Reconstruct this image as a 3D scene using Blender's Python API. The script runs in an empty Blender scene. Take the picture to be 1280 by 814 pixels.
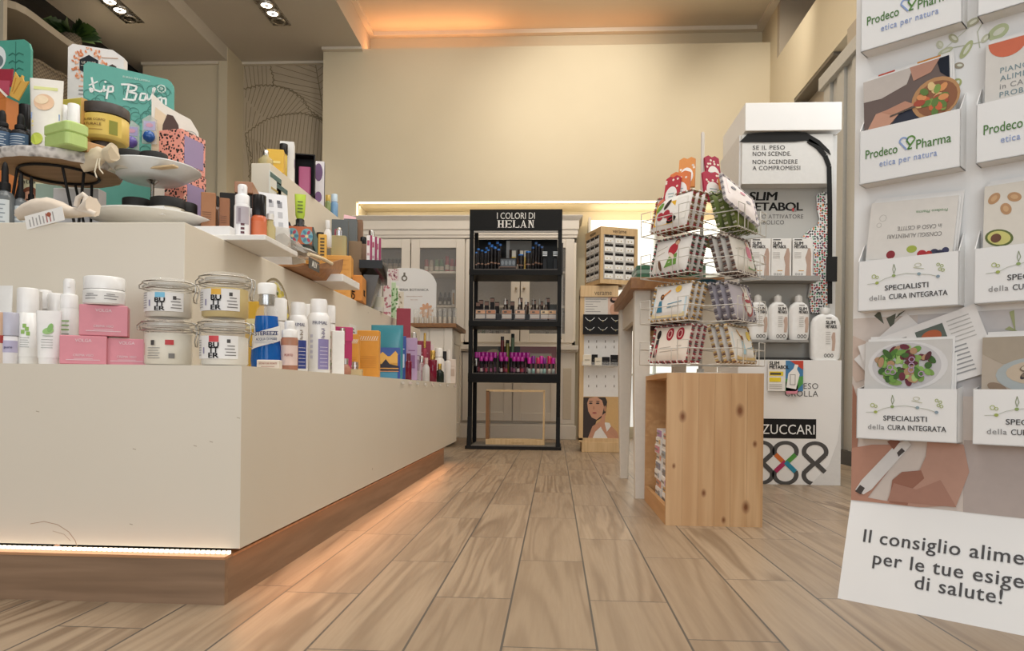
import bpy, math, random
from mathutils import Vector, Matrix
random.seed(7)
C = bpy.context.scene.collection
SC = bpy.context.scene
# ---------------------------------------------------------------- camera, world, lights, exposure
F = 925.0; TH = math.atan(54 / 925); PHI = .011; HC = .4
fw = Vector((-math.sin(TH), math.cos(TH), 0)); rt = Vector((math.cos(TH), math.sin(TH), 0))
cR = rt * math.cos(PHI) + Vector((0, 0, math.sin(PHI)))
cU = Vector((0, 0, math.cos(PHI))) - rt * math.sin(PHI)
cam = bpy.data.cameras.new('camera'); co = bpy.data.objects.new('camera', cam); C.objects.link(co)
co.matrix_world = Matrix(((cR.x, cU.x, -fw.x, 0), (cR.y, cU.y, -fw.y, 0), (cR.z, cU.z, -fw.z, HC), (0, 0, 0, 1)))
cam.sensor_width = 36; cam.lens = F / 1280 * 36; cam.shift_y = 82.4 / 1280; cam.clip_start = .02
SC.camera = co
SC.view_settings.view_transform = 'Standard'; SC.view_settings.look = 'None'
SC.view_settings.gamma = 1; SC.view_settings.use_curve_mapping = False
SC.view_settings.exposure = 0.07
w = bpy.data.worlds.new('world'); SC.world = w; w.use_nodes = True
w.node_tree.nodes['Background'].inputs[0].default_value = (.92, .96, 1, 1)
w.node_tree.nodes['Background'].inputs[1].default_value = .45

def area(name, loc, aim, sx, sy, power, col):
    l = bpy.data.lights.new(name, 'AREA'); l.shape = 'RECTANGLE'; l.size = sx; l.size_y = sy
    l.energy = power; l.color = col
    o = bpy.data.objects.new(name, l); C.objects.link(o); o.location = loc
    o.rotation_euler = (Vector(aim) - Vector(loc)).to_track_quat('-Z', 'Y').to_euler()
    return o
WARM = (1, .89, .75); NEUT = (1, .97, .93); DAY = (.92, .97, 1); ORANGE = (1, .44, .19)
area('shopfront_daylight_and_fill', (.9, -2.6, 1.5), (.0, 3, .7), 2.6, 2.4, 48, DAY)
area('shopfront_daylight_and_fill', (-1.9, -2.6, 1.5), (-1.0, 2, .7), 2.2, 2.2, 34, (.97, .98, 1))  # added fill from front left, brightening the goods on the front ledge
area('side_fill_light', (1.66, 3.3, 1.5), (-.3, 2.6, .5), 1.3, 1.6, 16, DAY)  # added fill in front of the shutter, lifting the counter's right side
area('overhead_fill_light', (1.0, 2.0, 3.28), (-.7, 1.9, .3), 1.0, 2.2, 34, NEUT)  # added overhead fill aimed at the counter's right side, no panel there
area('overhead_fill_light', (-.3, 1.2, 3.25), (-.3, 1.2, 0), 1.6, 2.6, 46, NEUT)  # soft overhead fill in place of unseen ceiling lamps
area('overhead_fill_light', (.2, 4.2, 3.3), (.2, 4.5, 0), 1.8, 1.8, 34, WARM)  # warm overhead fill for the back of the shop

# ---------------------------------------------------------------- pixel rays, used to find where things stand
def ray(u, v):
    return fw + cR * ((u - 640) / F) - cU * ((v - 489.4) / F)
CAM = Vector((0, 0, HC))
def PY(u, v, Y):
    d = ray(u, v); return CAM + d * (Y / d.y)
def PX(u, v, X):
    d = ray(u, v); return CAM + d * (X / d.x)
def PZ(u, v, Z):
    d = ray(u, v); return CAM + d * ((Z - HC) / d.z)
def onX(u, X, Z, v=430):
    p = PX(u, v, X); return Vector((X, p.y, Z))
def onY(u, Y, Z, v=430):
    p = PY(u, v, Y); return Vector((p.x, Y, Z))
def sz(px, loc):
    return px * (Vector(loc) - CAM).dot(fw) / F

# ---------------------------------------------------------------- materials
def lin(h):
    h = h.lstrip('#'); r = [int(h[i:i + 2], 16) / 255 for i in (0, 2, 4)]
    return tuple(c / 12.92 if c <= .04045 else ((c + .055) / 1.055) ** 2.4 for c in r) + (1,)
_M = {}
class NT:
    def __init__(s, name):
        s.m = bpy.data.materials.new(name); s.m.use_nodes = True; s.t = s.m.node_tree
        s.b = s.t.nodes['Principled BSDF']
    def n(s, typ, **kw):
        nd = s.t.nodes.new('ShaderNode' + typ)
        for k, v in kw.items():
            if k.startswith('i'):
                i = int(k[1:])
                if hasattr(v, 'is_linked') or hasattr(v, 'links'): s.t.links.new(v, nd.inputs[i])
                else: nd.inputs[i].default_value = v
            else: setattr(nd, k, v)
        return nd
    def ma(s, op, a, b=0.0, c=0.0):
        return s.n('Math', operation=op, i0=a, i1=b, i2=c).outputs[0]
    def mix(s, f, a, b):
        nd = s.t.nodes.new('ShaderNodeMix'); nd.data_type = 'RGBA'
        for i, v in ((0, f), (6, a), (7, b)):
            if hasattr(v, 'is_linked'): s.t.links.new(v, nd.inputs[i])
            else: nd.inputs[i].default_value = v
        return nd.outputs[2]
    def out(s, col=None, rough=None):
        if col is not None: s.t.links.new(col, s.b.inputs['Base Color'])
        if rough is not None:
            if hasattr(rough, 'is_linked'): s.t.links.new(rough, s.b.inputs['Roughness'])
            else: s.b.inputs['Roughness'].default_value = rough
PRE = {'': (.5, 0), 'g': (.22, 0), 'p': (.75, 0), 'm': (.28, 1), 'f': (.95, 0)}
def mat(key):
    """'#rrggbb' or '#rrggbb:preset' gives a lightly mottled surface; other keys are named materials."""
    if key in _M: return _M[key]
    hx, _, pre = key.partition(':')
    k = NT('surface ' + key); ro, me = PRE[pre]
    c = lin(hx); g = k.n('NewGeometry')
    nz = k.n('TexNoise', i0=g.outputs['Position'], i2=60.0, i3=2.0)
    d = tuple(x * .90 for x in c[:3]) + (1,)
    k.out(k.mix(nz.outputs[0], c, d), k.ma('MULTIPLY_ADD', nz.outputs[0], .12, ro - .06))
    k.b.inputs['Metallic'].default_value = me
    if max(c[:3]) < .03: k.b.inputs['Specular IOR Level'].default_value = .18
    if pre == 'f': k.b.inputs['Sheen Weight'].default_value = .3
    _M[key] = k.m; return k.m
def glass(name, col, rough=.02, trans=.9, ior=1.25):
    k = NT(name); k.b.inputs['Base Color'].default_value = lin(col); k.b.inputs['Roughness'].default_value = rough
    k.b.inputs['IOR'].default_value = ior; k.b.inputs['Transmission Weight'].default_value = 0
    tr = k.n('BsdfTransparent'); tr.inputs[0].default_value = lin(col)
    mx = k.n('MixShader'); mx.inputs[0].default_value = trans
    k.t.links.new(k.b.outputs[0], mx.inputs[1]); k.t.links.new(tr.outputs[0], mx.inputs[2])
    k.t.links.new(mx.outputs[0], k.t.nodes['Material Output'].inputs[0]); _M[name] = k.m
glass('glass', '#fdfdfc', .04, .88); glass('thin_film', '#f4f2ee', .12, .72); glass('door_glass', '#fafafa', .03, .90)
glass('lilac_film', '#cbb8d8', .15, .45)
def liquid(name, col, tr=.35):
    k = NT(name); k.b.inputs['Base Color'].default_value = lin(col); k.b.inputs['Roughness'].default_value = .08
    t = k.n('BsdfTransparent'); t.inputs[0].default_value = lin(col)
    mx = k.n('MixShader'); mx.inputs[0].default_value = tr
    k.t.links.new(k.b.outputs[0], mx.inputs[1]); k.t.links.new(t.outputs[0], mx.inputs[2])
    k.t.links.new(mx.outputs[0], k.t.nodes['Material Output'].inputs[0]); _M[name] = k.m
liquid('blue_gel', '#1a74d0', .4); liquid('pale_perfume', '#e6dcae', .6); liquid('pink_perfume', '#d8a48a', .5); liquid('amber', '#8a4a22', .3)
liquid('wine', '#7a1530', .15); liquid('lilac', '#b79ac6', .2); liquid('green_gel', '#9fb35a', .25)
def emit(name, col, s):
    k = NT(name); k.b.inputs['Base Color'].default_value = lin(col)
    k.b.inputs['Emission Color'].default_value = lin(col); k.b.inputs['Emission Strength'].default_value = s; _M[name] = k.m
emit('lamp_glow', '#fff3df', 14); emit('led_warm', '#fff0cc', 2.2); emit('led_white', '#fff0d8', 1.6); emit('lit_panel', '#f4f6f2', .55)
k = NT('mirror'); k.b.inputs['Base Color'].default_value = lin('#8a8a88'); k.b.inputs['Metallic'].default_value = 1; k.b.inputs['Roughness'].default_value = .06; _M['mirror'] = k.m

def paint(name, c1, c2, rough=.6, sc=3.0, bump=.02):
    k = NT(name); g = k.n('NewGeometry')
    a = k.n('TexNoise', i0=g.outputs[0], i2=sc, i3=4.0); b = k.n('TexNoise', i0=g.outputs[0], i2=220.0, i3=2.0)
    k.out(k.mix(a.outputs[0], lin(c1), lin(c2)), rough)
    bp = k.n('Bump', i0=bump, i1=.002, i2=b.outputs[0]) if False else k.t.nodes.new('ShaderNodeBump')
    bp.inputs['Strength'].default_value = bump; k.t.links.new(b.outputs[0], bp.inputs['Height'])
    k.t.links.new(bp.outputs[0], k.b.inputs['Normal']); _M[name] = k.m
paint('wall_cream', '#d9ceb4', '#d3c7ac', .7); paint('wall_grey', '#b5aa99', '#aca08e', .7); paint('ceiling', '#cdc5b8', '#c6beb0', .8)
paint('ceiling_high', '#dcd2bf', '#d6ccb8', .8); paint('dark_wall', '#2e2a26', '#26231f', .8); paint('shelf_paint', '#c9bfac', '#c2b7a3', .6)
paint('wallpaper', '#beb09a', '#b5a78f', .8, 14.0); paint('cabinet_white', '#ebe4d9', '#e5dccf', .45); paint('card_white', '#efeeec', '#e6e5e3', .45, 5.0)
paint('grey_panel', '#b9b8b4', '#aeada8', .5); paint('trim_white', '#e4dccd', '#dcd3c2', .5)
# laminate with a few scuffs
k = NT('counter_paint'); g = k.n('NewGeometry')
a = k.n('TexNoise', i0=g.outputs[0], i2=2.5, i3=5.0); v = k.n('TexVoronoi', i0=g.outputs[0], i2=7.0)
b = k.n('TexNoise', i0=g.outputs[0], i2=26.0, i3=6.0)
sp = k.ma('MULTIPLY', k.ma('LESS_THAN', v.outputs[0], .028), k.ma('GREATER_THAN', b.outputs[0], .5))
k.out(k.mix(sp, k.mix(a.outputs[0], lin('#ddd5c6'), lin('#d6ccba')), lin('#a39179')), .42); _M['counter_paint'] = k.m

def wood(name, c1, c2, c3, axis=2, sc=1.0, rough=.45, plank=0.0, knots=(), pl_axis=0):
    """long-grained wood; axis is the way the grain runs, plank the width of glued boards, knots world points"""
    k = NT(name); g = k.n('NewGeometry'); s = k.n('SeparateXYZ', i0=g.outputs[0]); xyz = [s.outputs[i] for i in range(3)]
    mul = [38.0 * sc] * 3; mul[axis] = 2.6 * sc
    cs = [k.ma('MULTIPLY', xyz[i], mul[i]) for i in range(3)]
    idn = None
    if plank:
        idn = k.n('TexWhiteNoise', noise_dimensions='1D')
        k.t.links.new(k.ma('FLOOR', k.ma('DIVIDE', xyz[pl_axis], plank)), idn.inputs['W'])
        cs[axis] = k.ma('MULTIPLY_ADD', idn.outputs[0], 40.0, cs[axis])
    cb = k.n('CombineXYZ', i0=cs[0], i1=cs[1], i2=cs[2])
    n1 = k.n('TexNoise', i0=cb.outputs[0], i2=.35, i3=4.0); n2 = k.n('TexNoise', i0=cb.outputs[0], i2=2.2, i3=5.0)
    ring = k.ma('MULTIPLY_ADD', k.ma('SINE', k.ma('MULTIPLY', n1.outputs[0], 42.0)), .5, .5)
    col = k.mix(k.ma('MULTIPLY', ring, .75), lin(c1), lin(c2))
    col = k.mix(k.ma('MULTIPLY', k.ma('SUBTRACT', n2.outputs[0], .42), 1.3), col, lin(c3))
    if idn: col = k.mix(k.ma('MULTIPLY', idn.outputs[0], .75), col, lin(c2))
    for (px, py, pz, rr) in knots:
        dv = [k.ma('SUBTRACT', xyz[i], p) for i, p in enumerate((px, py, pz))]
        dv[axis] = k.ma('MULTIPLY', dv[axis], .62)
        d2 = k.ma('ADD', k.ma('ADD', k.ma('POWER', k.ma('ABSOLUTE', dv[0]), 2.0), k.ma('POWER', k.ma('ABSOLUTE', dv[1]), 2.0)), k.ma('POWER', k.ma('ABSOLUTE', dv[2]), 2.0))
        d = k.ma('MULTIPLY_ADD', n2.outputs[0], rr * .5, k.ma('SQRT', d2))
        mr = k.n('MapRange', i0=d, i1=rr * .55, i2=rr * 1.6, i3=1.0, i4=0.0)
        col = k.mix(mr.outputs[0], col, lin('#7a4a26'))
    k.out(col, rough); _M[name] = k.m
wood('plinth_wood', '#8f735a', '#7f644c', '#6d543e', 0, .8, .5); wood('plinth_wood_y', '#8f735a', '#7f644c', '#6d543e', 1, .8, .5)
wood('lip_wood', '#b98a63', '#a87850', '#94653f', 0, 1, .4)
wood('brown_top', '#94693f', '#835a34', '#6f4a29', 1, 1, .4); wood('pale_wood', '#d6b789', '#cbaa7b', '#bb996b', 2, 1, .5)
wood('dark_wood', '#8d6238', '#7c532e', '#694324', 2, 1.6, .5); wood('slice_wood', '#a48563', '#957655', '#7f6143', 0, .8, .7)
wood('scoop_wood', '#a9774a', '#98683d', '#835731', 0, 1.2, .5)
KN = [(.385, 2.26, .33, .010), (.555, 2.26, .35, .011), (.45, 2.26, .10, .007), (.575, 2.26, .06, .011), (.60, 2.26, .25, .006), (.36, 2.26, .18, .005), (.51, 2.26, .02, .006)]
wood('crate_pine', '#d6b48a', '#bd9468', '#a47a50', 2, .55, .55, .0475, KN)
wood('crate_side', '#d2a877', '#bf915f', '#a87a4a', 1, .6, .55, .06, (), 2)
# bark, basket weave, fabric
k = NT('bark'); g = k.n('NewGeometry'); a = k.n('TexNoise', i0=g.outputs[0], i2=45.0, i3=6.0); b = k.n('TexVoronoi', i0=g.outputs[0], i2=70.0)
r = k.n('ValToRGB', i0=k.ma('MULTIPLY_ADD', b.outputs[0], .5, k.ma('MULTIPLY', a.outputs[0], .8)))
r.color_ramp.elements[0].position = .3; r.color_ramp.elements[0].color = lin('#5d5552'); r.color_ramp.elements[1].position = .75; r.color_ramp.elements[1].color = lin('#d2ccc6')
k.out(r.outputs[0], .9); _M['bark'] = k.m
k = NT('wicker'); g = k.n('NewGeometry'); s = k.n('SeparateXYZ', i0=g.outputs[0])
a = k.ma('SINE', k.ma('MULTIPLY', s.outputs[2], 260.0)); b = k.ma('SINE', k.ma('MULTIPLY', k.ma('ADD', s.outputs[0], s.outputs[1]), 190.0))
k.out(k.mix(k.ma('MULTIPLY_ADD', k.ma('MULTIPLY', a, b), .5, .5), lin('#6d6152'), lin('#a3947d')), .9); _M['wicker'] = k.m
# dotted figure
k = NT('dots'); g = k.n('NewGeometry'); v = k.n('TexVoronoi', i0=g.outputs[0], i2=95.0); v.inputs['Randomness'].default_value = .55
s = k.n('SeparateColor', i0=v.outputs[1]); r = k.n('ValToRGB', i0=s.outputs[0]); r.color_ramp.interpolation = 'CONSTANT'
for i, (p, c) in enumerate(((0, '#2f2f2f'), (.25, '#b52a2a'), (.42, '#e0e0de'), (.52, '#2d8a5a'), (.65, '#3f4a52'), (.78, '#d07a2a'), (.88, '#7a2a5a'))):
    e = r.color_ramp.elements[i] if i < 2 else r.color_ramp.elements.new(p)
    e.position = p; e.color = lin(c)
k.out(k.mix(k.ma('LESS_THAN', v.outputs[0], .42), lin('#e8e8e6'), r.outputs[0]), .5); _M['dots'] = k.m
# pink box with black flecks, orange tile pattern
k = NT('fleck_pink'); g = k.n('NewGeometry'); v = k.n('TexVoronoi', i0=g.outputs[0], i2=120.0); v2 = k.n('TexVoronoi', i0=g.outputs[0], i2=30.0)
c = k.mix(k.ma('LESS_THAN', v2.outputs[0], .2), lin('#e79a8a'), lin('#f2c3ae')); k.out(k.mix(k.ma('LESS_THAN', v.outputs[0], .40), c, lin('#241a1c')), .5); _M['fleck_pink'] = k.m
# floor: 15 x 60 cm wood-look tiles with grey joints
k = NT('floor_tiles'); g = k.n('NewGeometry'); s = k.n('SeparateXYZ', i0=g.outputs[0]); X, Y = s.outputs[0], s.outputs[1]
cf = k.ma('DIVIDE', k.ma('ADD', X, .0795), .1492); ix = k.ma('FLOOR', cf); fx = k.ma('FRACT', cf)
rp = k.n('ValToRGB', i0=k.ma('DIVIDE', k.ma('ADD', ix, 15.5), 31.0)); rp.color_ramp.interpolation = 'CONSTANT'
offs = {-3: .239, -2: .524, -1: .232, 0: .56, 1: .237, 2: .025, 3: .428, 4: .294}
rnd = random.Random(3)
for i in range(-15, 16):
    o = offs.get(i, rnd.random() * .596) / .596; p = (i + 15) / 31.0
    e = rp.color_ramp.elements[0] if i == -15 else (rp.color_ramp.elements[1] if i == -14 else rp.color_ramp.elements.new(p))
    e.position = p; e.color = (o, o, o, 1)
ly = k.ma('SUBTRACT', k.ma('DIVIDE', Y, .596), rp.outputs[0]); iy = k.ma('FLOOR', ly); fy = k.ma('FRACT', ly)
wn = k.n('TexWhiteNoise', noise_dimensions='2D'); k.t.links.new(k.n('CombineXYZ', i0=ix, i1=iy).outputs[0], wn.inputs['Vector'])
cs = k.n('SeparateColor', i0=wn.outputs[1])
cb = k.n('CombineXYZ', i0=k.ma('MULTIPLY_ADD', X, 1.0, k.ma('MULTIPLY', cs.outputs[0], 9.0)), i1=k.ma('MULTIPLY_ADD', Y, .055, k.ma('MULTIPLY', cs.outputs[1], 9.0)), i2=cs.outputs[2])
n1 = k.n('TexNoise', i0=cb.outputs[0], i2=8.0, i3=3.0); n1.inputs['Distortion'].default_value = .55
ring = k.ma('MULTIPLY_ADD', k.ma('SINE', k.ma('MULTIPLY', n1.outputs[0], 52.0)), .5, .5)
cb2 = k.n('CombineXYZ', i0=k.ma('MULTIPLY', X, 1.0), i1=k.ma('MULTIPLY', Y, .05), i2=cs.outputs[0]); n2 = k.n('TexNoise', i0=cb2.outputs[0], i2=170.0, i3=3.0)
n3 = k.n('TexNoise', i0=cb.outputs[0], i2=3.0, i3=2.0)
col = k.mix(k.ma('MULTIPLY', k.ma('POWER', ring, 1.8), k.ma('MULTIPLY_ADD', n3.outputs[0], 1.9, -.35)), lin('#ab967d'), lin('#75604b'))
col = k.mix(k.ma('MULTIPLY', k.ma('SUBTRACT', n2.outputs[0], .35), .55), col, lin('#8d775f'))
col = k.mix(k.ma('MULTIPLY', cs.outputs[2], .55), col, lin('#8f7a63'))
gr = k.ma('MAXIMUM', k.ma('GREATER_THAN', k.ma('ABSOLUTE', k.ma('SUBTRACT', fx, .5)), .487), k.ma('GREATER_THAN', k.ma('ABSOLUTE', k.ma('SUBTRACT', fy, .5)), .4972))
k.out(k.mix(gr, col, lin('#544e47')), k.ma('MULTIPLY_ADD', n2.outputs[0], .15, .30)); _M['floor_tiles'] = k.m

# ---------------------------------------------------------------- mesh builder
ID = Matrix()
def FR(y=0.0):   # front face frame: x right, y up, z towards -Y
    return Matrix(((1, 0, 0, 0), (0, 0, -1, y), (0, 1, 0, 0), (0, 0, 0, 1)))
def RS(x=0.0):   # +X face frame
    return Matrix(((0, 0, 1, x), (1, 0, 0, 0), (0, 1, 0, 0), (0, 0, 0, 1)))
def LS(x=0.0):   # -X face frame
    return Matrix(((0, 0, -1, x), (-1, 0, 0, 0), (0, 1, 0, 0), (0, 0, 0, 1)))
_TXT = {}
def text_geo(s, bold, sp):
    key = (s, bold, sp)
    if key not in _TXT:
        cu = bpy.data.curves.new('t', 'FONT'); cu.body = s; cu.offset = bold; cu.space_character = sp; cu.resolution_u = 3; cu.extrude = .004
        ob = bpy.data.objects.new('t', cu); me = bpy.data.meshes.new_from_object(ob)
        _TXT[key] = ([tuple(v.co) for v in me.vertices], [tuple(p.vertices) for p in me.polygons])
        bpy.data.objects.remove(ob); bpy.data.meshes.remove(me); bpy.data.curves.remove(cu)
    return _TXT[key]
class MB:
    def __init__(s): s.v = []; s.f = []; s.k = []; s.keys = []; s.sm = []; s.X = ID.copy()
    def add(s, vs, fs, key, sm=False):
        b = len(s.v)
        s.v += [tuple(s.X @ Vector(p)) for p in vs]
        if key not in s.keys: s.keys.append(key)
        ki = s.keys.index(key)
        for f in fs: s.f.append(tuple(b + i for i in f)); s.k.append(ki); s.sm.append(sm)
        return s
    def box(s, x0, y0, z0, x1, y1, z1, key):
        v = [(x, y, z) for z in (z0, z1) for x, y in ((x0, y0), (x1, y0), (x1, y1), (x0, y1))]
        return s.add(v, [(3, 2, 1, 0), (4, 5, 6, 7), (0, 1, 5, 4), (1, 2, 6, 5), (2, 3, 7, 6), (3, 0, 4, 7)], key)
    def loft(s, rings, key, sm=True, caps=True, closed=True):
        n = len(rings[0]); v = [p for r in rings for p in r]; f = []; keys = key if isinstance(key, list) else None
        for j in range(len(rings) - 1):
            seg = []
            for i in range(n if closed else n - 1):
                a, b = j * n + i, j * n + (i + 1) % n
                seg.append((a, b, b + n, a + n))
            if keys: s.add(v, seg, keys[j], sm)
            else: f += seg
        if not keys: s.add(v, f, key, sm)
        if caps:
            s.add(list(rings[0]), [tuple(range(n))[::-1]], keys[0] if keys else key); s.add(list(rings[-1]), [tuple(range(n))], keys[-1] if keys else key)
        return s
    def lathe(s, prof, key, seg=24, c=(0, 0), sx=1.0, sy=1.0, caps=True):
        rings = [[(c[0] + r * sx * math.cos(6.28319 * i / seg), c[1] + r * sy * math.sin(6.28319 * i / seg), z) for i in range(seg)] for r, z in prof]
        return s.loft(rings, key, True, caps)
    def rr(s, w, d, r, seg=4, c=(0, 0)):
        pts = []; r = min(r, w / 2 - 1e-5, d / 2 - 1e-5)
        for cx, cy, a0 in ((w / 2 - r, d / 2 - r, 0), (-w / 2 + r, d / 2 - r, 90), (-w / 2 + r, -d / 2 + r, 180), (w / 2 - r, -d / 2 + r, 270)):
            for i in range(seg + 1):
                a = math.radians(a0 + 90 * i / seg); pts.append((c[0] + cx + r * math.cos(a), c[1] + cy + r * math.sin(a)))
        return pts
    def rbox(s, w, d, z0, z1, r, key, c=(0, 0), e=0.0, seg=4):
        e = e or min(.0015, (z1 - z0) * .2)
        P = lambda ww, dd, z: [(x, y, z) for x, y in s.rr(ww, dd, r, seg, c)]
        return s.loft([P(w - 2 * e, d - 2 * e, z0), P(w, d, z0 + e), P(w, d, z1 - e), P(w - 2 * e, d - 2 * e, z1)], key, False)
    def tube(s, pts, r, key, seg=6, closed=False):
        pts = [Vector(p) for p in pts]; n = len(pts); rings = []
        for i, p in enumerate(pts):
            a = pts[(i - 1) % n] if (closed or i) else p; b = pts[(i + 1) % n] if (closed or i < n - 1) else p
            t = (b - a).normalized(); u = t.orthogonal().normalized() if i == 0 else (u - t * u.dot(t)).normalized()
            q = t.cross(u)
            rings.append([tuple(p + (u * math.cos(6.28319 * j / seg) + q * math.sin(6.28319 * j / seg)) * r) for j in range(seg)])
        if closed: rings.append(rings[0])
        return s.loft(rings, key, True, not closed)
    def poly(s, pts, key, z=0.0, th=.0006):
        n = len(pts)
        ar = sum(pts[i][0] * pts[(i + 1) % n][1] - pts[(i + 1) % n][0] * pts[i][1] for i in range(n))
        if ar < 0: pts = pts[::-1]
        v = [(p[0], p[1], z) for p in pts] + [(p[0], p[1], z + th) for p in pts]
        return s.add(v, [tuple(range(n))[::-1], tuple(range(n, 2 * n))] + [(i, (i + 1) % n, n + (i + 1) % n, n + i) for i in range(n)], key)
    def rect(s, x0, y0, x1, y1, key, z=0.0, th=.0006): return s.poly([(x0, y0), (x1, y0), (x1, y1), (x0, y1)], key, z, th)
    def ell(s, cx, cy, rx, ry, key, z=0.0, th=.0006, n=20, a=0.0):
        ca, sa = math.cos(a), math.sin(a)
        return s.poly([(cx + rx * math.cos(t) * ca - ry * math.sin(t) * sa, cy + rx * math.cos(t) * sa + ry * math.sin(t) * ca) for t in [6.28319 * i / n for i in range(n)]], key, z, th)
    def line(s, pts, wd, key, z=0.0, th=.0005):
        for (a, b) in zip(pts, pts[1:]):
            dx, dy = b[0] - a[0], b[1] - a[1]; l = math.hypot(dx, dy) or 1; nx, ny = -dy / l * wd / 2, dx / l * wd / 2
            s.poly([(a[0] + nx, a[1] + ny), (b[0] + nx, b[1] + ny), (b[0] - nx, b[1] - ny), (a[0] - nx, a[1] - ny)], key, z, th)
        return s
    def ring(s, cx, cy, r0, r1, key, z=0.0, a0=0.0, a1=360.0, n=28, th=.0006, ry=1.0):
        A = [math.radians(a0 + (a1 - a0) * i / n) for i in range(n + 1)]
        for a, b in zip(A, A[1:]):
            s.poly([(cx + r0 * math.cos(a), cy + ry * r0 * math.sin(a)), (cx + r1 * math.cos(a), cy + ry * r1 * math.sin(a)), (cx + r1 * math.cos(b), cy + ry * r1 * math.sin(b)), (cx + r0 * math.cos(b), cy + ry * r0 * math.sin(b))], key, z, th)
        return s
    def text(s, t, size, x, y, key, z=.0006, al='C', bold=0.0, sp=1.0, wrap=None, rot=0.0, width=None, sl=0.0):
        if bold > .001:      # heavier lettering: the same glyphs laid side by side
            gv = text_geo(t, 0.0, sp)[0]; kk_ = width / (max(v[0] for v in gv) - min(v[0] for v in gv)) if width else size
            n_ = 3 if bold < .009 else 5; bb = min(bold * 1.3, .03)
            for q in range(n_):
                f_ = (q / (n_ - 1) - .5) * 2 * bb; s.text(t, size, x + f_ * kk_ * math.cos(rot), y + f_ * kk_ * math.sin(rot) + (q % 2) * bb * size * .5, key, z + q * .00012, al, 0.0, sp, wrap, rot, width, sl)
            return s
        vs, fs = text_geo(t, bold, sp)
        if not vs: return s
        mx = max(v[0] for v in vs); mn = min(v[0] for v in vs); kx = size
        if width: kx = width / (mx - mn)
        o = {'C': -(mx + mn) / 2, 'L': -mn, 'R': -mx}[al]; ca, sa = math.cos(rot), math.sin(rot); out = []
        for a, b, c in vs:
            px, py = (a + o) * kx + b * sl * size, b * size; px, py = x + px * ca - py * sa, y + px * sa + py * ca; pz = z + (c + .004) * .06
            if wrap: out.append(((wrap + pz) * math.sin(px / wrap), py, (wrap + pz) * math.cos(px / wrap)))
            else: out.append((px, py, pz))
        return s.add(out, fs, key)
    def wrap_rect(s, x0, y0, x1, y1, R, key, z=.0006, n=10):
        v = []; f = []
        for i in range(n + 1):
            a = (x0 + (x1 - x0) * i / n) / R
            for y in (y0, y1): v.append(((R + z) * math.sin(a), y, (R + z) * math.cos(a)))
        return s.add(v, [(2 * i, 2 * i + 2, 2 * i + 3, 2 * i + 1) for i in range(n)], key, True)
    def o(s, name, parent=None, loc=None, rz=0.0, bevel=0.0):
        me = bpy.data.meshes.new(name); me.from_pydata(s.v, [], s.f)
        for kk in s.keys: me.materials.append(mat(kk))
        me.polygons.foreach_set('material_index', s.k); me.polygons.foreach_set('use_smooth', s.sm); me.update()
        ob = bpy.data.objects.new(name, me); C.objects.link(ob)
        if parent: ob.parent = parent
        if loc is not None: ob.location = loc
        ob.rotation_euler.z = rz
        if bevel:
            b = ob.modifiers.new('bevel', 'BEVEL'); b.width = bevel; b.segments = 2; b.limit_method = 'ANGLE'
        return ob
def tag(o, label, cat, group=None):
    o['label'] = label; o['category'] = cat
    if group: o['group'] = group
    return o
def thing(name, label, cat, loc=(0, 0, 0), rz=0.0, group=None):
    o = bpy.data.objects.new(name, None); C.objects.link(o); o.location = loc; o.rotation_euler.z = rz; o.empty_display_size = .05
    return tag(o, label, cat, group)
def struct(m, name, bevel=0.0, parent=None):
    o = m.o(name, parent, bevel=bevel)
    if not parent: o['kind'] = 'structure'
    return o
def dup(root, loc, rz=None, label=None):
    r = root.copy(); C.objects.link(r); r.location = loc
    if rz is not None: r.rotation_euler.z = rz
    if label: r['label'] = label
    for ch in list(root.children):
        c = ch.copy(); C.objects.link(c); c.parent = r
        for g in list(ch.children):
            d = g.copy(); C.objects.link(d); d.parent = c
    return r
ORD = ['first', 'second', 'third', 'fourth', 'fifth', 'sixth', 'seventh', 'eighth', 'ninth', 'tenth', 'eleventh', 'twelfth', 'thirteenth', 'fourteenth', 'fifteenth', 'sixteenth']
D = math.radians
# ---------------------------------------------------------------- the room
ZL, ZC, ZH, YB, XR, XL = 3.2, 3.32, 3.56, 6.25, 1.75, -3.72   # left ceiling, ceiling, raised ceiling, rear wall, right and left wall
m = MB(); m.add([(XL - .3, -3, 0), (3.2, -3, 0), (3.2, 6.9, 0), (XL - .3, 6.9, 0)], [(0, 1, 2, 3)], 'floor_tiles'); struct(m, 'floor')
m = MB(); m.box(-2.83, -3, ZC, -1.675, 6.6, ZC + .3, 'ceiling'); m.box(-1.675, -3, ZC, 3.2, 1.6, ZC + .3, 'ceiling'); struct(m, 'ceiling')
m = MB(); m.box(XL - .1, -3, ZL, -2.83, 6.9, ZL + .42, 'ceiling'); struct(m, 'ceiling_left')
m = MB(); m.box(-1.675, 1.6, ZH, 2.9, 6.9, ZH + .1, 'ceiling_high'); struct(m, 'ceiling_raised')
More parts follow.
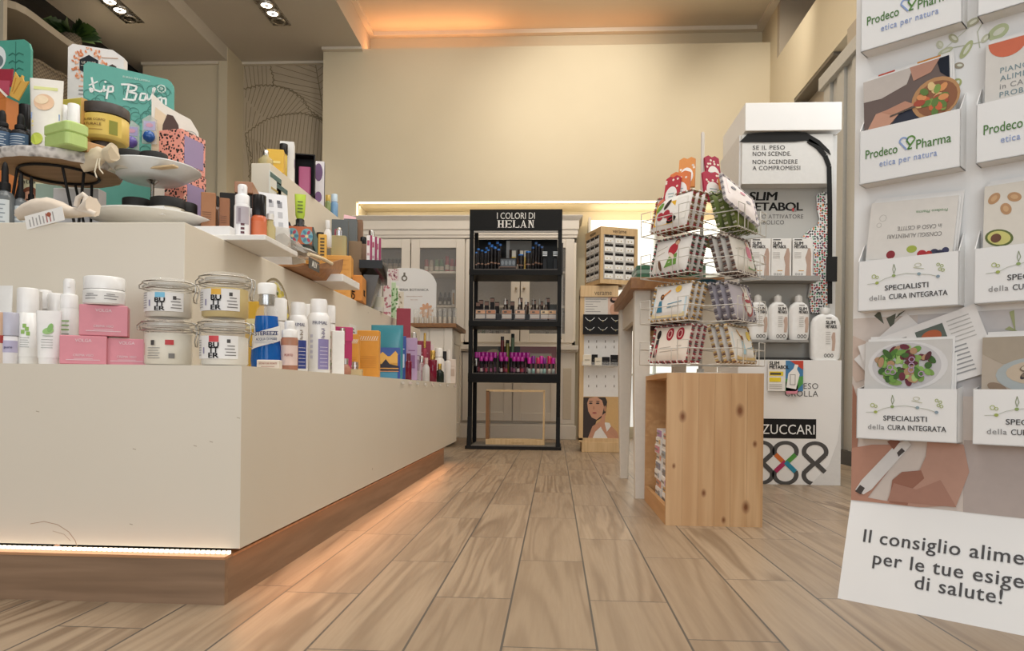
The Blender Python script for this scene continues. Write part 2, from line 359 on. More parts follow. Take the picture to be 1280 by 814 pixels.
# rear wall above the niche, its niche and the recess behind it
m = MB(); m.box(-1.72, YB, 2.01, XR, 6.5, ZC, 'wall_cream'); m.box(-2.02, YB, 0, -1.72, 6.62, ZC, 'wall_cream'); m.box(-1.72, 6.5, 2.01, XR, 6.62, ZH, 'wall_cream')
wr_ = struct(m, 'wall_rear')
m = MB(); m.box(-1.72, 6.62, 0, XR, 6.72, 2.4, 'wall_cream'); struct(m, 'wall_niche')
m = MB(); m.box(-1.675, 6.44, ZH - .035, XR, 6.5, ZH, 'trim_white'); m.box(-1.674, 1.6, ZH - .034, -1.63, 6.44, ZH, 'trim_white'); m.box(1.69, 1.6, ZH - .034, XR, 6.44, ZH, 'trim_white'); struct(m, 'trim_1')
m = MB(); m.box(-2.83, 6.46, ZC - .022, -2.02, 6.5, ZC, 'trim_white'); m.box(-2.02, 6.20, ZC - .022, -1.675, YB, ZC, 'trim_white'); m.box(-3.59, 6.17, ZL - .022, -2.90, 6.2, ZL, 'trim_white'); struct(m, 'trim_2')
# papered wall with a leaf drawing
m = MB(); m.box(-2.9, 6.5, 0, -2.02, 6.6, ZC, 'wallpaper'); wp = struct(m, 'wall_papered')
m = MB(); m.X = FR(6.5)
def wpt(c): p = PY(180 + .2457 * c[0], .2457 * c[1], 6.5); return (min(max(p.x, -2.895), -2.022), p.z)
def resamp(pl, n):
    L = [0]
    for a, b in zip(pl, pl[1:]): L.append(L[-1] + math.dist(a, b))
    out = []
    for i in range(n + 1):
        t = L[-1] * i / n; j = max(jj for jj in range(len(L)) if L[jj] <= t + 1e-9); j = min(j, len(pl) - 2); f = (t - L[j]) / (L[j + 1] - L[j])
        out.append(tuple(pl[j][q] + (pl[j + 1][q] - pl[j][q]) * f for q in (0, 1)))
    return out
def scallop(pl, n, amp):
    r = resamp(pl, n * 4); out = []
    for i, p in enumerate(r):
        a, b = r[max(i - 1, 0)], r[min(i + 1, len(r) - 1)]; l = math.dist(a, b) or 1
        k_ = amp * abs(math.sin(math.pi * i / 4)); out.append(wpt((p[0] + (b[1] - a[1]) / l * k_, p[1] - (b[0] - a[0]) / l * k_)))
    return out
def veins(A, B, n, wd=.0045):
    for a, b in zip(resamp(A, n), resamp(B, n)): m.line([wpt(a), wpt(b)], wd, '#84775f', .0004)
outB = [(497, 462), (580, 440), (660, 440), (740, 460), (800, 500), (840, 565), (925, 625)]
outC = [(515, 690), (560, 655), (620, 615), (700, 590), (800, 580), (880, 600), (975, 665)]
midA = [(868, 300), (890, 430), (915, 600), (930, 650)]
m.line(scallop(outB, 22, 9), .009, '#86795f', .0006); m.line(scallop(outC, 24, 9), .009, '#86795f', .0006)
m.line(scallop([(640, 310), (640, 350), (655, 400), (650, 440)], 6, 8), .009, '#86795f', .0006)
m.line([wpt(p) for p in midA], .007, '#86795f', .0006)
m.line(scallop([(515, 690), (520, 740), (545, 800), (530, 900), (560, 1000)], 12, 8), .009, '#86795f', .0006)
veins([(866, 290), (880, 370), (892, 450), (902, 520), (914, 600), (926, 645)], [(800, 270), (690, 300), (650, 345), (655, 430), (760, 470), (850, 575)], 13)
veins([(872, 330), (890, 430), (915, 600), (930, 650)], [(975, 270), (975, 350), (975, 520), (975, 600)], 10)
veins([(505, 300), (560, 300), (620, 300)], [(530, 455), (570, 445), (625, 440)], 5)
veins(outB, [(500, 480), (620, 610), (700, 590), (800, 580), (880, 600)], 20)
veins([(500, 500), (560, 560), (615, 610)], [(500, 680), (530, 650), (590, 630)], 5)
veins(outC, [(540, 900), (640, 1200), (760, 1200), (860, 1200), (975, 1200)], 26)
veins([(540, 700), (580, 720), (600, 730)], [(530, 820), (560, 800), (620, 760)], 4)
m.o('leaf_drawing', wp)
# left rear panel, pilaster return and dark recess, left wall
m = MB(); m.box(-3.59, 6.2, 0, -2.9, 6.6, ZL, 'wall_cream'); struct(m, 'wall_rear_left')
m = MB(); m.box(-2.905, 6.17, 0, -2.826, 6.6, ZC - .001, 'wall_cream'); struct(m, 'trim_3')
m = MB(); m.box(XL - .1, -3, 0, XL, 6.9, ZL, 'dark_wall'); m.box(XL, 6.6, 0, -3.5, 6.7, ZL, 'dark_wall'); struct(m, 'wall_left')
# right wall: band over a doorway, raised part behind
m = MB(); m.box(XR, -.2, 0, XR + .12, 2.4, 2.6, 'wall_cream'); m.box(XR, -.2, 2.6, XR + .12, 6.06, 3.1, 'wall_cream'); m.box(XR, 5.62, 0, XR + .12, 6.6, 2.6, 'wall_cream')
m.box(XR, 6.06, 2.6, XR + .12, 6.6, ZH, 'wall_cream'); struct(m, 'wall_right')
m = MB(); m.box(XR + .5, 1.0, 2.9, XR + .56, 6.1, ZH, 'wall_grey'); m.box(XR, 6.0, 3.1, XR + .56, 6.06, ZH, 'wall_grey'); m.box(XR + .12, 1, 3.1, XR + .5, 6.06, 3.14, 'wall_grey'); struct(m, 'wall_upper_right')
m = MB(); m.box(XR + .1, 4.8, 0, XR + .12, 5.66, 2.6, 'wall_grey'); m.box(XR + .004, 4.85, 2.575, XR + .12, 5.62, 2.6, '#6f675a'); struct(m, 'door_1')
# ribbed folding shutter of the side window
m = MB()
for i in range(16):
    y = 3.02 + i * .112; m.box(XR - .05 - (.018 if i % 2 else 0), y, .08, XR - .02, y + .106, 2.34, '#b4b2ab')
m.box(XR - .09, 2.98, 2.34, XR, 4.84, 2.42, '#bcbab3'); m.box(XR - .09, 2.98, 0, XR, 4.84, .08, '#3a3632')
struct(m, 'window_1')
m = MB(); m.box(XR - .02, 2.4, 0, XR + .02, 4.56, 2.6, 'wall_grey'); struct(m, 'wall_window_side')
# skirting along the right
m = MB(); m.box(XR - .016, 4.45, 0, XR, 6.24, .1, '#5f4a38'); struct(m, 'baseboard_right')
# led line under the rear wall and the lit niche
m = MB(); m.box(-1.70, YB + .004, 1.998, XR - .02, YB + .02, 2.010, 'led_warm'); m.box(-1.716, YB + .004, 1.60, -1.706, YB + .016, 2.0, 'led_warm'); m.o('led_strip', wr_)
area('niche_strip_light', (-.3, 6.36, 2.0), (-.3, 6.5, 1.7), 3.0, .02, 2.6, (1, .88, .66))
area('cove_light', (-1.1, 6.40, 3.34), (-1.1, 5.6, 3.9), 1.1, .04, 2.6, ORANGE)
area('cove_light', (0.1, 6.40, 3.34), (0.1, 5.6, 3.9), 1.5, .04, 1.1, ORANGE)
area('cove_light', (-1.64, 4.9, 3.35), (-1.0, 4.9, 3.6), .04, 2.6, 2.6, ORANGE)
# recessed lamp trays: chromed frame with three tilting lamps
def tray(loc, label, rz, on, power):
    t = thing('recessed_spotlight', label, 'ceiling light', loc, rz, 'recessed ceiling spotlights')
    m = MB(); m.box(-.075, -.20, -.006, .075, -.188, .004, '#bdb8b0:m'); m.box(-.075, .188, -.006, .075, .20, .004, '#bdb8b0:m')
    m.box(-.075, -.19, -.006, -.063, .19, .004, '#bdb8b0:m'); m.box(.063, -.19, -.006, .075, .19, .004, '#bdb8b0:m'); m.box(-.064, -.19, -.001, .064, .19, .004, '#6f685f'); m.o('trim_frame', t)
    for i, y in enumerate((-.122, 0, .122)):
        m = MB(); m.lathe([(.056, -.002), (.056, -.014), (.047, -.016), (.040, -.010)], '#c9c4bc:m', 20, (0, y), caps=False)
        b = m.o('lamp_ring', t); m = MB(); m.lathe([(.001, -.009), (.040, -.009)], 'lamp_glow' if on[i] else '#8b857b:m', 20, (0, y), caps=False); m.lathe([(.018, -.012), (.016, -.010)], '#efe9dd' if on[i] else '#5a554d', 12, (0, y)); m.o('lamp', b)
    if power:
        l = bpy.data.lights.new('spot_light', 'SPOT'); l.energy = power; l.color = WARM; l.spot_size = D(78); l.spot_blend = .8; l.shadow_soft_size = .05
        o = bpy.data.objects.new('spot_light', l); C.objects.link(o); o.location = (loc[0], loc[1], loc[2] - .03); o.rotation_euler = (D(4), D(3), 0)
tray((-3.25, 5.3, ZL), 'triple lamp tray in the left ceiling, over the curved shelf', 0, (0, 1, 1)[::-1], 30)
tray((-2.22, 5.62, ZC), 'triple lamp tray in the ceiling in front of the leaf wallpaper', 0, (1, 1, 0), 30)
def spot(loc, aim, power, ang=70, col=WARM):
    l = bpy.data.lights.new('spot_light', 'SPOT'); l.energy = power; l.color = col; l.spot_size = D(ang); l.spot_blend = .9; l.shadow_soft_size = .06
    o = bpy.data.objects.new('spot_light', l); C.objects.link(o); o.location = loc
    o.rotation_euler = (Vector(aim) - Vector(loc)).to_track_quat('-Z', 'Y').to_euler()
spot((.30, 4.9, ZH - .05), (.25, 6.25, 2.85), 62, 80, (1, .92, .80)); spot((1.2, 4.9, ZH - .05), (1.75, 6.1, 2.6), 40, 70, (1, .92, .8)); spot((-.9, 4.6, ZH - .05), (-1.1, 6.25, 2.5), 30, 80, (1, .92, .8))
spot((-1.9, 2.0, ZC - .03), (-.9, 2.3, .8), 22); spot((-1.9, .4, ZC - .03), (-1.2, 1.8, .9), 22)
# ---------------------------------------------------------------- the island counter
Z0, Z1, Z2 = .443, .755, 1.148
t = thing('display_counter', 'cream stepped display counter with wood plinth and lit lower edge', 'counter', (-1.4, 2.9, 0))
def cm(): m = MB(); m.X = Matrix.Translation((1.4, -2.9, 0)); return m
m = cm(); m.box(-2.4, 1.33, 0, -.604, 1.345, .084, 'plinth_wood'); m.box(-.619, 1.345, 0, -.604, 4.02, .084, 'plinth_wood_y'); m.box(-2.4, 1.345, 0, -.619, 4.02, .06, '#6a5442')
m.box(-2.4, 1.328, .084, -.604, 1.36, .089, 'lip_wood'); m.box(-.63, 1.36, .084, -.602, 4.02, .089, 'lip_wood')
m.o('plinth', t)
m = cm(); m.box(-2.4, 1.362, .098, -.590, 4.42, Z0, 'counter_paint'); m.X = m.X @ FR(1.362); sc_ = lambda *q: [(PY(u, v, 1.362).x, PY(u, v, 1.362).z) for u, v in q]
m.line(sc_((38, 655), (55, 652), (72, 656), (86, 665), (94, 676), (98, 688)), .0012, '#b3967c', 0, .0003); m.line(sc_((66, 664), (80, 668), (88, 676)), .0009, '#bca58c', 0, .0003); m.poly(sc_((66, 684), (70, 680), (75, 681), (74, 686), (67, 687)), '#b58f78', 0, .0003)
for u_, v_ in ((166, 561), (242, 557), (162, 655), (45, 514), (296, 522), (262, 552)): m.line(sc_((u_, v_), (u_ + 4, v_ + 1)), .0012, '#a8977f', 0, .0003)
m.o('lower_tier', t)
m = cm(); m.box(-2.4, 1.54, Z0, -.795, 4.3, Z1, 'counter_paint'); m.o('middle_tier', t, bevel=.002)
m = cm(); m.box(-1.015, 2.40, Z1, -.95, 3.32, Z2, 'counter_paint'); m.o('top_tier', t, bevel=.002)
m = cm()
for i in range(150): m.box(-2.1 + i * .01, 1.350, .0895, -2.094 + i * .01, 1.356, .0955, 'led_white')
m.box(-2.4, 1.3565, .0892, -.61, 1.3615, .0915, '#e8dfcc'); m.o('led_strip', t)
area('counter_strip_light', (-.597, 2.7, .0935), (-.40, 2.7, -.02), .006, 2.7, 1.25, ORANGE).rotation_euler = (0, D(-52), 0)
area('counter_strip_light', (-1.4, 1.34, .093), (-1.4, 1.30, -.1), 1.6, .006, .12, ORANGE)
# white overhanging slabs on the middle tier
def slab(label, x0, y0, x1, y1, z, th):
    m = MB(); m.X = Matrix.Translation((-(x0 + x1) / 2, -(y0 + y1) / 2, -z)); w_, d_ = x1 - x0, y1 - y0
    m.rbox(w_, d_, z, z + th, .004, '#e9e6e1', ((x0 + x1) / 2, (y0 + y1) / 2)); return tag(m.o('shelf_slab', None, ((x0 + x1) / 2, (y0 + y1) / 2, z)), label, 'shelf')
# ---------------------------------------------------------------- dresser at the back
DX0, DX1, DY = -1.69, .165, 6.25
t = thing('dresser', 'tall cream dresser with glazed doors in the lit niche behind the black stand', 'cabinet', (-.76, 6.4, 0))
def dm(): m = MB(); m.X = Matrix.Translation((.76, -6.4, 0)); return m
m = dm(); m.box(DX0, DY, 0, DX1, 6.6, .13, 'cabinet_white'); m.box(DX0 - .012, DY - .02, 0, DX1 + .012, DY, .115, 'cabinet_white'); m.o('plinth', t, bevel=.003)
m = dm(); m.box(DX0, DY + .02, .13, DX1, 6.6, .75, 'cabinet_white'); m.box(DX1 - .13, DY - .005, .13, DX1, DY + .03, .75, 'cabinet_white'); m.box(DX1 - .10, DY - .009, .17, DX1 - .03, DY - .004, .6, '#dccfba'); m.o('lower_carcass', t, bevel=.003)
m = dm(); m.box(DX0 - .03, DY - .06, .75, DX1 + .03, 6.6, .79, 'cabinet_white'); m.box(DX0 - .015, DY - .03, .735, DX1 + .015, DY + .03, .75, 'cabinet_white'); m.o('ledge', t, bevel=.004)
m = dm(); m.box(DX0, DY + .02, .79, DX0 + .04, 6.6, 1.8, 'cabinet_white'); m.box(DX1 - .03, DY + .02, .79, DX1, 6.6, 1.8, 'cabinet_white'); m.box(DX0, 6.575, .79, DX1, 6.6, 1.8, '#a59b8c'); m.box(DX0, DY + .02, 1.66, DX1, 6.6, 1.80, 'cabinet_white'); m.box(DX0, DY + .02, .79, DX1, 6.6, .83, 'cabinet_white')
m.box(-.79, DY + .02, .79, -.73, 6.6, 1.7, 'cabinet_white'); m.o('upper_carcass', t, bevel=.003)
for z in (1.115, 1.405):
    m = dm(); m.box(DX0 + .04, DY + .04, z, DX1 - .03, 6.575, z + .018, '#d8cebd'); m.o('shelf', t)
m = dm()
for z, e in ((1.70, .005), (1.725, .012), (1.75, .009)): m.box(DX0 - e, DY - e, z, DX1 + e, 6.6, z + .03, 'cabinet_white')
m.box(DX0 - .02, DY - .02, 1.77, DX1 + .02, 6.6, 1.84, 'cabinet_white')
for i in range(6): m.box(DX0 - .02 - i * .006, DY - .02 - i * .006, 1.84 + i * .007, DX1 + .02 + i * .006, 6.6, 1.848 + i * .007, 'cabinet_white')
m.o('cornice', t)
xs = [DX0 + .012, -1.245, -.775, -.305, DX1 - .012]
for i in range(4):
    a, b = xs[i] + .004, xs[i + 1] - .004; z0, z1 = .815, 1.69
    m = dm(); f_ = .075
    m.box(a, DY, z0, a + f_, DY + .02, z1, 'cabinet_white'); m.box(b - f_, DY, z0, b, DY + .02, z1, 'cabinet_white'); m.box(a + f_, DY, z0, b - f_, DY + .02, z0 + f_, 'cabinet_white'); m.box(a + f_, DY, z1 - f_, b - f_, DY + .02, z1, 'cabinet_white')
    dd = m.o('glazed_door', t, bevel=.004)
    m = dm(); m.box(a + f_ - .004, DY + .009, z0 + f_ - .004, b - f_ + .004, DY + .012, z1 - f_ + .004, 'door_glass'); m.o('glass_pane', dd)
    kx = b - .03 if i % 2 == 0 else a + .03; m = dm(); m.X = m.X @ Matrix.Translation((kx, DY, 1.27)) @ Matrix.Rotation(D(90), 4, 'X'); m.lathe([(.004, 0), (.004, .012), (.011, .016), (.011, .022), (.004, .027)], '#b9aa90', 12); m.o('knob', dd)
xs = [DX0 + .012, -1.22, -.79, -.36, DX1 - .13]
for i in range(4):
    a, b = xs[i] + .003, xs[i + 1] - .003; m = dm(); m.box(a, DY - .002, .15, b, DY + .02, .725, 'cabinet_white'); fr = .07
    for q in ((a, .15, a + fr, .725), (b - fr, .15, b, .725), (a + fr, .15, b - fr, .22), (a + fr, .655, b - fr, .725)): m.box(q[0], DY - .016, q[1], q[2], DY - .002, q[3], 'cabinet_white')
    dd = m.o('panel_door', t, bevel=.003)
    if i == 2: m = dm(); m.box(b - .045, DY - .03, .56, b - .03, DY - .016, .60, '#2b241d'); m.o('key_plate', dd)
# ---------------------------------------------------------------- brown-topped side cabinet, sign and tumblers
t = thing('side_cabinet', 'low cream cabinet with brown wooden top beyond the end of the counter', 'cabinet', (-1.1, 5.42, 0))
def sm(): m = MB(); m.X = Matrix.Translation((1.1, -5.42, 0)); return m
cx1 = -.735
m = sm(); m.box(-1.5, 5.17, .845, cx1 + .035, 5.73, .875, 'brown_top'); m.o('worktop', t, bevel=.004)
m = sm(); m.box(-1.46, 5.215, .05, cx1, 5.69, .845, 'cabinet_white'); m.box(-1.43, 5.25, 0, cx1 - .03, 5.66, .05, '#5b544b')
for a, z, b, zz in ((-1.46, .05, cx1 - .06, .12),): m.box(a, 5.205, z, b, 5.215, zz, 'cabinet_white')
m.box(cx1 - .055, 5.20, .05, cx1 + .004, 5.225, .845, 'cabinet_white'); m.box(cx1 - .16, 5.206, .70, cx1 - .055, 5.216, .845, 'cabinet_white')
m.box(cx1, 5.26, .12, cx1 + .006, 5.64, .16, 'cabinet_white'); m.box(cx1, 5.26, .74, cx1 + .006, 5.64, .80, 'cabinet_white'); m.box(cx1, 5.225, .12, cx1 + .006, 5.27, .8, 'cabinet_white'); m.box(cx1, 5.63, .12, cx1 + .006, 5.68, .8, 'cabinet_white'); m.o('carcass', t, bevel=.003)
m = sm(); m.box(-1.42, 5.205, .44, cx1 - .075, 5.215, .70, '#a99e8c'); m.box(-1.42, 5.195, .66, cx1 - .075, 5.207, .70, 'cabinet_white'); m.o('drawer_front', t, bevel=.003)
L = onY(514, 5.38, .875); wS = sz(62, L); hS = sz(72, L)
m = MB(); r = wS / 2
pts = [(-r, 0), (r, 0), (r, hS * .74)] + [(r - .01 - (r - .01) * (1 - math.cos(a)) * 1.0, hS * .76 + hS * .24 * math.sin(a)) for a in [D(12 * i) for i in range(1, 8)]] + [(-r * .55, hS), (-r, hS * .93)]
m.X = FR(0); m.poly(pts, 'card_white', -.004, .008)
m.text('MERIA BOTANICA', .026, .012, hS * .60, '#4a4440', .0045, 'C', .004, width=wS * .62); m.ring(-.055, hS * .82, .012, .022, '#7c7468', .0045); m.rect(-.062, hS * .86, -.048, hS * .92, '#7c7468', .0045)
m.text('saponi profumi e candele', .012, .02, hS * .50, '#b8907c', .0045); m.text('fiori e erbe', .012, .02, hS * .44, '#b8907c', .0045)
for i in range(9): a = i * .7; m.ell(.11 + .03 * math.cos(a), .11 + .035 * math.sin(a), .022, .012, '#dba985', .0045 + i * .0002, a=a)
m.rect(-r + .005, hS * .78, -r + .085, hS * .985, '#e9dcd8', .0045)
for i in range(26): m.ell(-r + .01 + random.random() * .07, hS * (.79 + random.random() * .18), .006, .004, '#c0788a', .0052, a=random.random() * 3)
tag(m.o('sign', None, L), 'white arched sign with small crest on the brown-topped side cabinet', 'sign')
m = MB(); m.X = FR(0)
for i in range(9):
    L = onY(519 + i * 6.1, 5.24 - .0 * (i % 2), .875); hh = sz(20 if i > 2 else 18, L); t = thing('glass_tumbler', ORD[i] + ' small glass tumbler from the left in the row on the brown-topped cabinet', 'glass', L, 0, 'glass tumblers on the side cabinet')
    m = MB(); m.lathe([(.001, .002), (.013, .003), (.0145, hh), (.016, hh), (.0155, 0), (.001, 0)], 'glass', 16, caps=False); m.o('glass_body', t)
    m = MB(); m.lathe([(.0115, .004), (.012, hh * .45)], '#d9cfc0:g', 12); m.o('wax', t)
# ---------------------------------------------------------------- black make-up stand
HX0, HX1, HY = -.606, .036, 5.12
t = thing('makeup_stand', 'tall black make-up display stand with shelves and white lettered header', 'display stand', (-.285, 5.3, 0))
def hm(): m = MB(); m.X = Matrix.Translation((.285, -5.3, 0)); return m
BK = '#100f0e'
hz = lambda v: PY(640, v, HY).z
for x in (HX0, HX1 - .028):
    m = hm(); m.box(x, HY, 0, x + .028, HY + .03, 1.655, BK); m.box(x, HY + .30, 0, x + .028, HY + .33, 1.655, BK); m.X = m.X @ LS(-x)
    m.X = hm().X @ RS(x); m.poly([(HY - .06, 0), (HY, 0), (HY, .22), (HY - .012, .22)], BK, 0, .028)
    m.o('upright', t, bevel=.002)
m = hm(); m.box(HX0 - .01, HY - .06, 0, HX1 + .01, HY + .33, .022, '#24211f'); m.box(HX0 + .03, HY - .055, .022, HX1 - .03, HY + .3, .03, '#6e675e'); m.o('base', t, bevel=.002)
for z0, z1, dp in ((hz(344), hz(337), .3), (hz(408), hz(401), .3), (hz(478), hz(467), .3)):
    m = hm(); m.box(HX0 + (.0 if z0 > .45 else -.012), HY - .012, z0, HX1, HY + dp, z1, BK); m.box(HX0 + .03, HY - .013, z1 - .004, HX1 - .03, HY - .005, z1 + .002, '#4a4542'); m.o('shelf', t)
m = hm(); m.box(HX0, HY - .005, hz(288), HX1, HY + .03, hz(262), BK); m.box(HX0, HY + .03, 1.64, HX1, HY + .33, 1.655, BK)
m.X = hm().X @ FR(HY - .005); hz0 = hz(283); cxh = -.285
m.text('I COLORI DI', .064, cxh, hz(274), '#d8d6d2', .001, 'C', .004, width=.262)
# HELAN in slab-serif capitals
def serif(m, word, x, y, h, wd, key, z):
    n = len(word); cw = wd / n; th, tn = h * .20, h * .08
    for i, ch in enumerate(word):
        a = x + i * cw + cw * .06; b = x + (i + 1) * cw - cw * .06; R = lambda x0, y0, x1, y1: m.rect(x0, y + y0 * h, x1, y + y1 * h, key, z)
        def stem(c, ww=th): R(c - ww / 2, 0, c + ww / 2, 1); R(c - ww / 2 - tn, 0, c + ww / 2 + tn, .09); R(c - ww / 2 - tn, .91, c + ww / 2 + tn, 1)
        l, r_ = a + th * .5 + tn, b - th * .5 - tn
        if ch == 'H': stem(l); stem(r_); R(l, .45, r_, .54)
        if ch == 'E': stem(l); R(l, 0, b, .09); R(l, .91, b, 1); R(l, .46, b - cw * .2, .54); R(b - tn, 0, b, .25); R(b - tn, .75, b, 1); R(b - cw * .24, .36, b - cw * .18, .64)
        if ch == 'L': stem(l); R(l, 0, b, .09); R(b - tn, 0, b, .3)
        if ch == 'A':
            c = (a + b) / 2; m.poly([(a + tn, y), (a + tn * 2.2, y), (c, y + h * .85), (c - tn * .4, y + h)], key, z); m.poly([(b - th - tn, y), (b - tn, y), (c + tn * .5, y + h), (c - tn * .5, y + h)], key, z)
            R(a + cw * .22, .28, b - cw * .25, .36); R(a - tn * .4, 0, a + tn * 3, .08); R(b - th - tn * 1.7, 0, b, .08)
        if ch == 'N': stem(l, tn * 1.2); stem(r_, tn * 1.2); m.poly([(l - tn, y + h), (l + th, y + h), (r_ + tn * .4, y), (r_ - tn * .4, y)], key, z)
serif(m, 'HELAN', cxh - .13, hz(285), hz(275.5) - hz(285), .262, '#efece8', .001)
m.o('header', t)
m = hm(); m.box(HX0 + .022, HY + .012, hz(290), HX1 - .02, HY + .03, hz(287.5), '#efe9df'); m.box(HX0 + .022, HY + .012, hz(315), HX0 + .026, HY + .03, hz(288), '#efe9df'); m.box(HX1 - .026, HY + .012, hz(320), HX1 - .022, HY + .03, hz(288), '#efe9df'); m.o('light_rail', t)
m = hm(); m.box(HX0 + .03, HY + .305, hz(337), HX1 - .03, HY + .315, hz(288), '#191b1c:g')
m.X = hm().X @ FR(HY + .305); m.rect(-.37, hz(337), -.345, hz(290), '#d9d9d6', .001); m.rect(-.345, hz(337), -.185, hz(290), '#8e8b84', .001); m.o('back_panel', t)  # pale and grey bands paint in a reflection of column and wall
m = hm(); m.box(HX1, HY + .02, hz(340), HX1 + .008, HY + .30, hz(303), '#3f3b38'); m.box(HX1, HY + .02, hz(420), HX1 + .008, HY + .3, hz(343), 'thin_film'); m.o('side_panel', t)
m = hm(); m.X = hm().X @ FR(HY + .30); za, zb = hz(467), hz(430)
m.rect(HX0 + .03, za, -.42, zb, '#77705f', 0, .008); m.rect(-.42, za, -.26, zb, '#3f4440', 0, .008); m.rect(-.26, za, HX1 - .03, zb, '#a26f70', 0, .008); m.rect(-.21, zb - .12, -.03, zb - .05, '#c9c0a8', .009)
m.ell(-.47, zb - .06, .06, .035, '#c9b48e', .009, a=.4); m.ell(-.51, zb - .08, .03, .05, '#9a6a70', .0092, a=.4); m.o('backboard', t)
# wooden frame box on its base
L = onY(645, 5.16, .03); t = thing('wooden_rack', 'open pale wooden frame standing inside the foot of the black stand', 'rack', (-.285 + .06, 5.17, .0305))
def zz(v): return PY(645, v, 5.17).z - .03
x0, x1 = PY(608, 520, 5.17).x + .225, PY(681, 520, 5.17).x + .225
m = MB(); m.box(x0, -.05, 0, x1, .06, zz(549), 'pale_wood'); m.X = FR(-.05); m.text('veramente', .02, (x0 + x1) / 2 + .02, zz(556) + .01, '#b08d5e', .0005, width=.09); m.o('bottom_box', t, bevel=.002)
for x, w_ in ((x0, .022), (x1 - .012, .012)):
    m = MB(); m.box(x, -.05, zz(549), x + w_, .06, zz(489), 'dark_wood' if w_ > .02 else 'pale_wood'); m.o('side_board', t)
m = MB(); m.box(x0, -.05, zz(490), x1, .06, zz(487.5), 'pale_wood'); m.o('top_board', t)
# goods on the stand: pencils with blue caps, compacts, bottles, magenta caps
def goods(kind, name, n, u0, u1, z, y, cat, lab, group, jit=0, uu=None):
    uu = sorted(uu) if uu else None
    for i in range(n):
        u = uu[i] if uu else u0 + (u1 - u0) * i / max(n - 1, 1)
        L = onY(u, y, z); L.x = min(max(L.x, HX0 + .045), HX1 - .045)
        t = thing(name, lab % (ORD[i] if i < 16 else 'last'), cat, L, 0, group); kind(t, i)
zt = hz(337) + .002; zm_ = hz(401) + .002; zl = hz(467) + .002
def pen(col, h, r=.010):
    def f(t, i):
        hh = h * (.88 + .24 * ((i * 37) % 10) / 10); m = MB(); m.lathe([(r, 0), (r, hh * .62), (r * .8, hh * .64)], '#1c1a1b:g', 12); m.lathe([(r * 1.01, hh * .28), (r * 1.01, hh * .34)], '#8a6a58', 12); m.o('barrel', t)
        m = MB(); m.lathe([(r * 1.02, hh * .62), (r * 1.02, hh * .985), (r * .85, hh)], '#222024:g', 12); m.lathe([(r * 1.05, hh * .93), (r * 1.05, hh * 1.005)], col + ':g', 12); m.o('cap', t)
    return f
B1 = '#2f73c4'
goods(pen(B1, .145), 'makeup_pencil', 4, 592, 606, zt, HY + .05, 'makeup', 'blue-capped make-up pencil, %s of the four at the left end of the top shelf', 'blue-capped pencils at the left')
goods(pen(B1, .20), 'mascara', 6, 607, 624, zt, HY + .13, 'makeup', 'tall blue-topped mascara, %s from the left in the rear row of the top shelf', 'mascaras in the rear row')
goods(pen(B1, .165), 'eyeliner', 4, 609, 622, zt, HY + .05, 'makeup', 'blue-topped eyeliner in the front left row of the top shelf, %s from the left', 'eyeliners in the front row')
goods(pen(B1, .125, .018), 'nail_pencil', 2, 650, 659, zt, HY + .05, 'makeup', 'thick blue-capped pot, %s of the pair right of the middle of the top shelf', 'thick blue pots')
goods(pen('#3563a0', .20), 'brow_pencil', 4, 665, 676, zt, HY + .12, 'makeup', 'slim pencil with pale blue top, %s in the right group of the top shelf', 'slim pencils at the right')
def disc_stack(t, i):
    m = MB(); m.rbox(.032, .03, 0, .085, .004, '#161516:g'); m.o('holder', t); m = MB()
    for j in range(3): m.box(-.016, -.018, .10 + j * .012, .016, .01, .107 + j * .012, '#cfd6dc')
    m.box(-.012, -.005, .085, .012, .005, .10, '#161516'); m.o('tester_card', t)
goods(disc_stack, 'tester_holder', 2, 680, 693, zt, HY + .06, 'makeup', 'black tester holder with pale stripes, %s of two at the right end', 'tester holders')
def palette(t, i):
    m = MB(); m.box(-.062, -.035, 0, .062, .03, .022, '#8d6e5c'); m.box(-.058, -.036, .004, .058, -.03, .018, '#2a2626'); m.o('tray', t); m = MB(); m.box(-.06, .0, .022, .06, .012, .088, '#26282c'); m.X = FR(0); m.rect(-.052, .03, .052, .08, '#4d545c', .0005)
    for q in range(4): m.ell(-.039 + q * .026, .055, .010, .017, '#79828a', .0012)
    m.o('lid', t)
goods(palette, 'eye_palette', 1, 634, 634, zt, HY + .06, 'makeup', 'open dark eyeshadow palette in the middle of the top shelf, %s there', None)
def cart(t, i):
    c = ('#e9c24c', '#d98a5a', '#ecc75a', '#e2a58a')[i % 4]; m = MB(); m.rbox(.034, .03, 0, .165, .002, '#efe6d6'); m.X = FR(-.015); m.rect(-.016, .03, .016, .12, c, .0003); m.ell(0, .075, .009, .02, '#c1542f', .0011); m.o('box', t)
goods(cart, 'skincare_carton', 4, 641, 671, zt, HY + .2, 'box', 'cream carton with yellow label, %s of four at the back of the top shelf', 'cartons at the back of the top shelf', uu=[641, 650, 657, 668])
def amb(t, i): m = MB(); m.lathe([(.016, 0), (.016, .09), (.008, .105), (.008, .115)], '#5a3a28:g', 14); m.lathe([(.0165, .02), (.0165, .06)], '#d9cdbd', 14); m.o('bottle', t); m = MB(); m.lathe([(.0095, .11), (.009, .165)], '#2a1d18', 12); m.o('dropper', t)
goods(amb, 'serum_bottle', 2, 637, 647, zt, HY + .16, 'bottle', 'small amber serum bottle, %s of two beside the cream cartons', 'amber serum bottles')
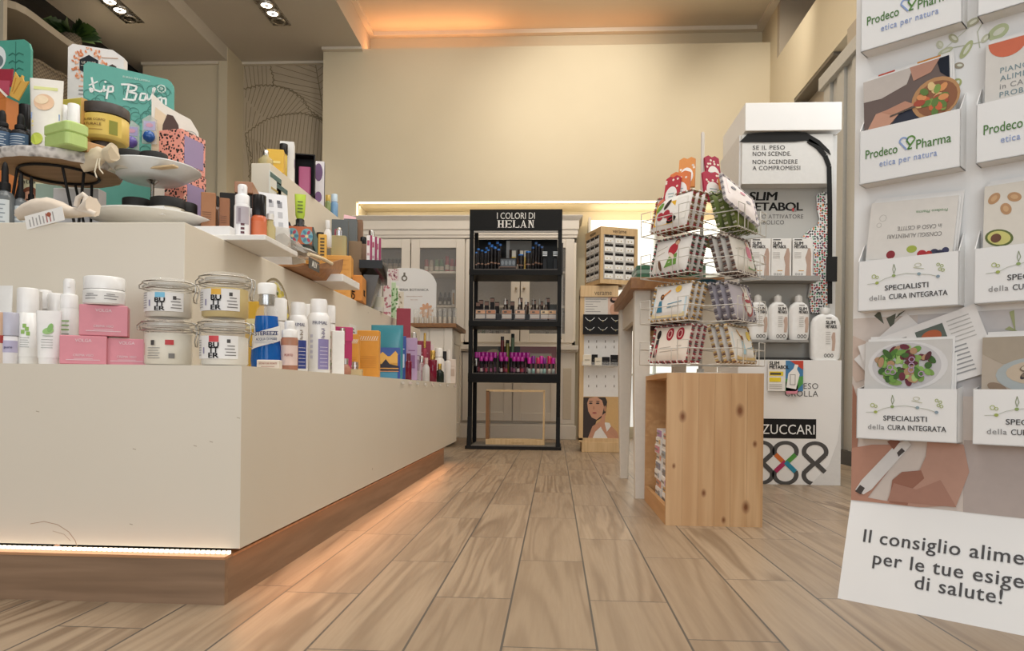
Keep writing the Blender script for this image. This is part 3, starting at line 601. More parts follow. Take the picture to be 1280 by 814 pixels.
# middle shelf
CP = ['#d9bf98', '#cfa276', '#c79673', '#b67c5a', '#a9714f', '#cda489', '#b5805f']
def compact(t, i):
    k_ = .85 if i > 4 else 1; m = MB(); m.box(-.036 * k_, -.055, 0, .036 * k_, 0, .008, '#4c4541:g'); m.X = Matrix.Translation((0, -.028, .008)) @ Matrix.Rotation(D(8), 4, 'X'); m.ell(0, 0, .030 * k_, .024, CP[i], 0, .004, 24); m.o('powder_pan', t)
    m = MB(); m.X = Matrix.Translation((0, 0, .008)) @ Matrix.Rotation(D(-10), 4, 'X'); m.box(-.036 * k_, 0, 0, .036 * k_, .006, .07, '#5a534e:g'); m.X = m.X @ FR(0); m.rect(-.032 * k_, .004, .032 * k_, .034, '#b3aca6', .0004); m.rect(-.032 * k_, .04, .032 * k_, .064, CP[(i + 2) % 7], .0004); m.rect(-.02 * k_, .046, .0, .058, '#4a4038', .0009); m.o('mirror_lid', t)
goods(compact, 'powder_compact', 7, 0, 0, zm_ + .006, HY + .06, 'makeup', 'open face powder compact, %s from the left at the front of the middle shelf', 'powder compacts on the middle shelf', uu=[600, 613, 633, 649.5, 668, 680.5, 689.5])
def found(t, i): m = MB(); m.lathe([(.013, 0), (.014, .05), (.008, .06), (.008, .07)], '#4a3a30:g', 14); m.o('bottle', t); m = MB(); m.lathe([(.006, .07), (.0085, .074), (.004, .10), (.002, .115)], '#efedea:g' if i < 3 else '#a7a7a2:g', 12); m.o('pump', t)
goods(found, 'foundation_bottle', 6, 0, 0, zm_ + .055, HY + .13, 'makeup', 'foundation bottle with pale pump, %s from the left on the middle shelf', 'foundation bottles', uu=[631, 649, 657, 666, 674, 682])
def lipbox(t, i): hh = (.15, .165, .155, .18)[i % 4]; m = MB(); m.rbox(.03, .03, 0, hh, .002, '#241e1e'); m.X = FR(-.015); m.rect(-.014, hh - .03, .014, hh - .006, '#8d6a5a', .0004); m.rect(-.012, hh * .3, .012, hh * .45, '#5b5350', .0004); m.o('box', t)
goods(lipbox, 'makeup_box', 12, 0, 0, zm_, HY + .2, 'box', 'slim dark make-up box, %s from the left in the rear row of the middle shelf', 'dark boxes behind the compacts', uu=[594, 601, 608, 615, 621, 632, 640, 650, 658, 667, 676, 684])
def riser(t, i): m = MB(); m.box(-.25, 0, 0, .25, .09, .052, '#1d1a1a:g'); m.o('step', t)
goods(riser, 'display_step', 1, 642, 642, zm_, HY + .09, 'display step', 'black step behind the compacts on the middle shelf, %s in depth', None)
def dbox(t, i): m = MB(); m.rbox(.055, .05, 0, .135, .002, '#3a3a33'); m.X = FR(-.025); m.rect(-.02, .06, .02, .075, '#55554c', .0004); m.o('box', t)
goods(dbox, 'gift_box', 1, 691, 691, zm_, HY + .215, 'box', 'dark olive box at the right end of the middle shelf, %s', None)
# lower shelf
MG = '#a81f8a'
def lip(h):
    def f(t, i):
        m = MB(); m.lathe([(.010, 0), (.010, h * .55)], ('#2a2024:g', '#4a2030:g', '#33202a:g')[i % 3], 12); m.lathe([(.0103, h * .1), (.0103, h * .3)], ('#b8a8a8', '#a03a4a', '#8a4a6a')[i % 3] + ':g', 12); m.o('tube', t)
        m = MB(); m.lathe([(.0125, h * .55), (.0125, h * .74)], '#1d191c:g', 12); m.lathe([(.0145, h * .74), (.0145, h), (.013, h * 1.01)], MG + ':g', 12); m.o('cap', t)
    return f
goods(lip(.15), 'lipstick', 13, 0, 0, zl, HY + .13, 'makeup', 'magenta-capped lipstick, %s from the left in the rear row of the lower shelf', 'lipsticks in the rear row', uu=[593, 599, 604, 609, 614, 619, 626, 631, 640, 645, 650, 655, 660])
goods(lip(.115), 'lip_gloss', 8, 0, 0, zl, HY + .05, 'makeup', 'magenta-capped lip gloss, %s from the left in the front row of the lower shelf', 'lip glosses in the front row', uu=[602, 608, 614, 627, 643, 648, 653, 633])
def nail(t, i): m = MB(); m.lathe([(.009, 0), (.013, .01), (.012, .03), (.006, .036)], ('#a8b0a8:g', '#8fb0a8:g', '#c2b2a4:g')[i % 3], 14); m.o('bottle', t); m = MB(); m.lathe([(.007, .036), (.0065, .07)], '#1d191c:g', 12); m.lathe([(.0145, .07), (.0145, .11 + .012 * (i % 2)), (.013, .112 + .012 * (i % 2))], ('#c4259a:g', '#7d2382:g', '#c4255a:g')[i % 3], 12); m.o('cap', t)
goods(nail, 'nail_polish', 7, 663, 693, zl, HY + .06, 'makeup', 'nail polish with pink top, %s from the left, lower shelf of the black stand', 'nail polishes at the right', uu=[662, 667, 673, 681, 687, 692, 677])
def metal_pen(t, i): m = MB(); m.lathe([(.005, 0), (.005, .05)], '#1d191c:g', 10); m.o('body', t); m = MB(); m.lathe([(.0045, .05), (.0045, .095), (.003, .1)], '#d6d4d0:m', 10); m.o('cap', t)
goods(metal_pen, 'lip_pencil', 3, 588, 596, zl, HY + .04, 'makeup', 'silver-tipped lip pencil, %s of three at the left end of the lower shelf', 'silver-tipped lip pencils')
for i, (u, h_, c1, c2) in enumerate(((628, .27, '#7a1c24', '#3a1a20'), (634.5, .245, '#8f8a3a', '#2c2a18'), (641, .29, '#5e7d5c', '#1d2a22'))):
    L = onY(u, HY + .22, zl); t = thing('lipstick_display', ('tall dark red', 'tall olive', 'tallest green')[i] + ' tube standing up behind the magenta caps', 'makeup', L, 0, 'tall tubes behind the magenta caps')
    m = MB(); m.lathe([(.012, 0), (.012, h_ * .7)], c1 + ':g', 14); m.o('tube', t); m = MB(); m.lathe([(.013, h_ * .7), (.013, h_ * .9)], c1 + ':g', 14); m.lathe([(.0125, h_ * .9), (.0125, h_)], c2 + ':g', 14); m.o('cap', t)
# goods behind the dresser glass
for i, (u, c1, hh) in enumerate(((532, '#b0605a', .12), (538, '#c9b5a0', .115), (545, '#7d9a72', .12), (551, '#5d8a60', .12), (558, '#b5434a', .15), (564, '#bb5058', .125), (570, '#a8575a', .12))):
    L = onY(u, 6.42, 1.424); t = thing('cosmetic_bottle', ORD[i] + ' coloured bottle from the left on the upper shelf behind the dresser glass', 'bottle', L, 0, 'bottles behind the dresser glass')
    m = MB(); m.lathe([(.019, 0), (.019, hh * .7), (.016, hh * .76)], c1, 14); m.lathe([(.0195, hh * .2), (.0195, hh * .5)], '#d8c9b4', 14); m.o('body', t); m = MB(); m.lathe([(.017, hh * .74), (.016, hh)], c1, 14); m.o('cap', t)
for i in range(6):
    L = onY(468 + i * 6.3, 6.42, 1.424); t = thing('brown_jar', ORD[i] + ' dark-lidded brown jar from the left on the upper shelf behind the left glass door', 'jar', L, 0, 'brown jars behind the dresser glass')
    m = MB(); m.lathe([(.02, 0), (.02, .085)], '#7d6a50', 14); m.lathe([(.0205, .02), (.0205, .06)], '#a3906f', 14); m.o('body', t); m = MB(); m.lathe([(.021, .085), (.021, .125)], '#2e2a26', 14); m.o('lid', t)
for i, u in enumerate((550, 556, 561)):
    L = onY(u, 6.42, 1.134); t = thing('perfume_bottle', ORD[i] + ' black perfume bottle from the left beside the gold boxes behind the dresser glass', 'bottle', L, 0, 'black perfume bottles behind the dresser glass')
    m = MB(); m.rbox(.036, .03, 0, .08, .006, '#1f1c1d:g'); m.X = FR(-.015); m.rect(-.010, .02, .010, .045, '#b9b1a6', .0005); m.o('body', t); m = MB(); m.lathe([(.009, .08), (.010, .1), (.006, .125)], '#2a2627:g', 12); m.o('stopper', t)
for i, u in enumerate((566.5, 572)):
    L = onY(u, 6.42, 1.134); m = MB(); m.rbox(.03, .03, 0, .145, .002, ('#d8d3c8', '#b48a4e')[i]); m.X = FR(-.015); m.rect(-.008, .02, .008, .12, ('#b48a4e', '#8d6836')[i], .0005); tag(m.o('perfume_carton', None, L), ('silver-white', 'gold')[i] + ' slim carton beside black bottles behind the dresser glass', 'box')
for i, (u, c1, hh) in enumerate(((597, '#4b5a3a', .10), (604, '#4b5a3a', .11), (614, '#3d2d24', .10), (622, '#3d2d24', .095), (631, '#8b8378', .10), (637, '#7d766c', .10), (668, '#e2ddd2', .06), (676, '#e6e2d8', .055), (684, '#5a554d', .09), (692, '#c9c3b7', .06))):
    L = onY(u, 6.42, .831); t = thing('small_pot', ORD[i] + ' small pot from the left at the bottom of the dresser behind the black stand', 'pot', L, 0, 'pots at the bottom of the dresser')
    m = MB(); m.lathe([(.018, 0), (.02, hh * .6), (.016, hh * .7)], c1, 14); m.o('body', t); m = MB(); m.lathe([(.017, hh * .7), (.015, hh)], c1, 14); m.o('lid', t)
# lit glass shelves to the right of the dresser
t = thing('lit_shelves', 'white backlit glass shelving in the niche behind the tan earring tower', 'shelf', (.97, 6.5, 0))
m = MB(); m.box(-.68, .06, .1, .8, .1, 1.9, 'lit_panel'); m.o('back_panel', t)
for z in (.55, .98, 1.40, 1.86):
    m = MB(); m.box(-.68, -.14, z, .8, .06, z + .012, 'led_white' if z in (.98, 1.86) else '#d9e2e0'); m.o('shelf', t)
m = MB(); m.box(-.70, -.14, 0, -.68, .1, 1.9, '#dfd8cc'); m.box(.8, -.14, 0, .82, .1, 1.9, '#dfd8cc'); m.box(-.12, -.02, 0, -.10, .06, 1.9, '#cfd6d4'); m.o('side_panel', t)
for i in range(3):
    m = MB(); m.lathe([(.05, 0), (.05, .16), (.03, .2), (.03, .24)], ('#dcd6ce', '#d3b7a3', '#e2ded6')[i], 16); m.lathe([(.032, .24), (.032, .28)], '#efece6', 14); tag(m.o('lotion_bottle', None, (.37 + i * .13, 6.44, 1.4135)), ORD[i] + ' pale lotion bottle from the left on the backlit shelf', 'bottle', 'lotion bottles on the lit shelves')
# ---------------------------------------------------------------- earring stand
TAN = '#cfae7c'; VY = 4.97
L0 = PZ(752, 566, 0); VX = L0.x
t = thing('jewellery_stand', 'tan wooden jewellery stand with pegboard and portrait of a woman', 'display stand', (VX, VY, 0))
x0, x1 = PY(724, 500, VY).x - VX, PY(779, 500, VY).x - VX
vz = lambda v: PY(750, v, VY).z
m = MB(); m.box(x0 + .02, 0, 0, x1, .32, vz(553), 'pale_wood'); m.o('foot_box', t, bevel=.002)
m = MB(); m.box(x0, .01, vz(551), x0 + .028, .3, vz(366), 'pale_wood'); m.box(x1 - .012, .01, vz(551), x1, .3, vz(366), 'pale_wood'); m.box(x0, .01, vz(553), x1, .3, vz(548), 'pale_wood'); m.o('side_frame', t, bevel=.001)
m = MB(); m.box(x0, .0, vz(371), x1 - .04, .3, vz(357), 'pale_wood'); m.X = FR(0); m.text('verame', .05, .0, vz(369), '#6e5a3c', .001, 'C', .004, width=.115); m.o('header', t, bevel=.001)
m = MB(); m.box(x0 + .028, .02, vz(548), x1 - .012, .04, vz(371), '#ece9e4'); m.X = FR(.02)
for v in (426, 433, 470, 482):
    for u in (736, 746, 757, 768): p = PY(u, v, VY); m.rect(p.x - VX - .003, p.z - .012, p.x - VX + .003, p.z + .004, '#8b8378', .0005)
m.o('pegboard', t)
def vp(c, s=523 / 90.0, u0=720, v0=430): p = PY(u0 + c[0] / s, v0 + c[1] / s, VY); return (p.x - VX, p.z)
m = MB(); m.X = FR(.018); ax0, ax1, az0, az1 = x0 + .03, x1 - .014, vz(550), vz(496)
m.rect(ax0, az0, ax1, az1, '#d2ab72', 0)
m.poly([vp(c) for c in [(38, 388), (120, 388), (215, 388), (228, 420), (215, 520), (150, 560), (125, 640), (118, 695), (38, 695)]], '#33251f', .0008)
m.poly([vp(c) for c in [(85, 690), (120, 600), (170, 565), (250, 590), (300, 640), (318, 700), (118, 695)]], '#c28e70', .0014)
m.poly([vp(c) for c in [(118, 695), (140, 640), (215, 570), (245, 575), (255, 600), (225, 640), (230, 697)]], '#e6e2dc', .002)
m.poly([vp(c) for c in [(82, 430), (95, 395), (150, 385), (190, 410), (205, 460), (190, 520), (150, 552), (115, 535), (90, 490)]], '#cf9b7c', .0026)
m.poly([vp(c) for c in [(170, 580), (190, 520), (215, 500), (210, 580), (225, 640), (300, 690), (240, 697), (190, 620)]], '#c89274', .0032)
for c in ((108, 432), (158, 432)): q = vp(c); m.ell(q[0], q[1], .012, .005, '#3a2a24', .0038)
for c in ((108, 418), (160, 418)): q = vp(c); m.ell(q[0], q[1], .014, .003, '#4a3428', .0038)
q = vp((135, 502)); m.ell(q[0], q[1], .015, .006, '#a14f4a', .0038); q = vp((130, 465)); m.ell(q[0], q[1], .005, .012, '#bb8466', .0038); q = vp((212, 470)); m.ell(q[0], q[1], .006, .02, '#c08c6c', .004)
m.o('portrait_poster', t)
m = MB(); m.X = FR(.016); q = lambda u, v: (PY(u, v, VY).x - VX, PY(u, v, VY).z)
a, b = q(729, 393), q(776, 370); m.rect(a[0], a[1], b[0], b[1], '#dcd6cd', 0)
for i, ww in enumerate((.14, .10, .05, .08, .06, .1)): c = q(732, 373 + i * 3.1); m.rect(c[0], c[1] - .006, c[0] + ww, c[1] - .002, '#8f8a84', .0008)
a, b = q(760, 393), q(776, 370); m.rect(a[0], a[1], b[0], b[1], '#d9b8a4', .001); c = q(768, 373); m.ell(c[0], c[1] - .01, .028, .02, '#2b211e', .0016); m.ell(c[0] + .004, c[1] - .002, .02, .012, '#c9967c', .0022); c = q(768, 387); m.ell(c[0], c[1], .03, .04, '#c99678', .0022)
m.o('printed_card', t)
m = MB(); m.X = Matrix.Translation((0, -.06, 0)) @ FR(.02); a, b = q(728.5, 418), q(775.5, 394); m.rect(a[0], a[1], b[0], b[1], '#191717', -.04, .04)
for i in range(3):
    for j in range(2):
        cx, cz = a[0] + .045 + i * .085, b[1] - .022 - j * .062
        m.line([(cx - .03, cz), (cx - .012, cz - .018), (cx + .012, cz - .018), (cx + .03, cz)], .0025, '#b9b4aa:m', .001); m.ell(cx, cz - .022, .004, .006, '#8a7c5c:m', .001)
tag(m.o('necklace_board', None, (VX, VY, 0)), 'black velvet necklace board hung on the tan jewellery stand', 'jewellery board')
L = onY(751, VY - .05, vz(457)); tt = thing('clear_shelf', 'clear acrylic shelf hooked on the pegboard under the black necklace board', 'shelf', L)
m = MB(); m.box(-.125, -.03, -.006, .125, .06, 0, 'glass'); m.o('plate', tt); m = MB(); m.box(-.125, -.034, -.006, .125, -.03, .02, 'glass'); m.o('lip', tt)
for i, (u, w_, h_, c1) in enumerate(((734, .055, .068, '#e2d8c4'), (743.5, .04, .072, '#1d1b1b'), (748, .045, .05, '#dcd2be'), (757.5, .05, .055, '#1f1d1d'), (768, .05, .07, '#191717'))):
    L = onY(u, VY - .045 + (.02 if i in (1, 4) else 0), vz(457)); m = MB(); m.rbox(w_, .02, 0, h_, .002, c1); m.X = FR(-.01); m.rect(-w_ * .3, h_ * .45, w_ * .3, h_ * .55, '#a09886' if i in (0, 2) else '#3a3838', .0004); tag(m.o('jewellery_box', None, L), ORD[i] + ' small box from the left on the clear shelf of the jewellery stand', 'box', 'boxes on the clear shelf')
# square revolving tower on top
TY = 5.09; tz0 = vz(357.5) + .0115; tz1 = PY(750, 282, 4.9).z
t = thing('earring_tower', 'square tan revolving tower of earring cards on top of the jewellery stand', 'display stand', (.37, TY, tz0), D(20))
th_ = tz1 - tz0; hw = .135
m = MB(); m.lathe([(.08, -.01), (.08, 0)], '#a08258', 16); m.box(-hw, -hw, 0, hw, hw, .028, 'pale_wood'); m.box(-hw, -hw, th_ - .05, hw, hw, th_, 'pale_wood')
for sx in (-1, 1):
    for sy in (-1, 1): m.box(sx * hw - (.022 if sx > 0 else 0), sy * hw - (.022 if sy > 0 else 0), .028, sx * hw + (.022 if sx < 0 else 0), sy * hw + (.022 if sy < 0 else 0), th_ - .05, 'pale_wood')
m.box(-hw + .012, -hw + .012, .02, hw - .012, hw - .012, th_ - .02, '#e8e5df')
m.X = FR(-hw); m.text('verame', .04, 0, th_ - .038, '#5e4a30', .0006, 'C', .004, width=.1); m.X = LS(-hw); m.text('verame', .04, 0, th_ - .038, '#5e4a30', .0006, 'C', .004, width=.1); m.o('tower_frame', t)
n = 0
for fr, nm in ((FR(-hw + .012), 'front'), (LS(-hw + .0112), 'left')):
    for r_ in range(5):
        for c_ in range(3):
            rs_ = (th_ - .05 - .03) / 5; cx, cz = -.076 + c_ * .076, .03 + rs_ * (r_ + .5); m = MB(); m.X = fr
            m.rect(cx - .03, cz - .025, cx + .03, cz + .025, '#f3f1ec', .012, .0015); m.rect(cx - .03, cz + .008, cx + .03, cz + .025, '#25211f', .0136, .0006); m.rect(cx - .003, cz + .021, cx + .003, cz + .027, '#b5b0a8:m', 0, .02)
            for q_ in (-.012, .012): m.ell(cx + q_, cz - .012, .004, .005, '#b9a77e:m', .0136, .001, 8)
            n += 1; o_ = tag(m.o('earring_card'), 'earring card, %s from the left, %s row from the top, %s face of the tower' % (ORD[c_], ORD[4 - r_], 'wide' if nm == 'front' else 'narrow'), 'earring card', 'earring cards on the tower')
            o_.location = (.37, TY, tz0); o_.rotation_euler.z = D(20)
# ---------------------------------------------------------------- table
TZ = .83
t = thing('table', 'white-legged wooden table with brown top behind the pine crate', 'table', (.75, 3.13, 0))
m = MB(); m.box(-.475, -.36, TZ - .045, -.13, .42, TZ, 'brown_top'); m.o('tabletop', t, bevel=.004)
m = MB(); m.box(-.44, -.30, TZ - .14, -.16, -.28, TZ - .045, '#d9d3c8'); m.box(-.44, .36, TZ - .14, -.16, .38, TZ - .045, '#d9d3c8'); m.box(-.44, -.3, TZ - .14, -.42, .38, TZ - .045, '#d9d3c8'); m.box(-.18, -.3, TZ - .14, -.16, .38, TZ - .045, '#d9d3c8'); m.o('apron', t)
for x, y in ((-.425, -.29), (-.425, .365), (-.175, -.29), (-.175, .365)):
    m = MB(); m.loft([[(px, py, z) for px, py in m.rr(ww, ww, .004, 2)] for ww, z in ((.038, 0), (.06, .5), (.06, TZ - .045))], '#ddd8ce', False)
    m.X = ID; q_ = m.o('leg', t); q_.location = (x, y, 0)
# ---------------------------------------------------------------- pine crate with boxes in it
CX0, CX1, CY0, CY1, CH = .337, .625, 2.26, 2.79, .462
t = thing('wooden_crate', 'knotty pine crate standing on end, open towards the table legs', 'crate', ((CX0 + CX1) / 2, (CY0 + CY1) / 2, 0))
def km(): m = MB(); m.X = Matrix.Translation((-(CX0 + CX1) / 2, -(CY0 + CY1) / 2, 0)); return m
m = km(); n_ = 6; w_ = (CX1 - CX0) / n_
for i in range(n_): m.box(CX0 + i * w_ + .0002, CY0, 0, CX0 + (i + 1) * w_ - .0002, CY0 + .016, CH, 'crate_pine')
m.o('front_panel', t)
m = km(); m.box(CX0, CY1 - .016, 0, CX1, CY1, CH, 'crate_side'); m.o('rear_panel', t)
m = km(); m.box(CX1 - .014, CY0 + .016, 0, CX1, CY1 - .016, CH, 'crate_side'); m.o('side_panel', t)
m = km(); m.box(CX0, CY0 + .016, CH - .016, CX1 - .014, CY1 - .016, CH, 'crate_side'); m.o('top_panel', t)
m = km(); m.box(CX0, CY0 + .016, .0, CX1 - .014, CY1 - .016, .014, 'crate_side'); m.box(CX0, CY0 + .016, .014, CX0 + .014, CY1 - .016, .055, 'crate_side'); m.o('bottom_rail', t)
bx = [('#eeebe6', '#e3a08a', .026), ('#f0eeea', '#d98fa0', .03), ('#efece8', '#e6c07a', .024), ('#f1efec', '#b78fc0', .03), ('#efedea', '#8b8f98', .028), ('#eae6e0', '#e0a08a', .03), ('#f2f0ed', '#a7b3bd', .03), ('#f0eeea', '#8a8fa6', .03)]
for col, y, n_ in ((0, 2.42, 9), (1, 2.58, 9)):
    z = .015
    for i in range(n_):
        a, b, h = bx[(i + col * 3) % 8]; m = MB(); m.box(0, -.065, 0, .14, .065, h, a); m.X = LS(0); m.rect(-.05, .004, .055, h - .004, b if i % 2 == 0 else a, .0004); m.rect(-.055, h * .35, .01, h * .6, '#8a8580', .0009); m.rect(.02, h * .25, .05, h * .8, b, .0009)
        tag(m.o('flat_box', None, (CX0 + .0175 + .003 * ((i * 7) % 3), y, z), 0, .0008), 'striped flat box, %s from the bottom of the %s stack in the crate' % (ORD[i], ('front', 'rear')[col]), 'box', 'flat boxes in the crate'); z += h + .0003
# ---------------------------------------------------------------- spinner rack of scented sachets on the crate
SX, SY = .482, 2.50
t = thing('spinner_rack', 'white wire revolving rack of cushions standing on the pine crate', 'display rack', (SX, SY, CH))
m = MB(); m.lathe([(.15, 0), (.15, .004), (.012, .008), (.012, .02)], '#d8d4cc', 28); m.o('base_plate', t)
m = MB(); m.lathe([(.006, .008), (.006, .805), (.003, .81)], '#cfc7bd', 10); m.o('pole', t)
tiers = [.03, .165, .315, .455]   # heights of the wire baskets above the crate
WN = '#d9d5cd'
for bi, bz in enumerate(tiers):
    m = MB()
    for a_ in (-52, 52):
        R_ = Matrix.Rotation(D(a_), 4, 'Z'); P_ = lambda x, y, z: tuple(R_ @ Vector((x, y, z)))
        for z in (bz, bz + .05): m.tube([P_(-.105, -.02, z), P_(-.105, -.174, z), P_(.105, -.174, z), P_(.105, -.02, z)], .0016, WN, 5)
        for x in (-.105, -.035, .035, .105): m.tube([P_(x, -.02, bz), P_(x, -.176, bz), P_(x, -.176, bz + .05 + (.025 if abs(x) > .1 else 0))], .0016, WN, 5)
        m.tube([P_(-.06, -.176, bz), P_(-.06, -.176, bz + .075), P_(-.105, -.176, bz + .075)], .0016, WN, 5); m.tube([P_(.06, -.176, bz), P_(.06, -.176, bz + .075), P_(.105, -.176, bz + .075)], .0016, WN, 5)
        m.tube([P_(0, -.02, bz + .0), (0, 0, bz + .0)], .0018, WN, 5); m.tube([P_(0, -.02, bz + .05), (0, 0, bz + .05)], .0018, WN, 5)
        m.tube([P_(-.105, -.02, bz), P_(.105, -.02, bz)], .0016, WN, 5); m.tube([P_(-.105, -.02, bz + .05), P_(.105, -.02, bz + .05)], .0016, WN, 5)
    m.o('wire_basket', t)
def cushion(art, base, edge, edge2, w_=.165, h_=.128, th=.022):
    """a plump square sachet with a zigzag braid edge; front face towards -Y, foot on z=0"""
    m = MB(); nu, nv = 10, 8
    def surf(sg):
        v = []
        for j in range(nv + 1):
            for i in range(nu + 1):
                a, b = i / nu * 2 - 1, j / nv * 2 - 1; k_ = (1 - a * a * a * a) * (1 - b * b * b * b); px = 1 - .03 * (1 - b * b) ; v.append((a * w_ / 2 * (1 - .035 * (1 - b * b)), sg * (th * .5 * k_ ** .5), h_ / 2 + b * h_ / 2 * (1 - .035 * (1 - a * a))))
        return v
    fs = [(j * (nu + 1) + i, j * (nu + 1) + i + 1, (j + 1) * (nu + 1) + i + 1, (j + 1) * (nu + 1) + i) for j in range(nv) for i in range(nu)]
    m.add(surf(-1), fs, base, True); m.add(surf(1), [f[::-1] for f in fs], base, True)
    m2 = MB(); per = []
    n_ = 24
    for i in range(n_): per.append((-w_ / 2 + w_ * i / n_, 0))
    for i in range(18): per.append((w_ / 2, h_ * i / 18))
    for i in range(n_): per.append((w_ / 2 - w_ * i / n_, h_))
    for i in range(18): per.append((-w_ / 2, h_ - h_ * i / 18))
    m2.X = FR(0)
    for i, (x, z) in enumerate(per):
        q = per[(i + 1) % len(per)]; dx, dz = q[0] - x, q[1] - z; l = math.hypot(dx, dz); nx, nz = dz / l, -dx / l
        m2.poly([(x, z), q, ((x + q[0]) / 2 + nx * .006, (z + q[1]) / 2 + nz * .005)], edge if i % 2 else ('#e9e4de:f' if i % 4 else edge2), -th * .22, th * .44)
    m3 = MB(); m3.X = Matrix.Translation((0, -th * .40, 0)) @ FR(0)
    art(m3, w_, h_)
    return m, m2, m3
def conform(m, w_, h_, th):
    out = []
    for x, y, z in m.v:
        a, b = max(-1, min(1, x / w_ * 2)), max(-1, min(1, (z - h_ / 2) / h_ * 2)); k_ = max(0, (1 - a ** 4) * (1 - b ** 4)) ** .5
        out.append((x, -th * .5 * k_ + (y + th * .40) - .0004, z))
    m.v = out
def art_fruit(m, w_, h_):
    m.rect(-w_ * .42, h_ * .12, w_ * .12, h_ * .78, '#edb92e', 0); m.rect(w_ * .14, h_ * .2, w_ * .42, h_ * .85, '#eeeae2', 0)
    for x, y in ((-.25, .38), (-.08, .42), (.04, .3)): m.ell(w_ * x, h_ * y, .014, .014, '#a92e3c', .0006)
    m.ell(-w_ * .3, h_ * .65, .02, .008, '#6f9a3c', .0006, a=.8); m.ell(-w_ * .1, h_ * .7, .02, .007, '#3a2a20', .0006, a=.9); m.ell(w_ * .08, h_ * .22, .02, .01, '#2a2522', .0006, a=.3); m.ell(-w_ * .33, h_ * .85, .016, .008, '#d87a5a', .0006, a=.5)
def art_girl(m, w_, h_):
    m.poly([(-w_ * .1, h_ * .12), (w_ * .22, h_ * .18), (w_ * .2, h_ * .5), (0, h_ * .42)], '#6d9a45', 0); m.ell(w_ * .08, h_ * .62, .018, .022, '#b9303e', .0006, a=-.6); m.ell(w_ * .16, h_ * .84, .010, .010, '#7a4a30', .0006); m.ell(w_ * .17, h_ * .80, .008, .008, '#e2b596', .001)
    m.ell(-w_ * .22, h_ * .2, .006, .02, '#6a4630', .0006, a=.4); m.line([(-w_ * .35, h_ * .5), (-w_ * .15, h_ * .58)], .002, '#c2b8a8'); m.line([(-w_ * .36, h_ * .65), (-w_ * .1, h_ * .74)], .002, '#c2b8a8'); m.ell(w_ * .06, h_ * .45, .006, .016, '#e9d2c0', .001, a=.9)
def art_sea(m, w_, h_):
    m.rect(-w_ * .44, h_ * .1, w_ * .44, h_ * .6, '#cfe3ec', 0); m.rect(-w_ * .44, h_ * .04, w_ * .44, h_ * .16, '#ecd9a8', .0004); m.poly([(-w_ * .3, h_ * .18), (-w_ * .14, h_ * .18), (-w_ * .2, h_ * .52), (-w_ * .26, h_ * .5)], '#3f7f9a', .0008)
    m.ell(-w_ * .2, h_ * .62, .008, .01, '#6a4630', .0008); m.ell(w_ * .2, h_ * .82, .012, .012, '#eec35a', .0008); m.line([(-w_ * .2, h_ * .62), (0, h_ * .8)], .005, '#e2944a', .001); m.line([(-w_ * .02, h_ * .4), (w_ * .34, h_ * .46)], .003, '#7fa6b8', .0008); m.line([(-w_ * .02, h_ * .3), (w_ * .3, h_ * .35)], .003, '#7fa6b8', .0008)
def art_hearts(m, w_, h_):
    for x in (.0, .27): m.ell(w_ * x, h_ * .74, .015, .022, '#a92436', 0); m.ell(w_ * x, h_ * .74, .009, .014, '#e7b9b2', .0006); m.ell(w_ * x, h_ * .74, .006, .010, '#8e1e30', .0012)
    m.line([(-w_ * .22, h_ * .35), (w_ * .35, h_ * .4)], .0022, '#b3a79a'); m.line([(-w_ * .2, h_ * .24), (w_ * .3, h_ * .28)], .0022, '#b3a79a'); m.poly([(-w_ * .4, h_ * .1), (-w_ * .3, h_ * .1), (-w_ * .28, h_ * .6), (-w_ * .36, h_ * .6)], '#3a3436', 0); m.ell(-w_ * .31, h_ * .74, .009, .016, '#2a2426', .0004); m.ell(-w_ * .32, h_ * .3, .006, .02, '#b0303e', .0006)
def art_rabbit(m, w_, h_):
    m.ell(w_ * .12, h_ * .42, .034, .042, '#a85a58', 0); m.ell(w_ * .12, h_ * .38, .022, .028, '#e9e4dc', .0006); m.ell(w_ * .12, h_ * .62, .016, .016, '#efeae2', .0012); m.ell(w_ * .06, h_ * .8, .006, .018, '#e4dcd2', .0012, a=.3); m.ell(w_ * .18, h_ * .8, .006, .018, '#e4dcd2', .0012, a=-.3); m.ell(w_ * .12, h_ * .5, .02, .006, '#a92e3c', .0018); m.ell(w_ * .09, h_ * .63, .002, .002, '#2a2422', .002); m.ell(w_ * .15, h_ * .63, .002, .002, '#2a2422', .002)
def art_green(m, w_, h_):
    m.poly([(w_ * .05, h_ * .1), (w_ * .42, h_ * .1), (w_ * .4, h_ * .55), (w_ * .16, h_ * .6)], '#6f9c5a', 0); m.ell(w_ * .2, h_ * .55, .018, .026, '#d0627a', .0006); m.ell(w_ * .2, h_ * .84, .010, .012, '#8a5a38', .0006); m.ell(w_ * .2, h_ * .8, .008, .008, '#e6bd9e', .001); m.line([(-w_ * .38, h_ * .6), (-w_ * .1, h_ * .62)], .0022, '#b8b4aa')
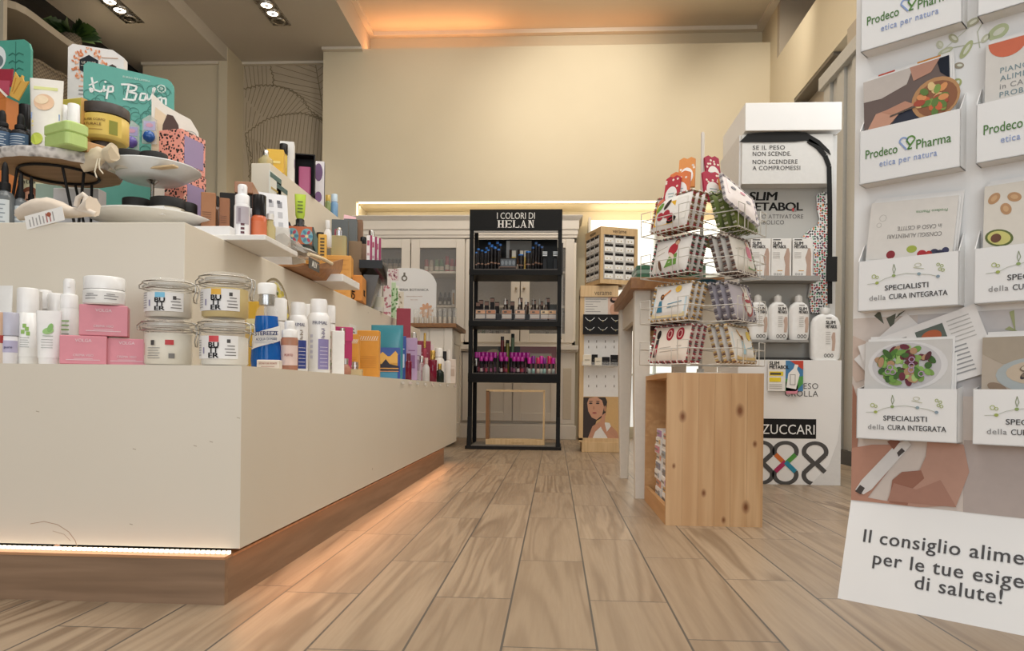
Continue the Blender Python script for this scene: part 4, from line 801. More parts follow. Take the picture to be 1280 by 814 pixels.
def art_sun(m, w_, h_):
    m.rect(-w_ * .42, h_ * .08, w_ * .44, h_ * .8, '#dcebf0', 0); m.rect(-w_ * .42, h_ * .04, w_ * .44, h_ * .14, '#e4c98f', .0004); m.ell(w_ * .28, h_ * .72, .016, .016, '#eed05a', .0008); m.poly([(-w_ * .16, h_ * .18), (w_ * .02, h_ * .18), (-w_ * .02, h_ * .56), (-w_ * .1, h_ * .56)], '#a9cfe0', .0008); m.ell(-w_ * .06, h_ * .62, .008, .010, '#8a5a38', .001); m.line([(-w_ * .08, h_ * .64), (-w_ * .22, h_ * .86)], .005, '#dca03a', .001); m.line([(w_ * .08, h_ * .35), (w_ * .38, h_ * .4)], .003, '#8fb0be', .0008)
def art_pink(m, w_, h_):
    m.rect(-w_ * .42, h_ * .3, w_ * .42, h_ * .9, '#ead6d4', 0)
    for x, y, c in ((-.25, .6, '#5a5558'), (.05, .7, '#d98a96'), (.2, .5, '#8d8488')): m.ell(w_ * x, h_ * y, .014, .006, c, .0006, a=.4)
def art_plain(m, w_, h_): m.line([(-w_ * .3, h_ * .03), (w_ * .3, h_ * .03)], .002, '#66732e:f')
RED, GRN, GRY, BRN = '#a3303c:f', '#4a5a48:f', '#6a6568:f', '#7a5a4c:f'; WH = '#ece8e2:f'
specs = [  # tier, side, art, base, edge colours, what it shows
    (3, -1, art_fruit, WH, '#8c6a3a:f', RED, 'yellow panel and red cherries', .0), (3, 1, art_plain, '#7b8a3a:f', '#6d7a34:f', '#8d9a50:f', 'plain moss green velvet', .0),
    (2, -1, art_girl, WH, GRN, RED, 'girl in red on a green field', 0), (2, 1, art_green, WH, BRN, GRY, 'figure in green and pink', 0),
    (1, -1, art_sea, WH, '#c9a05a:f', GRY, 'figure in blue by the sea', 0), (1, 1, art_rabbit, '#b9b2bc:f', '#8d8690:f', '#6d6670:f', 'white rabbit in a red wreath', 0),
    (0, -1, art_hearts, '#efe4d6:f', RED, '#6a6058:f', 'two red medallions', 0), (0, 1, art_sun, WH, '#d8b878:f', BRN, 'figure on a beach under a yellow sun', 0)]
TN = ['bottom', 'third', 'second', 'top']
for tier, side, art, base, e1, e2, what, _ in specs:
    n_ = 3
    for j in range(n_):
        a_ = D(52 * side); d_ = .155 - j * .028
        px, py = SX + d_ * math.sin(a_), SY - d_ * math.cos(a_)
        lab = 'front cushion with %s in the %s wire basket' % (what, TN[tier]) if j == 0 else '%s cushion behind the one with %s, %s basket' % (ORD[j - 1], what, TN[tier])
        t = thing('sachet_cushion', lab, 'cushion', (px, py, CH + tiers[tier] + .0105), a_, 'lace-edged cushions on the rack')
        w_, h_, th = .158, .118, .024
        b, e, p = cushion(art if j == 0 else (lambda m, w_, h_: m.line([(-w_ * .3, h_ * .5), (w_ * .3, h_ * .5)], .002, '#b8b0a8')), base, e1, e2, w_, h_, th); conform(p, w_, h_, th)
        T_ = Matrix.Rotation(D(-15), 4, 'X')
        for mm, nm in ((b, 'cushion_body'), (e, 'braid_edging'), (p, 'printed_motif')):
            mm.v = [tuple(T_ @ Vector(q)) for q in mm.v]; mm.o(nm, t)
b, e, p = cushion(art_pink, '#efe6e4:f', '#c9c3c8:f', '#8d8a90:f', .158, .126, .022); conform(p, .158, .126, .022)
t = thing('sachet_cushion', 'pale pink cushion lying slanted over the moss green one at the rack top', 'cushion', (SX + .092, SY - .158, CH + tiers[3] + .048), D(34), 'lace-edged cushions on the rack')
T_ = Matrix.Rotation(D(24), 4, 'Y') @ Matrix.Rotation(D(-30), 4, 'X')
for mm, nm in ((b, 'cushion_body'), (e, 'braid_edging'), (p, 'printed_motif')):
    mm.v = [tuple(T_ @ Vector(q)) for q in mm.v]; mm.o(nm, t)
# folded towels in two larger colours behind, paper sachets with cards on top
for i, (side, c1, z, lab) in enumerate(((-1, '#2f6470:f', tiers[3] - .0175, 'dark teal folded cloth under the top left cushions of the rack'), (1, '#7b8a3a:f', tiers[3] - .0175, 'moss green folded cloth under the top right cushions of the rack'), (1, '#2c5560:f', tiers[2] - .0175, 'dark teal cloth over the rabbit cushion on the rack'))):
    a_ = D(52 * side); m = MB()
    for q in range(2): m.rbox(.15, .07, q * .008, q * .008 + .0075, .02, c1)
    t = m.o('folded_cloth', None, (SX + .055 * math.sin(a_), SY - .055 * math.cos(a_) + .06, CH + z), a_); tag(t, lab, 'cloth')
SC_ = [(848, 232, -30, '#d8743a', 'orange'), (858, 214, -20, '#d98a3a', 'amber'), (838, 238, -40, '#b83040', 'red'), (893, 232, 25, '#b02a4a', 'crimson'), (893, 212, 20, '#a82a4a', 'dark pink'), (911, 240, 40, '#c98a4a', 'ochre')]
for i, (u, v, a_, c1, cn) in enumerate(SC_):
    y = SY - .07 + (.05 if i in (1, 4) else 0); p = PY(u, v, y); t = thing('paper_sachet', cn + ' polka-dot paper sachet with white label, tucked upright at the top of the rack', 'sachet', (p.x, y, p.z - .055), D(a_), 'paper sachets at the top of the rack')
    w_ = .072 if i in (0, 3) else .056; m = MB(); m.X = Matrix.Rotation(D(-12), 4, 'X') @ FR(0); m.poly([(-w_ / 2, 0), (w_ / 2, 0), (w_ / 2 * .95, .1), (w_ * .22, .108), (0, .102), (-w_ * .22, .108), (-w_ / 2 * .95, .1)], c1, -.004, .008)
    for q in range(14): m.ell((random.random() - .5) * w_ * .9, .01 + random.random() * .085, .004, .004, '#efe2d4', .004, .0004, 8)
    m.o('packet', t); m = MB(); m.X = Matrix.Rotation(D(-12), 4, 'X') @ FR(0); m.ell(0, .04, w_ * .38, .03, '#efece8', .0046); m.line([(-w_ * .2, .045), (w_ * .2, .045)], .003, '#9db0b4', .0054); m.line([(-w_ * .15, .035), (w_ * .15, .035)], .003, '#9db0b4', .0054); m.o('paper_label', t)
# things on the table behind the rack
m = MB()
for q in range(3): m.rbox(.26, .2, q * .017, q * .017 + .016, .02, ('#3e6b52:f', '#7d9a8a:f', '#3e6b52:f')[q])
tag(m.o('folded_towel', None, (.43, 2.90, TZ)), 'green folded towels at the near corner of the brown tabletop', 'towels')
m = MB(); m.rbox(.14, .1, 0, .13, .03, '#e9dfcd:f'); m.lathe([(.05, .13), (.02, .155)], '#e9dfcd:f', 14); tag(m.o('cloth_bag', None, (.455, 2.90, TZ + .051)), 'cream cloth bag on the green towels behind the rack', 'bag')
for i, (x, y, c1, w_, h_) in enumerate(((.43, 2.97, '#4a1f2a', .11, .12), (.525, 3.0, '#7a4a2a', .075, .11), (.655, 2.98, '#8d3038', .08, .12))):
    m = MB(); m.rbox(w_, .1, 0, h_, .01, c1); m.X = FR(-.05); m.rect(-w_ * .3, h_ * .3, w_ * .3, h_ * .6, '#a5aeb5', .0005); tag(m.o('gift_box', None, (x, y + .05, .6405)), ('dark wine', 'brown', 'red')[i] + ' gift box on the shelf under the table, behind the rack', 'box')
m = MB(); m.box(-.39, -.255, -.02, -.05, .33, 0, '#a07a4c'); tbl = [o for o in bpy.data.objects if o.name == 'table'][0]; m.o('lower_shelf', tbl, (0, 0, .64))
# ---------------------------------------------------------------- white slimming-product display at the right
EY = 3.35; E0, E1 = .812, 1.262; EX = (E0 + E1) / 2
t = thing('product_display', 'white cardboard floor display with dotted figure and black lettering beside the pine crate', 'display stand', (EX, EY + .22, 0))
def em(): m = MB(); m.X = Matrix.Translation((-EX, -EY - .22, 0)); return m
ez = lambda v: PY(985, v, EY).z
def ep(u, v, y=EY): p = PY(u, v, y); return (p.x, p.z)
m = em(); m.box(E0, EY, 0, E1, EY + .42, ez(450), 'card_white')
m.X = em().X @ FR(EY)
m.rect(ep(955, 0)[0] - .05, ep(0, 534)[1], ep(1026, 0)[0], ep(0, 511)[1], '#1d1b1b', .0004); zc = ep(990, 531)
m.text('ZUCCARI', .062, ep(991, 0)[0], ep(0, 529)[1], '#f0efed', .0012, 'C', 0.0, width=ep(1023, 0)[0] - ep(957, 0)[0])
m.text('SE IL PESO', .036, ep(1028, 0)[0], ep(0, 475.5)[1], '#5f5d5c', .0006, 'R', .0, 1.1); m.text('CROLLA', .036, ep(1028, 0)[0], ep(0, 484.5)[1], '#5f5d5c', .0006, 'R', .0, 1.1)
def eight(cx, cz, s, cols, z):
    # the figure-eight emblem: two flattened rings whose arms cross at the waist
    R_, wd, ky = .32 * s, .135 * s, .80
    for sg, i in ((1, 0), (-1, 2)):
        cy = cz + sg * .345 * s
        a0, a1 = (-25, 205) if sg > 0 else (155, 385)
        m.ring(cx, cy, R_ - wd / 2, R_ + wd / 2, cols[0], z, a0, a1, 30, ry=ky)
        for sx in (-1, 1):
            ang = math.radians((-25 if sx > 0 else 205) if sg > 0 else (25 if sx > 0 else 155)); ex, ey = cx + R_ * math.cos(ang), cy + ky * R_ * math.sin(ang)
            c = cols[1 + (0 if sx < 0 else 1) + i] if len(cols) > 1 else cols[0]
            m.line([(ex, ey + sg * .015 * s), (cx + sx * .0 * s, cz - sg * .03 * s)], wd, c, z + .0002 + (.0004 if sx > 0 else 0) + (.0008 if sg < 0 else 0))
s8 = .150; yc = .0955
for u, cols in ((958, ['#4c4a49']), (988, ['#4c4a49', '#d8702a', '#4f9a3c', '#b01f5a', '#1f8aa8']), (1025, ['#4c4a49'])): eight(ep(u, 0)[0], yc, s8, cols, .0006)
m.X = em().X @ FR(EY); a = ep(1047, 570); m.poly([(E1, .0), (E1, .33), (E1 - .012, .20), (E1 - .05, .09), (E1 - .13, .0)], '#e0dfdd', .0016); m.o('lower_box', t, bevel=.0015)
m = em(); m.box(E0 + .0125, EY + .10, ez(450), E1 - .031, EY + .415, ez(163), 'grey_panel')
m.X = em().X @ FR(EY + .10); q = lambda u, v: ep(u, v, EY + .10)
m.text('SLIM', .056, q(939, 0)[0], q(0, 254.5)[1], '#191818', .0006, 'L', .05, .94, width=q(973, 0)[0] - q(939, 0)[0], sl=.12)
m.text('METABOL', .053, q(934, 0)[0], q(0, 266.5)[1], '#191818', .0006, 'L', .05, .94, width=q(1006, 0)[0] - q(934, 0)[0])
o_ = q(992, 259); m.ell(o_[0] - .003, o_[1] - .012, .005, .009, '#c03a3a', .0016); m.ell(o_[0] + .008, o_[1] - .012, .005, .009, '#8d8a8a', .0016)
m.text('IL TUO ATTIVATORE', .027, q(938, 0)[0], q(0, 275.8)[1], '#6d6a69', .0006, 'L', .004, 1.1, width=q(1007, 0)[0] - q(938, 0)[0]); m.text('METABOLICO', .027, q(938, 0)[0], q(0, 282.6)[1], '#6d6a69', .0006, 'L', .004, 1.1, width=q(983, 0)[0] - q(938, 0)[0])
m.o('back_panel', t)
m = em(); m.box(E0 + .004, EY + .04, ez(450) - .0, E0 + .012, EY + .42, ez(165), '#e4e2df'); m.box(E1 - .03, EY + .07, ez(450), E1 - .004, EY + .42, ez(163), '#d6d5d2'); m.o('side_panel', t)
m = em(); m.box(E0 + .02, EY + .0, ez(163), E1 - .01, EY + .44, ez(128), 'card_white')
m.o('header', t, bevel=.002)
m = em(); m.box(E0 + .012, EY + .02, ez(228), E1 - .04, EY + .10, ez(166), '#dcdbd8'); m.X = em().X @ FR(EY + .02); q2 = lambda u, v: ep(u, v, EY + .02)
for s_, v, u1 in (('SE IL PESO', 194.7, 983), ('NON SCENDE.', 202, 991), ('NON SCENDERE', 211.5, 999), ('A COMPROMESSI', 218.8, 1002.5)): m.text(s_, .027, q2(943, 0)[0], q2(0, v)[1], '#4a4746', .0006, 'L', .006, 1.1, width=q2(u1, 0)[0] - q2(943, 0)[0])
m.o('slogan_box', t, bevel=.0015)
m = em(); m.X = em().X @ FR(EY + .02)
up = [q2(924, 178), (q2(934, 168)[0], q2(934, 168)[1]), q2(960, 166), q2(990, 164), q2(1008, 166.5), q2(1024, 176), q2(1036, 188)]
lo = [q2(1038, 194), q2(1024, 183), q2(1008, 176), q2(992, 177.5), q2(960, 178), q2(936, 178)]
m.poly(up + lo, '#242424', .001, .004); m.line([q2(1010, 176), q2(1022, 184), q2(1031, 195), q2(1036, 208), q2(1037, 260), q2(1037, 330), q2(1037, 380)], .02, '#1f1f1f', .001, .004)
m.rect(q2(1036, 0)[0], q2(0, 350)[1], q2(1049, 0)[0], q2(0, 321)[1], '#262626', .002, .01); m.o('black_swoosh', t)
m = em(); m.X = em().X @ FR(EY + .09); f = lambda u, v: ep(u, v, EY + .09)
m.poly([f(*c) for c in [(1020, 244), (1028, 240), (1036, 242), (1036, 392), (1013, 392), (1011, 370), (1016, 340), (1017, 318), (1012, 300), (1004, 300), (1003, 296), (1012, 287), (1021, 282), (1024, 274), (1021, 262)]], 'dots', 0, .006)
m.line([f(*c) for c in [(1010, 372), (1015, 340), (1016, 318), (1012, 302)]], .007, '#bdbcb9', .0062); m.o('dotted_figure', t)
for v0, v1 in ((345, 351), (425, 428)):
    m = em(); m.box(E0 + .012, EY - .01, ez(v1) , E1 - (.10 if v0 < 400 else .145), EY + .10, ez(v0), '#9b9a97'); m.o('shelf', t)
m = em(); m.box(E0 + .05, EY + .07, ez(450), E1 - .07, EY + .10, ez(446), '#3a3836'); m.o('slot_strip', t)
def slimbox(i, u):
    L = onY(u, EY + .045, ez(345) + .001); w_, h_ = .088, .17; m = MB(); m.rbox(w_, .05, 0, h_, .002, '#eceae6'); m.X = FR(-.025)
    m.text('SLIM', .02, -w_ * .42, h_ * .83, '#262424', .0006, 'L', .02); m.text('METABOL', .02, -w_ * .42, h_ * .74, '#262424', .0006, 'L', .02, width=w_ * .66); m.rect(-w_ * .42, h_ * .95, -w_ * .05, h_ * .975, '#33312f', .0004)
    for q_ in range(4): m.rect(-w_ * .42, h_ * (.62 - q_ * .045), -w_ * .08, h_ * (.63 - q_ * .045), '#a9a6a2', .0004)
    m.poly([(w_ * .16, 0), (w_ * .2, h_ * .3), (w_ * .12, h_ * .5), (w_ * .2, h_ * .62), (w_ * .26, h_ * .74), (w_ * .36, h_ * .74), (w_ * .42, h_ * .6), (w_ * .40, h_ * .3), (w_ * .42, 0)], '#b99c8c', .0004); m.rect(-w_ * .2, h_ * .14, w_ * .06, h_ * .16, '#d3a24a', .0004)
    for q_ in range(3): m.ring(-w_ * .32 + q_ * w_ * .14, h_ * .06, .003, .005, '#8d8a88', .0004, n=10)
    tag(m.o('slimming_carton', None, L), 'white slimming carton with bare figure, %s from the left in the white display' % ORD[i], 'box', 'slimming cartons on the display')
for i, u in enumerate((948, 973.5, 1000)): slimbox(i, u)
def slimbottle(L, label, group='white bottles on the display', k_=1.0):
    t = thing('shampoo_bottle', label, 'bottle', L, 0, group); w_, h_ = (.090 if k_ == 1 else .132), .172 * k_
    m = MB(); m.loft([[(x, y, z) for x, y in m.rr(w_ * a, .045 * b, .018, 5)] for a, b, z in ((.84, .9, 0), (.97, 1, .012), (1, 1, .035), (1, 1, h_ * .7), (.94, 1, h_ * .82), (.80, .9, h_ * .92), (.5, .7, h_ * .985), (.36, .6, h_))], '#efeeeb:g')
    m.X = FR(-.0225); m.text('SLIM', .018 * k_, -.004, h_ * .78, '#262424', .0008, 'L', .02); m.text('METABOL', .018 * k_, -.004, h_ * .69, '#262424', .0008, 'L', .02, width=.04 * k_); m.rect(-.004, h_ * .9, .02, h_ * .915, '#33312f', .0008)
    for q_ in range(6): m.rect(-.004, h_ * (.6 - q_ * .05), .016, h_ * (.61 - q_ * .05), '#a9a6a2', .0008)
    m.poly([(.022, h_ * .2), (.024, h_ * .4), (.02, h_ * .5), (.026, h_ * .6), (.036, h_ * .6), (.038, h_ * .4), (.034, h_ * .2)], '#c4a999', .0008)
    for q_ in range(3): m.ring(-.005 + q_ * .014, h_ * .1, .004, .0065, '#5a5856', .0008, n=12, ry=1.3)
    m.o('bottle_body', t); m = MB(); m.lathe([(.016 * k_, h_), (.017 * k_, h_ + .004), (.017 * k_, h_ + .022), (.014 * k_, h_ + .028)], '#e6e5e2:g', 18); m.lathe([(.008, h_ + .028), (.008, h_ + .034)], '#dcdbd8:g', 12); m.o('cap', t)
zb = ez(425) + .001
for i, u in enumerate((946.5, 971.5, 997.5)): slimbottle(onY(u, EY + .045, zb), 'white slimming bottle, %s from the left on the lower shelf of the white display' % ORD[i])
slimbottle(onY(1031, EY + .0425, ez(450) + .001), 'larger white bottle standing alone on the lower box of the white display', None, 1.2)
L = onY(982, EY - .012, ez(489)); w_, h_ = sz(43, L), sz(38, L); m = MB(); m.X = FR(0); m.rect(-w_ / 2, 0, w_ / 2, h_, '#efece6', 0, .004); m.rect(0, 0, w_ / 2, h_, '#3f7fb0', .004); m.poly([(0, 0), (w_ * .3, 0), (w_ / 2, h_ * .25), (w_ / 2, h_ * .5), (0, h_ * .4)], '#4f9a4a', .0046); m.poly([(w_ * .12, h_), (w_ / 2, h_), (w_ / 2, h_ * .7)], '#c8402a', .0046)
m.poly([(w_ * .02, -.012), (w_ * .34, -.012), (w_ * .36, .03), (0, .04)], '#d98a9a', .0046); m.text('SLIM', .022, -w_ * .46, h_ * .86, '#262424', .005, 'L', .02); m.text('METABOL', .022, -w_ * .46, h_ * .73, '#262424', .005, 'L', .02, width=w_ * .55); m.rect(-w_ * .46, h_ * .5, -.01, h_ * .64, '#efd51f', .0046); m.rect(-w_ * .46, h_ * .3, -.02, h_ * .44, '#efd51f', .0046); m.rect(-w_ * .44, h_ * .53, -.02, h_ * .6, '#4a4434', .005)
for q_ in range(3): m.rect(-w_ * .46, h_ * (.08 + q_ * .06), -w_ * .1, h_ * (.1 + q_ * .06), '#b9b4aa', .0046)
m.poly([(w_ * .02, h_ * .12), (w_ * .30, h_ * .06), (w_ * .40, h_ * .55), (w_ * .32, h_ * .72), (w_ * .36, h_ * .86), (w_ * .26, h_ * .88), (w_ * .22, h_ * .74), (w_ * .08, h_ * .58)], '#f2f0ec', .0052); m.rect(w_ * .12, h_ * .2, w_ * .28, h_ * .55, '#9a9896', .0058); m.rect(w_ * .14, h_ * .22, w_ * .26, h_ * .53, '#efedea', .0064)
tag(m.o('price_card', None, L), 'colourful card with yellow patches hung on the front of the white display', 'card')
# ---------------------------------------------------------------- leaflet stand in the right foreground
BA = Vector((.559, 1.491, 0)); bd = Vector((.74669, -.66517, 0)); bn = Vector((-.66517, -.74669, 0)); BRZ = math.atan2(bd.y, bd.x)
UP = BA - bn * .064; W_ = .425; FZ = .187; TOPZ = 1.52
t = thing('leaflet_stand', 'tall white cardboard leaflet stand with pockets in the right foreground', 'display stand', UP, BRZ)
m = MB(); m.rect(0, 0, 1, 1, 'card_white') if False else None
m.box(0, 0, FZ, W_, .014, TOPZ, 'card_white'); m.box(0, .014, FZ, .004, .10, TOPZ, '#dddbd8'); m.box(W_ - .004, .014, FZ, W_, .10, TOPZ, '#dddbd8'); m.box(.02, .1, 0, W_ - .02, .104, TOPZ, '#dddbd8')
m.X = FR(0); ph = (FZ + .001, .555)
m.rect(.0005, ph[0], W_ - .0005, ph[1], '#d5c9c0', 0); m.rect(.20, ph[0], W_ - .0005, .32, '#b9aca6', .0006); m.rect(.12, .40, W_ - .0005, .555, '#cbc6c4', .0006)
# the printed hand with a dropper at the foot
def B_(u, v):
    r = ray(u, v); tt = (UP.x * bn.x + UP.y * bn.y) / (r.x * bn.x + r.y * bn.y); p = CAM + r * tt; return ((p - UP).dot(bd), p.z)
def bp(pts, key, z): m.poly([(max(.0008, min(W_ - .001, x)), max(FZ + .001, y)) for x, y in (B_(*p) for p in pts)], key, z)
bp([(1066, 480), (1076, 510), (1072, 560), (1100, 560), (1130, 552), (1080, 600), (1066, 640), (1064, 620)], '#a97a66', .0012)
bp([(1064, 560), (1090, 556), (1130, 556), (1110, 590), (1085, 622), (1150, 634), (1064, 628)], '#b98a76', .0016)
bp([(1160, 548), (1205, 556), (1212, 590), (1196, 632), (1150, 636), (1110, 628), (1116, 605), (1125, 592), (1150, 588), (1158, 570)], '#bd9482', .002)
bp([(1116, 600), (1128, 590), (1152, 588), (1156, 598), (1140, 612), (1135, 632), (1112, 628)], '#9c6c5a', .0024)
bp([(1110, 626), (1118, 604), (1146, 612), (1176, 600), (1196, 634)], '#ad8170', .0028)
bp([(1070, 612), (1078, 600), (1120, 556), (1134, 550), (1140, 556), (1090, 612), (1080, 618)], '#dcd9d6', .0032); bp([(1070, 614), (1076, 606), (1082, 610), (1077, 618)], '#4a4442', .0036); bp([(1122, 566), (1128, 560), (1132, 564), (1124, 571)], '#4a4442', .0036); bp([(1110, 552), (1118, 548), (1126, 552), (1118, 562)], '#8a5a4a', .0036)
bp([(1064, 420), (1090, 430), (1092, 470), (1070, 478), (1064, 470)], '#cdb8aa', .0012)
bz_ = lambda pts: [B_(*p) for p in pts]; m.X = FR(0)
for cx, cy, rx, ry, a, c in ((1208, 62, 12, 5, 1.0, '#b7bd8e'), (1192, 48, 8, 4, -.9, '#b9b99a'), (1248, 40, 12, 9, .4, '#c2cba0'), (1182, 64, 9, 4, .2, '#c9cba8'), (1232, 48, 6, 4, .8, '#c5c6ab'), (1199, 82, 6, 4, -.4, '#a59a86'), (1196, 104, 6, 6, .9, '#a7b070'), (1188, 100, 3, 6, 0, '#b4bb88'), (1175, 56, 6, 4, 2, '#cfd0b8'), (1216, 28, 8, 5, .3, '#b8b79e')):
    q = B_(cx, cy); m.ell(q[0], q[1], rx * .0014, ry * .0014, c, .0004, a=a); m.ell(q[0] + .001, q[1], rx * .0008, ry * .0006, '#e2e3d2', .0009, a=a)
m.line(bz_([(1180, 62), (1205, 40), (1225, 22)]), .0015, '#cfd0c0', .0004); m.line(bz_([(1190, 60), (1230, 52), (1245, 40)]), .0015, '#c4c6b2', .0004); m.line(bz_([(1225, 60), (1222, 40), (1230, 25)]), .0015, '#c4c6b2', .0004)
for pts in ([(1093, 395), (1105, 405), (1100, 388)], [(1108, 398), (1116, 415), (1120, 392)], [(1124, 392), (1118, 400), (1132, 388)]): bp(pts, '#5a5f52', .0006)
for pts in ([(1262, 390), (1270, 418), (1268, 388)], [(1256, 412), (1276, 416), (1262, 408)]): bp(pts, '#a5ab7a', .0016)
m.o('body', t)
m = MB(); m.X = FR(.0); q0 = -.064
L_ = math.hypot(.064, FZ); an = math.atan2(.064, FZ)
m.X = Matrix.Translation((0, -.064, .0)) @ Matrix.Rotation(-an, 4, 'X') @ FR(0); m.rect(.0, .0, W_, L_, 'card_white', -.004, .004)
def S_(u, v):   # point on the sloping foot, along and up it
    r = ray(u, v); n_ = (bn * math.cos(an) + Vector((0, 0, math.sin(an)))).normalized(); tt = (BA - CAM).dot(n_) / r.dot(n_); p = CAM + r * tt
    return ((p - BA).dot(bd), math.hypot((p - BA).dot(-bn), p.z))
for s_, u0, v0, u1, v1, full in (('Il consiglio alime', 1079, 678, 1280, 706, 'Il consiglio alimentare'), ('per le tue esige', 1091, 706, 1280, 735, 'per le tue esigenze'), ('di salute!', 1143, 737, 1253, 754, 'di salute!')):
    a, b = S_(u0, v0), S_(u1, v1); vs = text_geo(s_, .008, 1.08)[0]; k_ = (b[0] - a[0]) / (max(q[0] for q in vs) - min(q[0] for q in vs)); m.text(full, k_, a[0], (a[1] + b[1]) / 2, '#4b4a4b', .0006, 'L', .008, 1.08)
m.o('foot_panel', t)
# pockets and leaflets
def emblem(m, x, y, s, z):
    for sg, c in ((-1, '#8fa6d4'), (1, '#5f8f3e')):
        m.ring(x + sg * .42 * s, y + .35 * s, .34 * s, .52 * s, c, z, 0 if sg > 0 else -20, 200 if sg < 0 else 180, 16)
        m.line([(x + sg * .84 * s, y + .3 * s), (x + sg * .05 * s, y - .75 * s)], .18 * s, c, z + .0004)
    m.line([(x - .06 * s, y + .35 * s), (x + .35 * s, y - .3 * s)], .18 * s, '#4d7d36', z + .0008); m.line([(x + .1 * s, y - .72 * s), (x + .55 * s, y - .7 * s)], .16 * s, '#4d7d36', z + .0004)
def pocket(col, row):
    x0 = .022 + col * .2; z0 = .315 + row * .25 + (.012 if row == 3 else 0); w_, h_, d_ = .176, .098 if row < 2 else .105, .036
    m = MB(); th = .0016; wg = .006 if row == 0 else .038
    m.X = Matrix.Translation((x0, 0, z0)); m.box(0, -d_, 0, w_, -d_ + th, h_, 'card_white'); m.box(0, -d_, 0, w_, 0, th, 'card_white')
    for xx in (0, w_ - th):
        m.X = Matrix.Translation((x0 + xx, 0, z0)) @ RS(0); m.poly([(-d_, 0), (0, 0), (0, h_ + wg), (-.006, h_ + wg - .002), (-d_, h_)], 'card_white', 0, th)
    p = m.o('pocket', t)
    m = MB(); m.X = Matrix.Translation((x0, -d_, z0)) @ FR(0)
    if row >= 2:
        m.text('Prodeco', .0245, .012, .048, '#4f7d38', .0004, 'L', .006, width=.058); m.text('Pharma', .0245, .103, .048, '#4f7d38', .0004, 'L', .006, width=.058); m.text('etica per natura', .017, .088, .028, '#98a9d2', .0004, 'C', .004, 1.1, width=.10); emblem(m, .087, .062, .0155, .0004)
    else:
        m.text('SPECIALISTI', .0138, .088, .037, '#3f3d3d', .0004, 'C', .006, width=.076); m.text('della', .0138, .022, .0195, '#9a9896', .0004, 'L', .004, 1.1, width=.03); m.text('CURA INTEGRATA', .0138, .058, .0195, '#3f3d3d', .0004, 'L', .006, width=.10)
        P4 = [(.036, .053), (.066, .064), (.11, .063), (.142, .055)]; m.line([(.018, .052)] + [P4[0], (.05, .06), P4[1], (.088, .0665), P4[2], (.128, .06), P4[3]], .0008, '#b9bcae', .0004)
        for (x, y), c in zip(P4, ('#a5b15c', '#93a86a', '#8fa4ac', '#8fa0ac')): m.ell(x, y, .0032, .0028, c, .0008)
        m.ring(.03, .066, .003, .0042, '#b3bd70', .0004, n=10); m.ring(.036, .064, .002, .003, '#b3bd70', .0004, n=10); m.line([(.066, .068), (.064, .076), (.066, .086), (.069, .076), (.066, .068)], .001, '#8f9a78', .0004); m.ring(.108, .08, .005, .006, '#c2c2a0', .0004, n=10, ry=.6); m.line([(.1, .076), (.118, .072)], .001, '#c2c2a0', .0004)
        for x, y in ((.142, .077), (.148, .074), (.145, .068), (.15, .066)): m.ring(x, y, .002, .003, '#aab66a', .0004, n=10)
    m.o('pocket_print', p)
    return x0, z0, h_
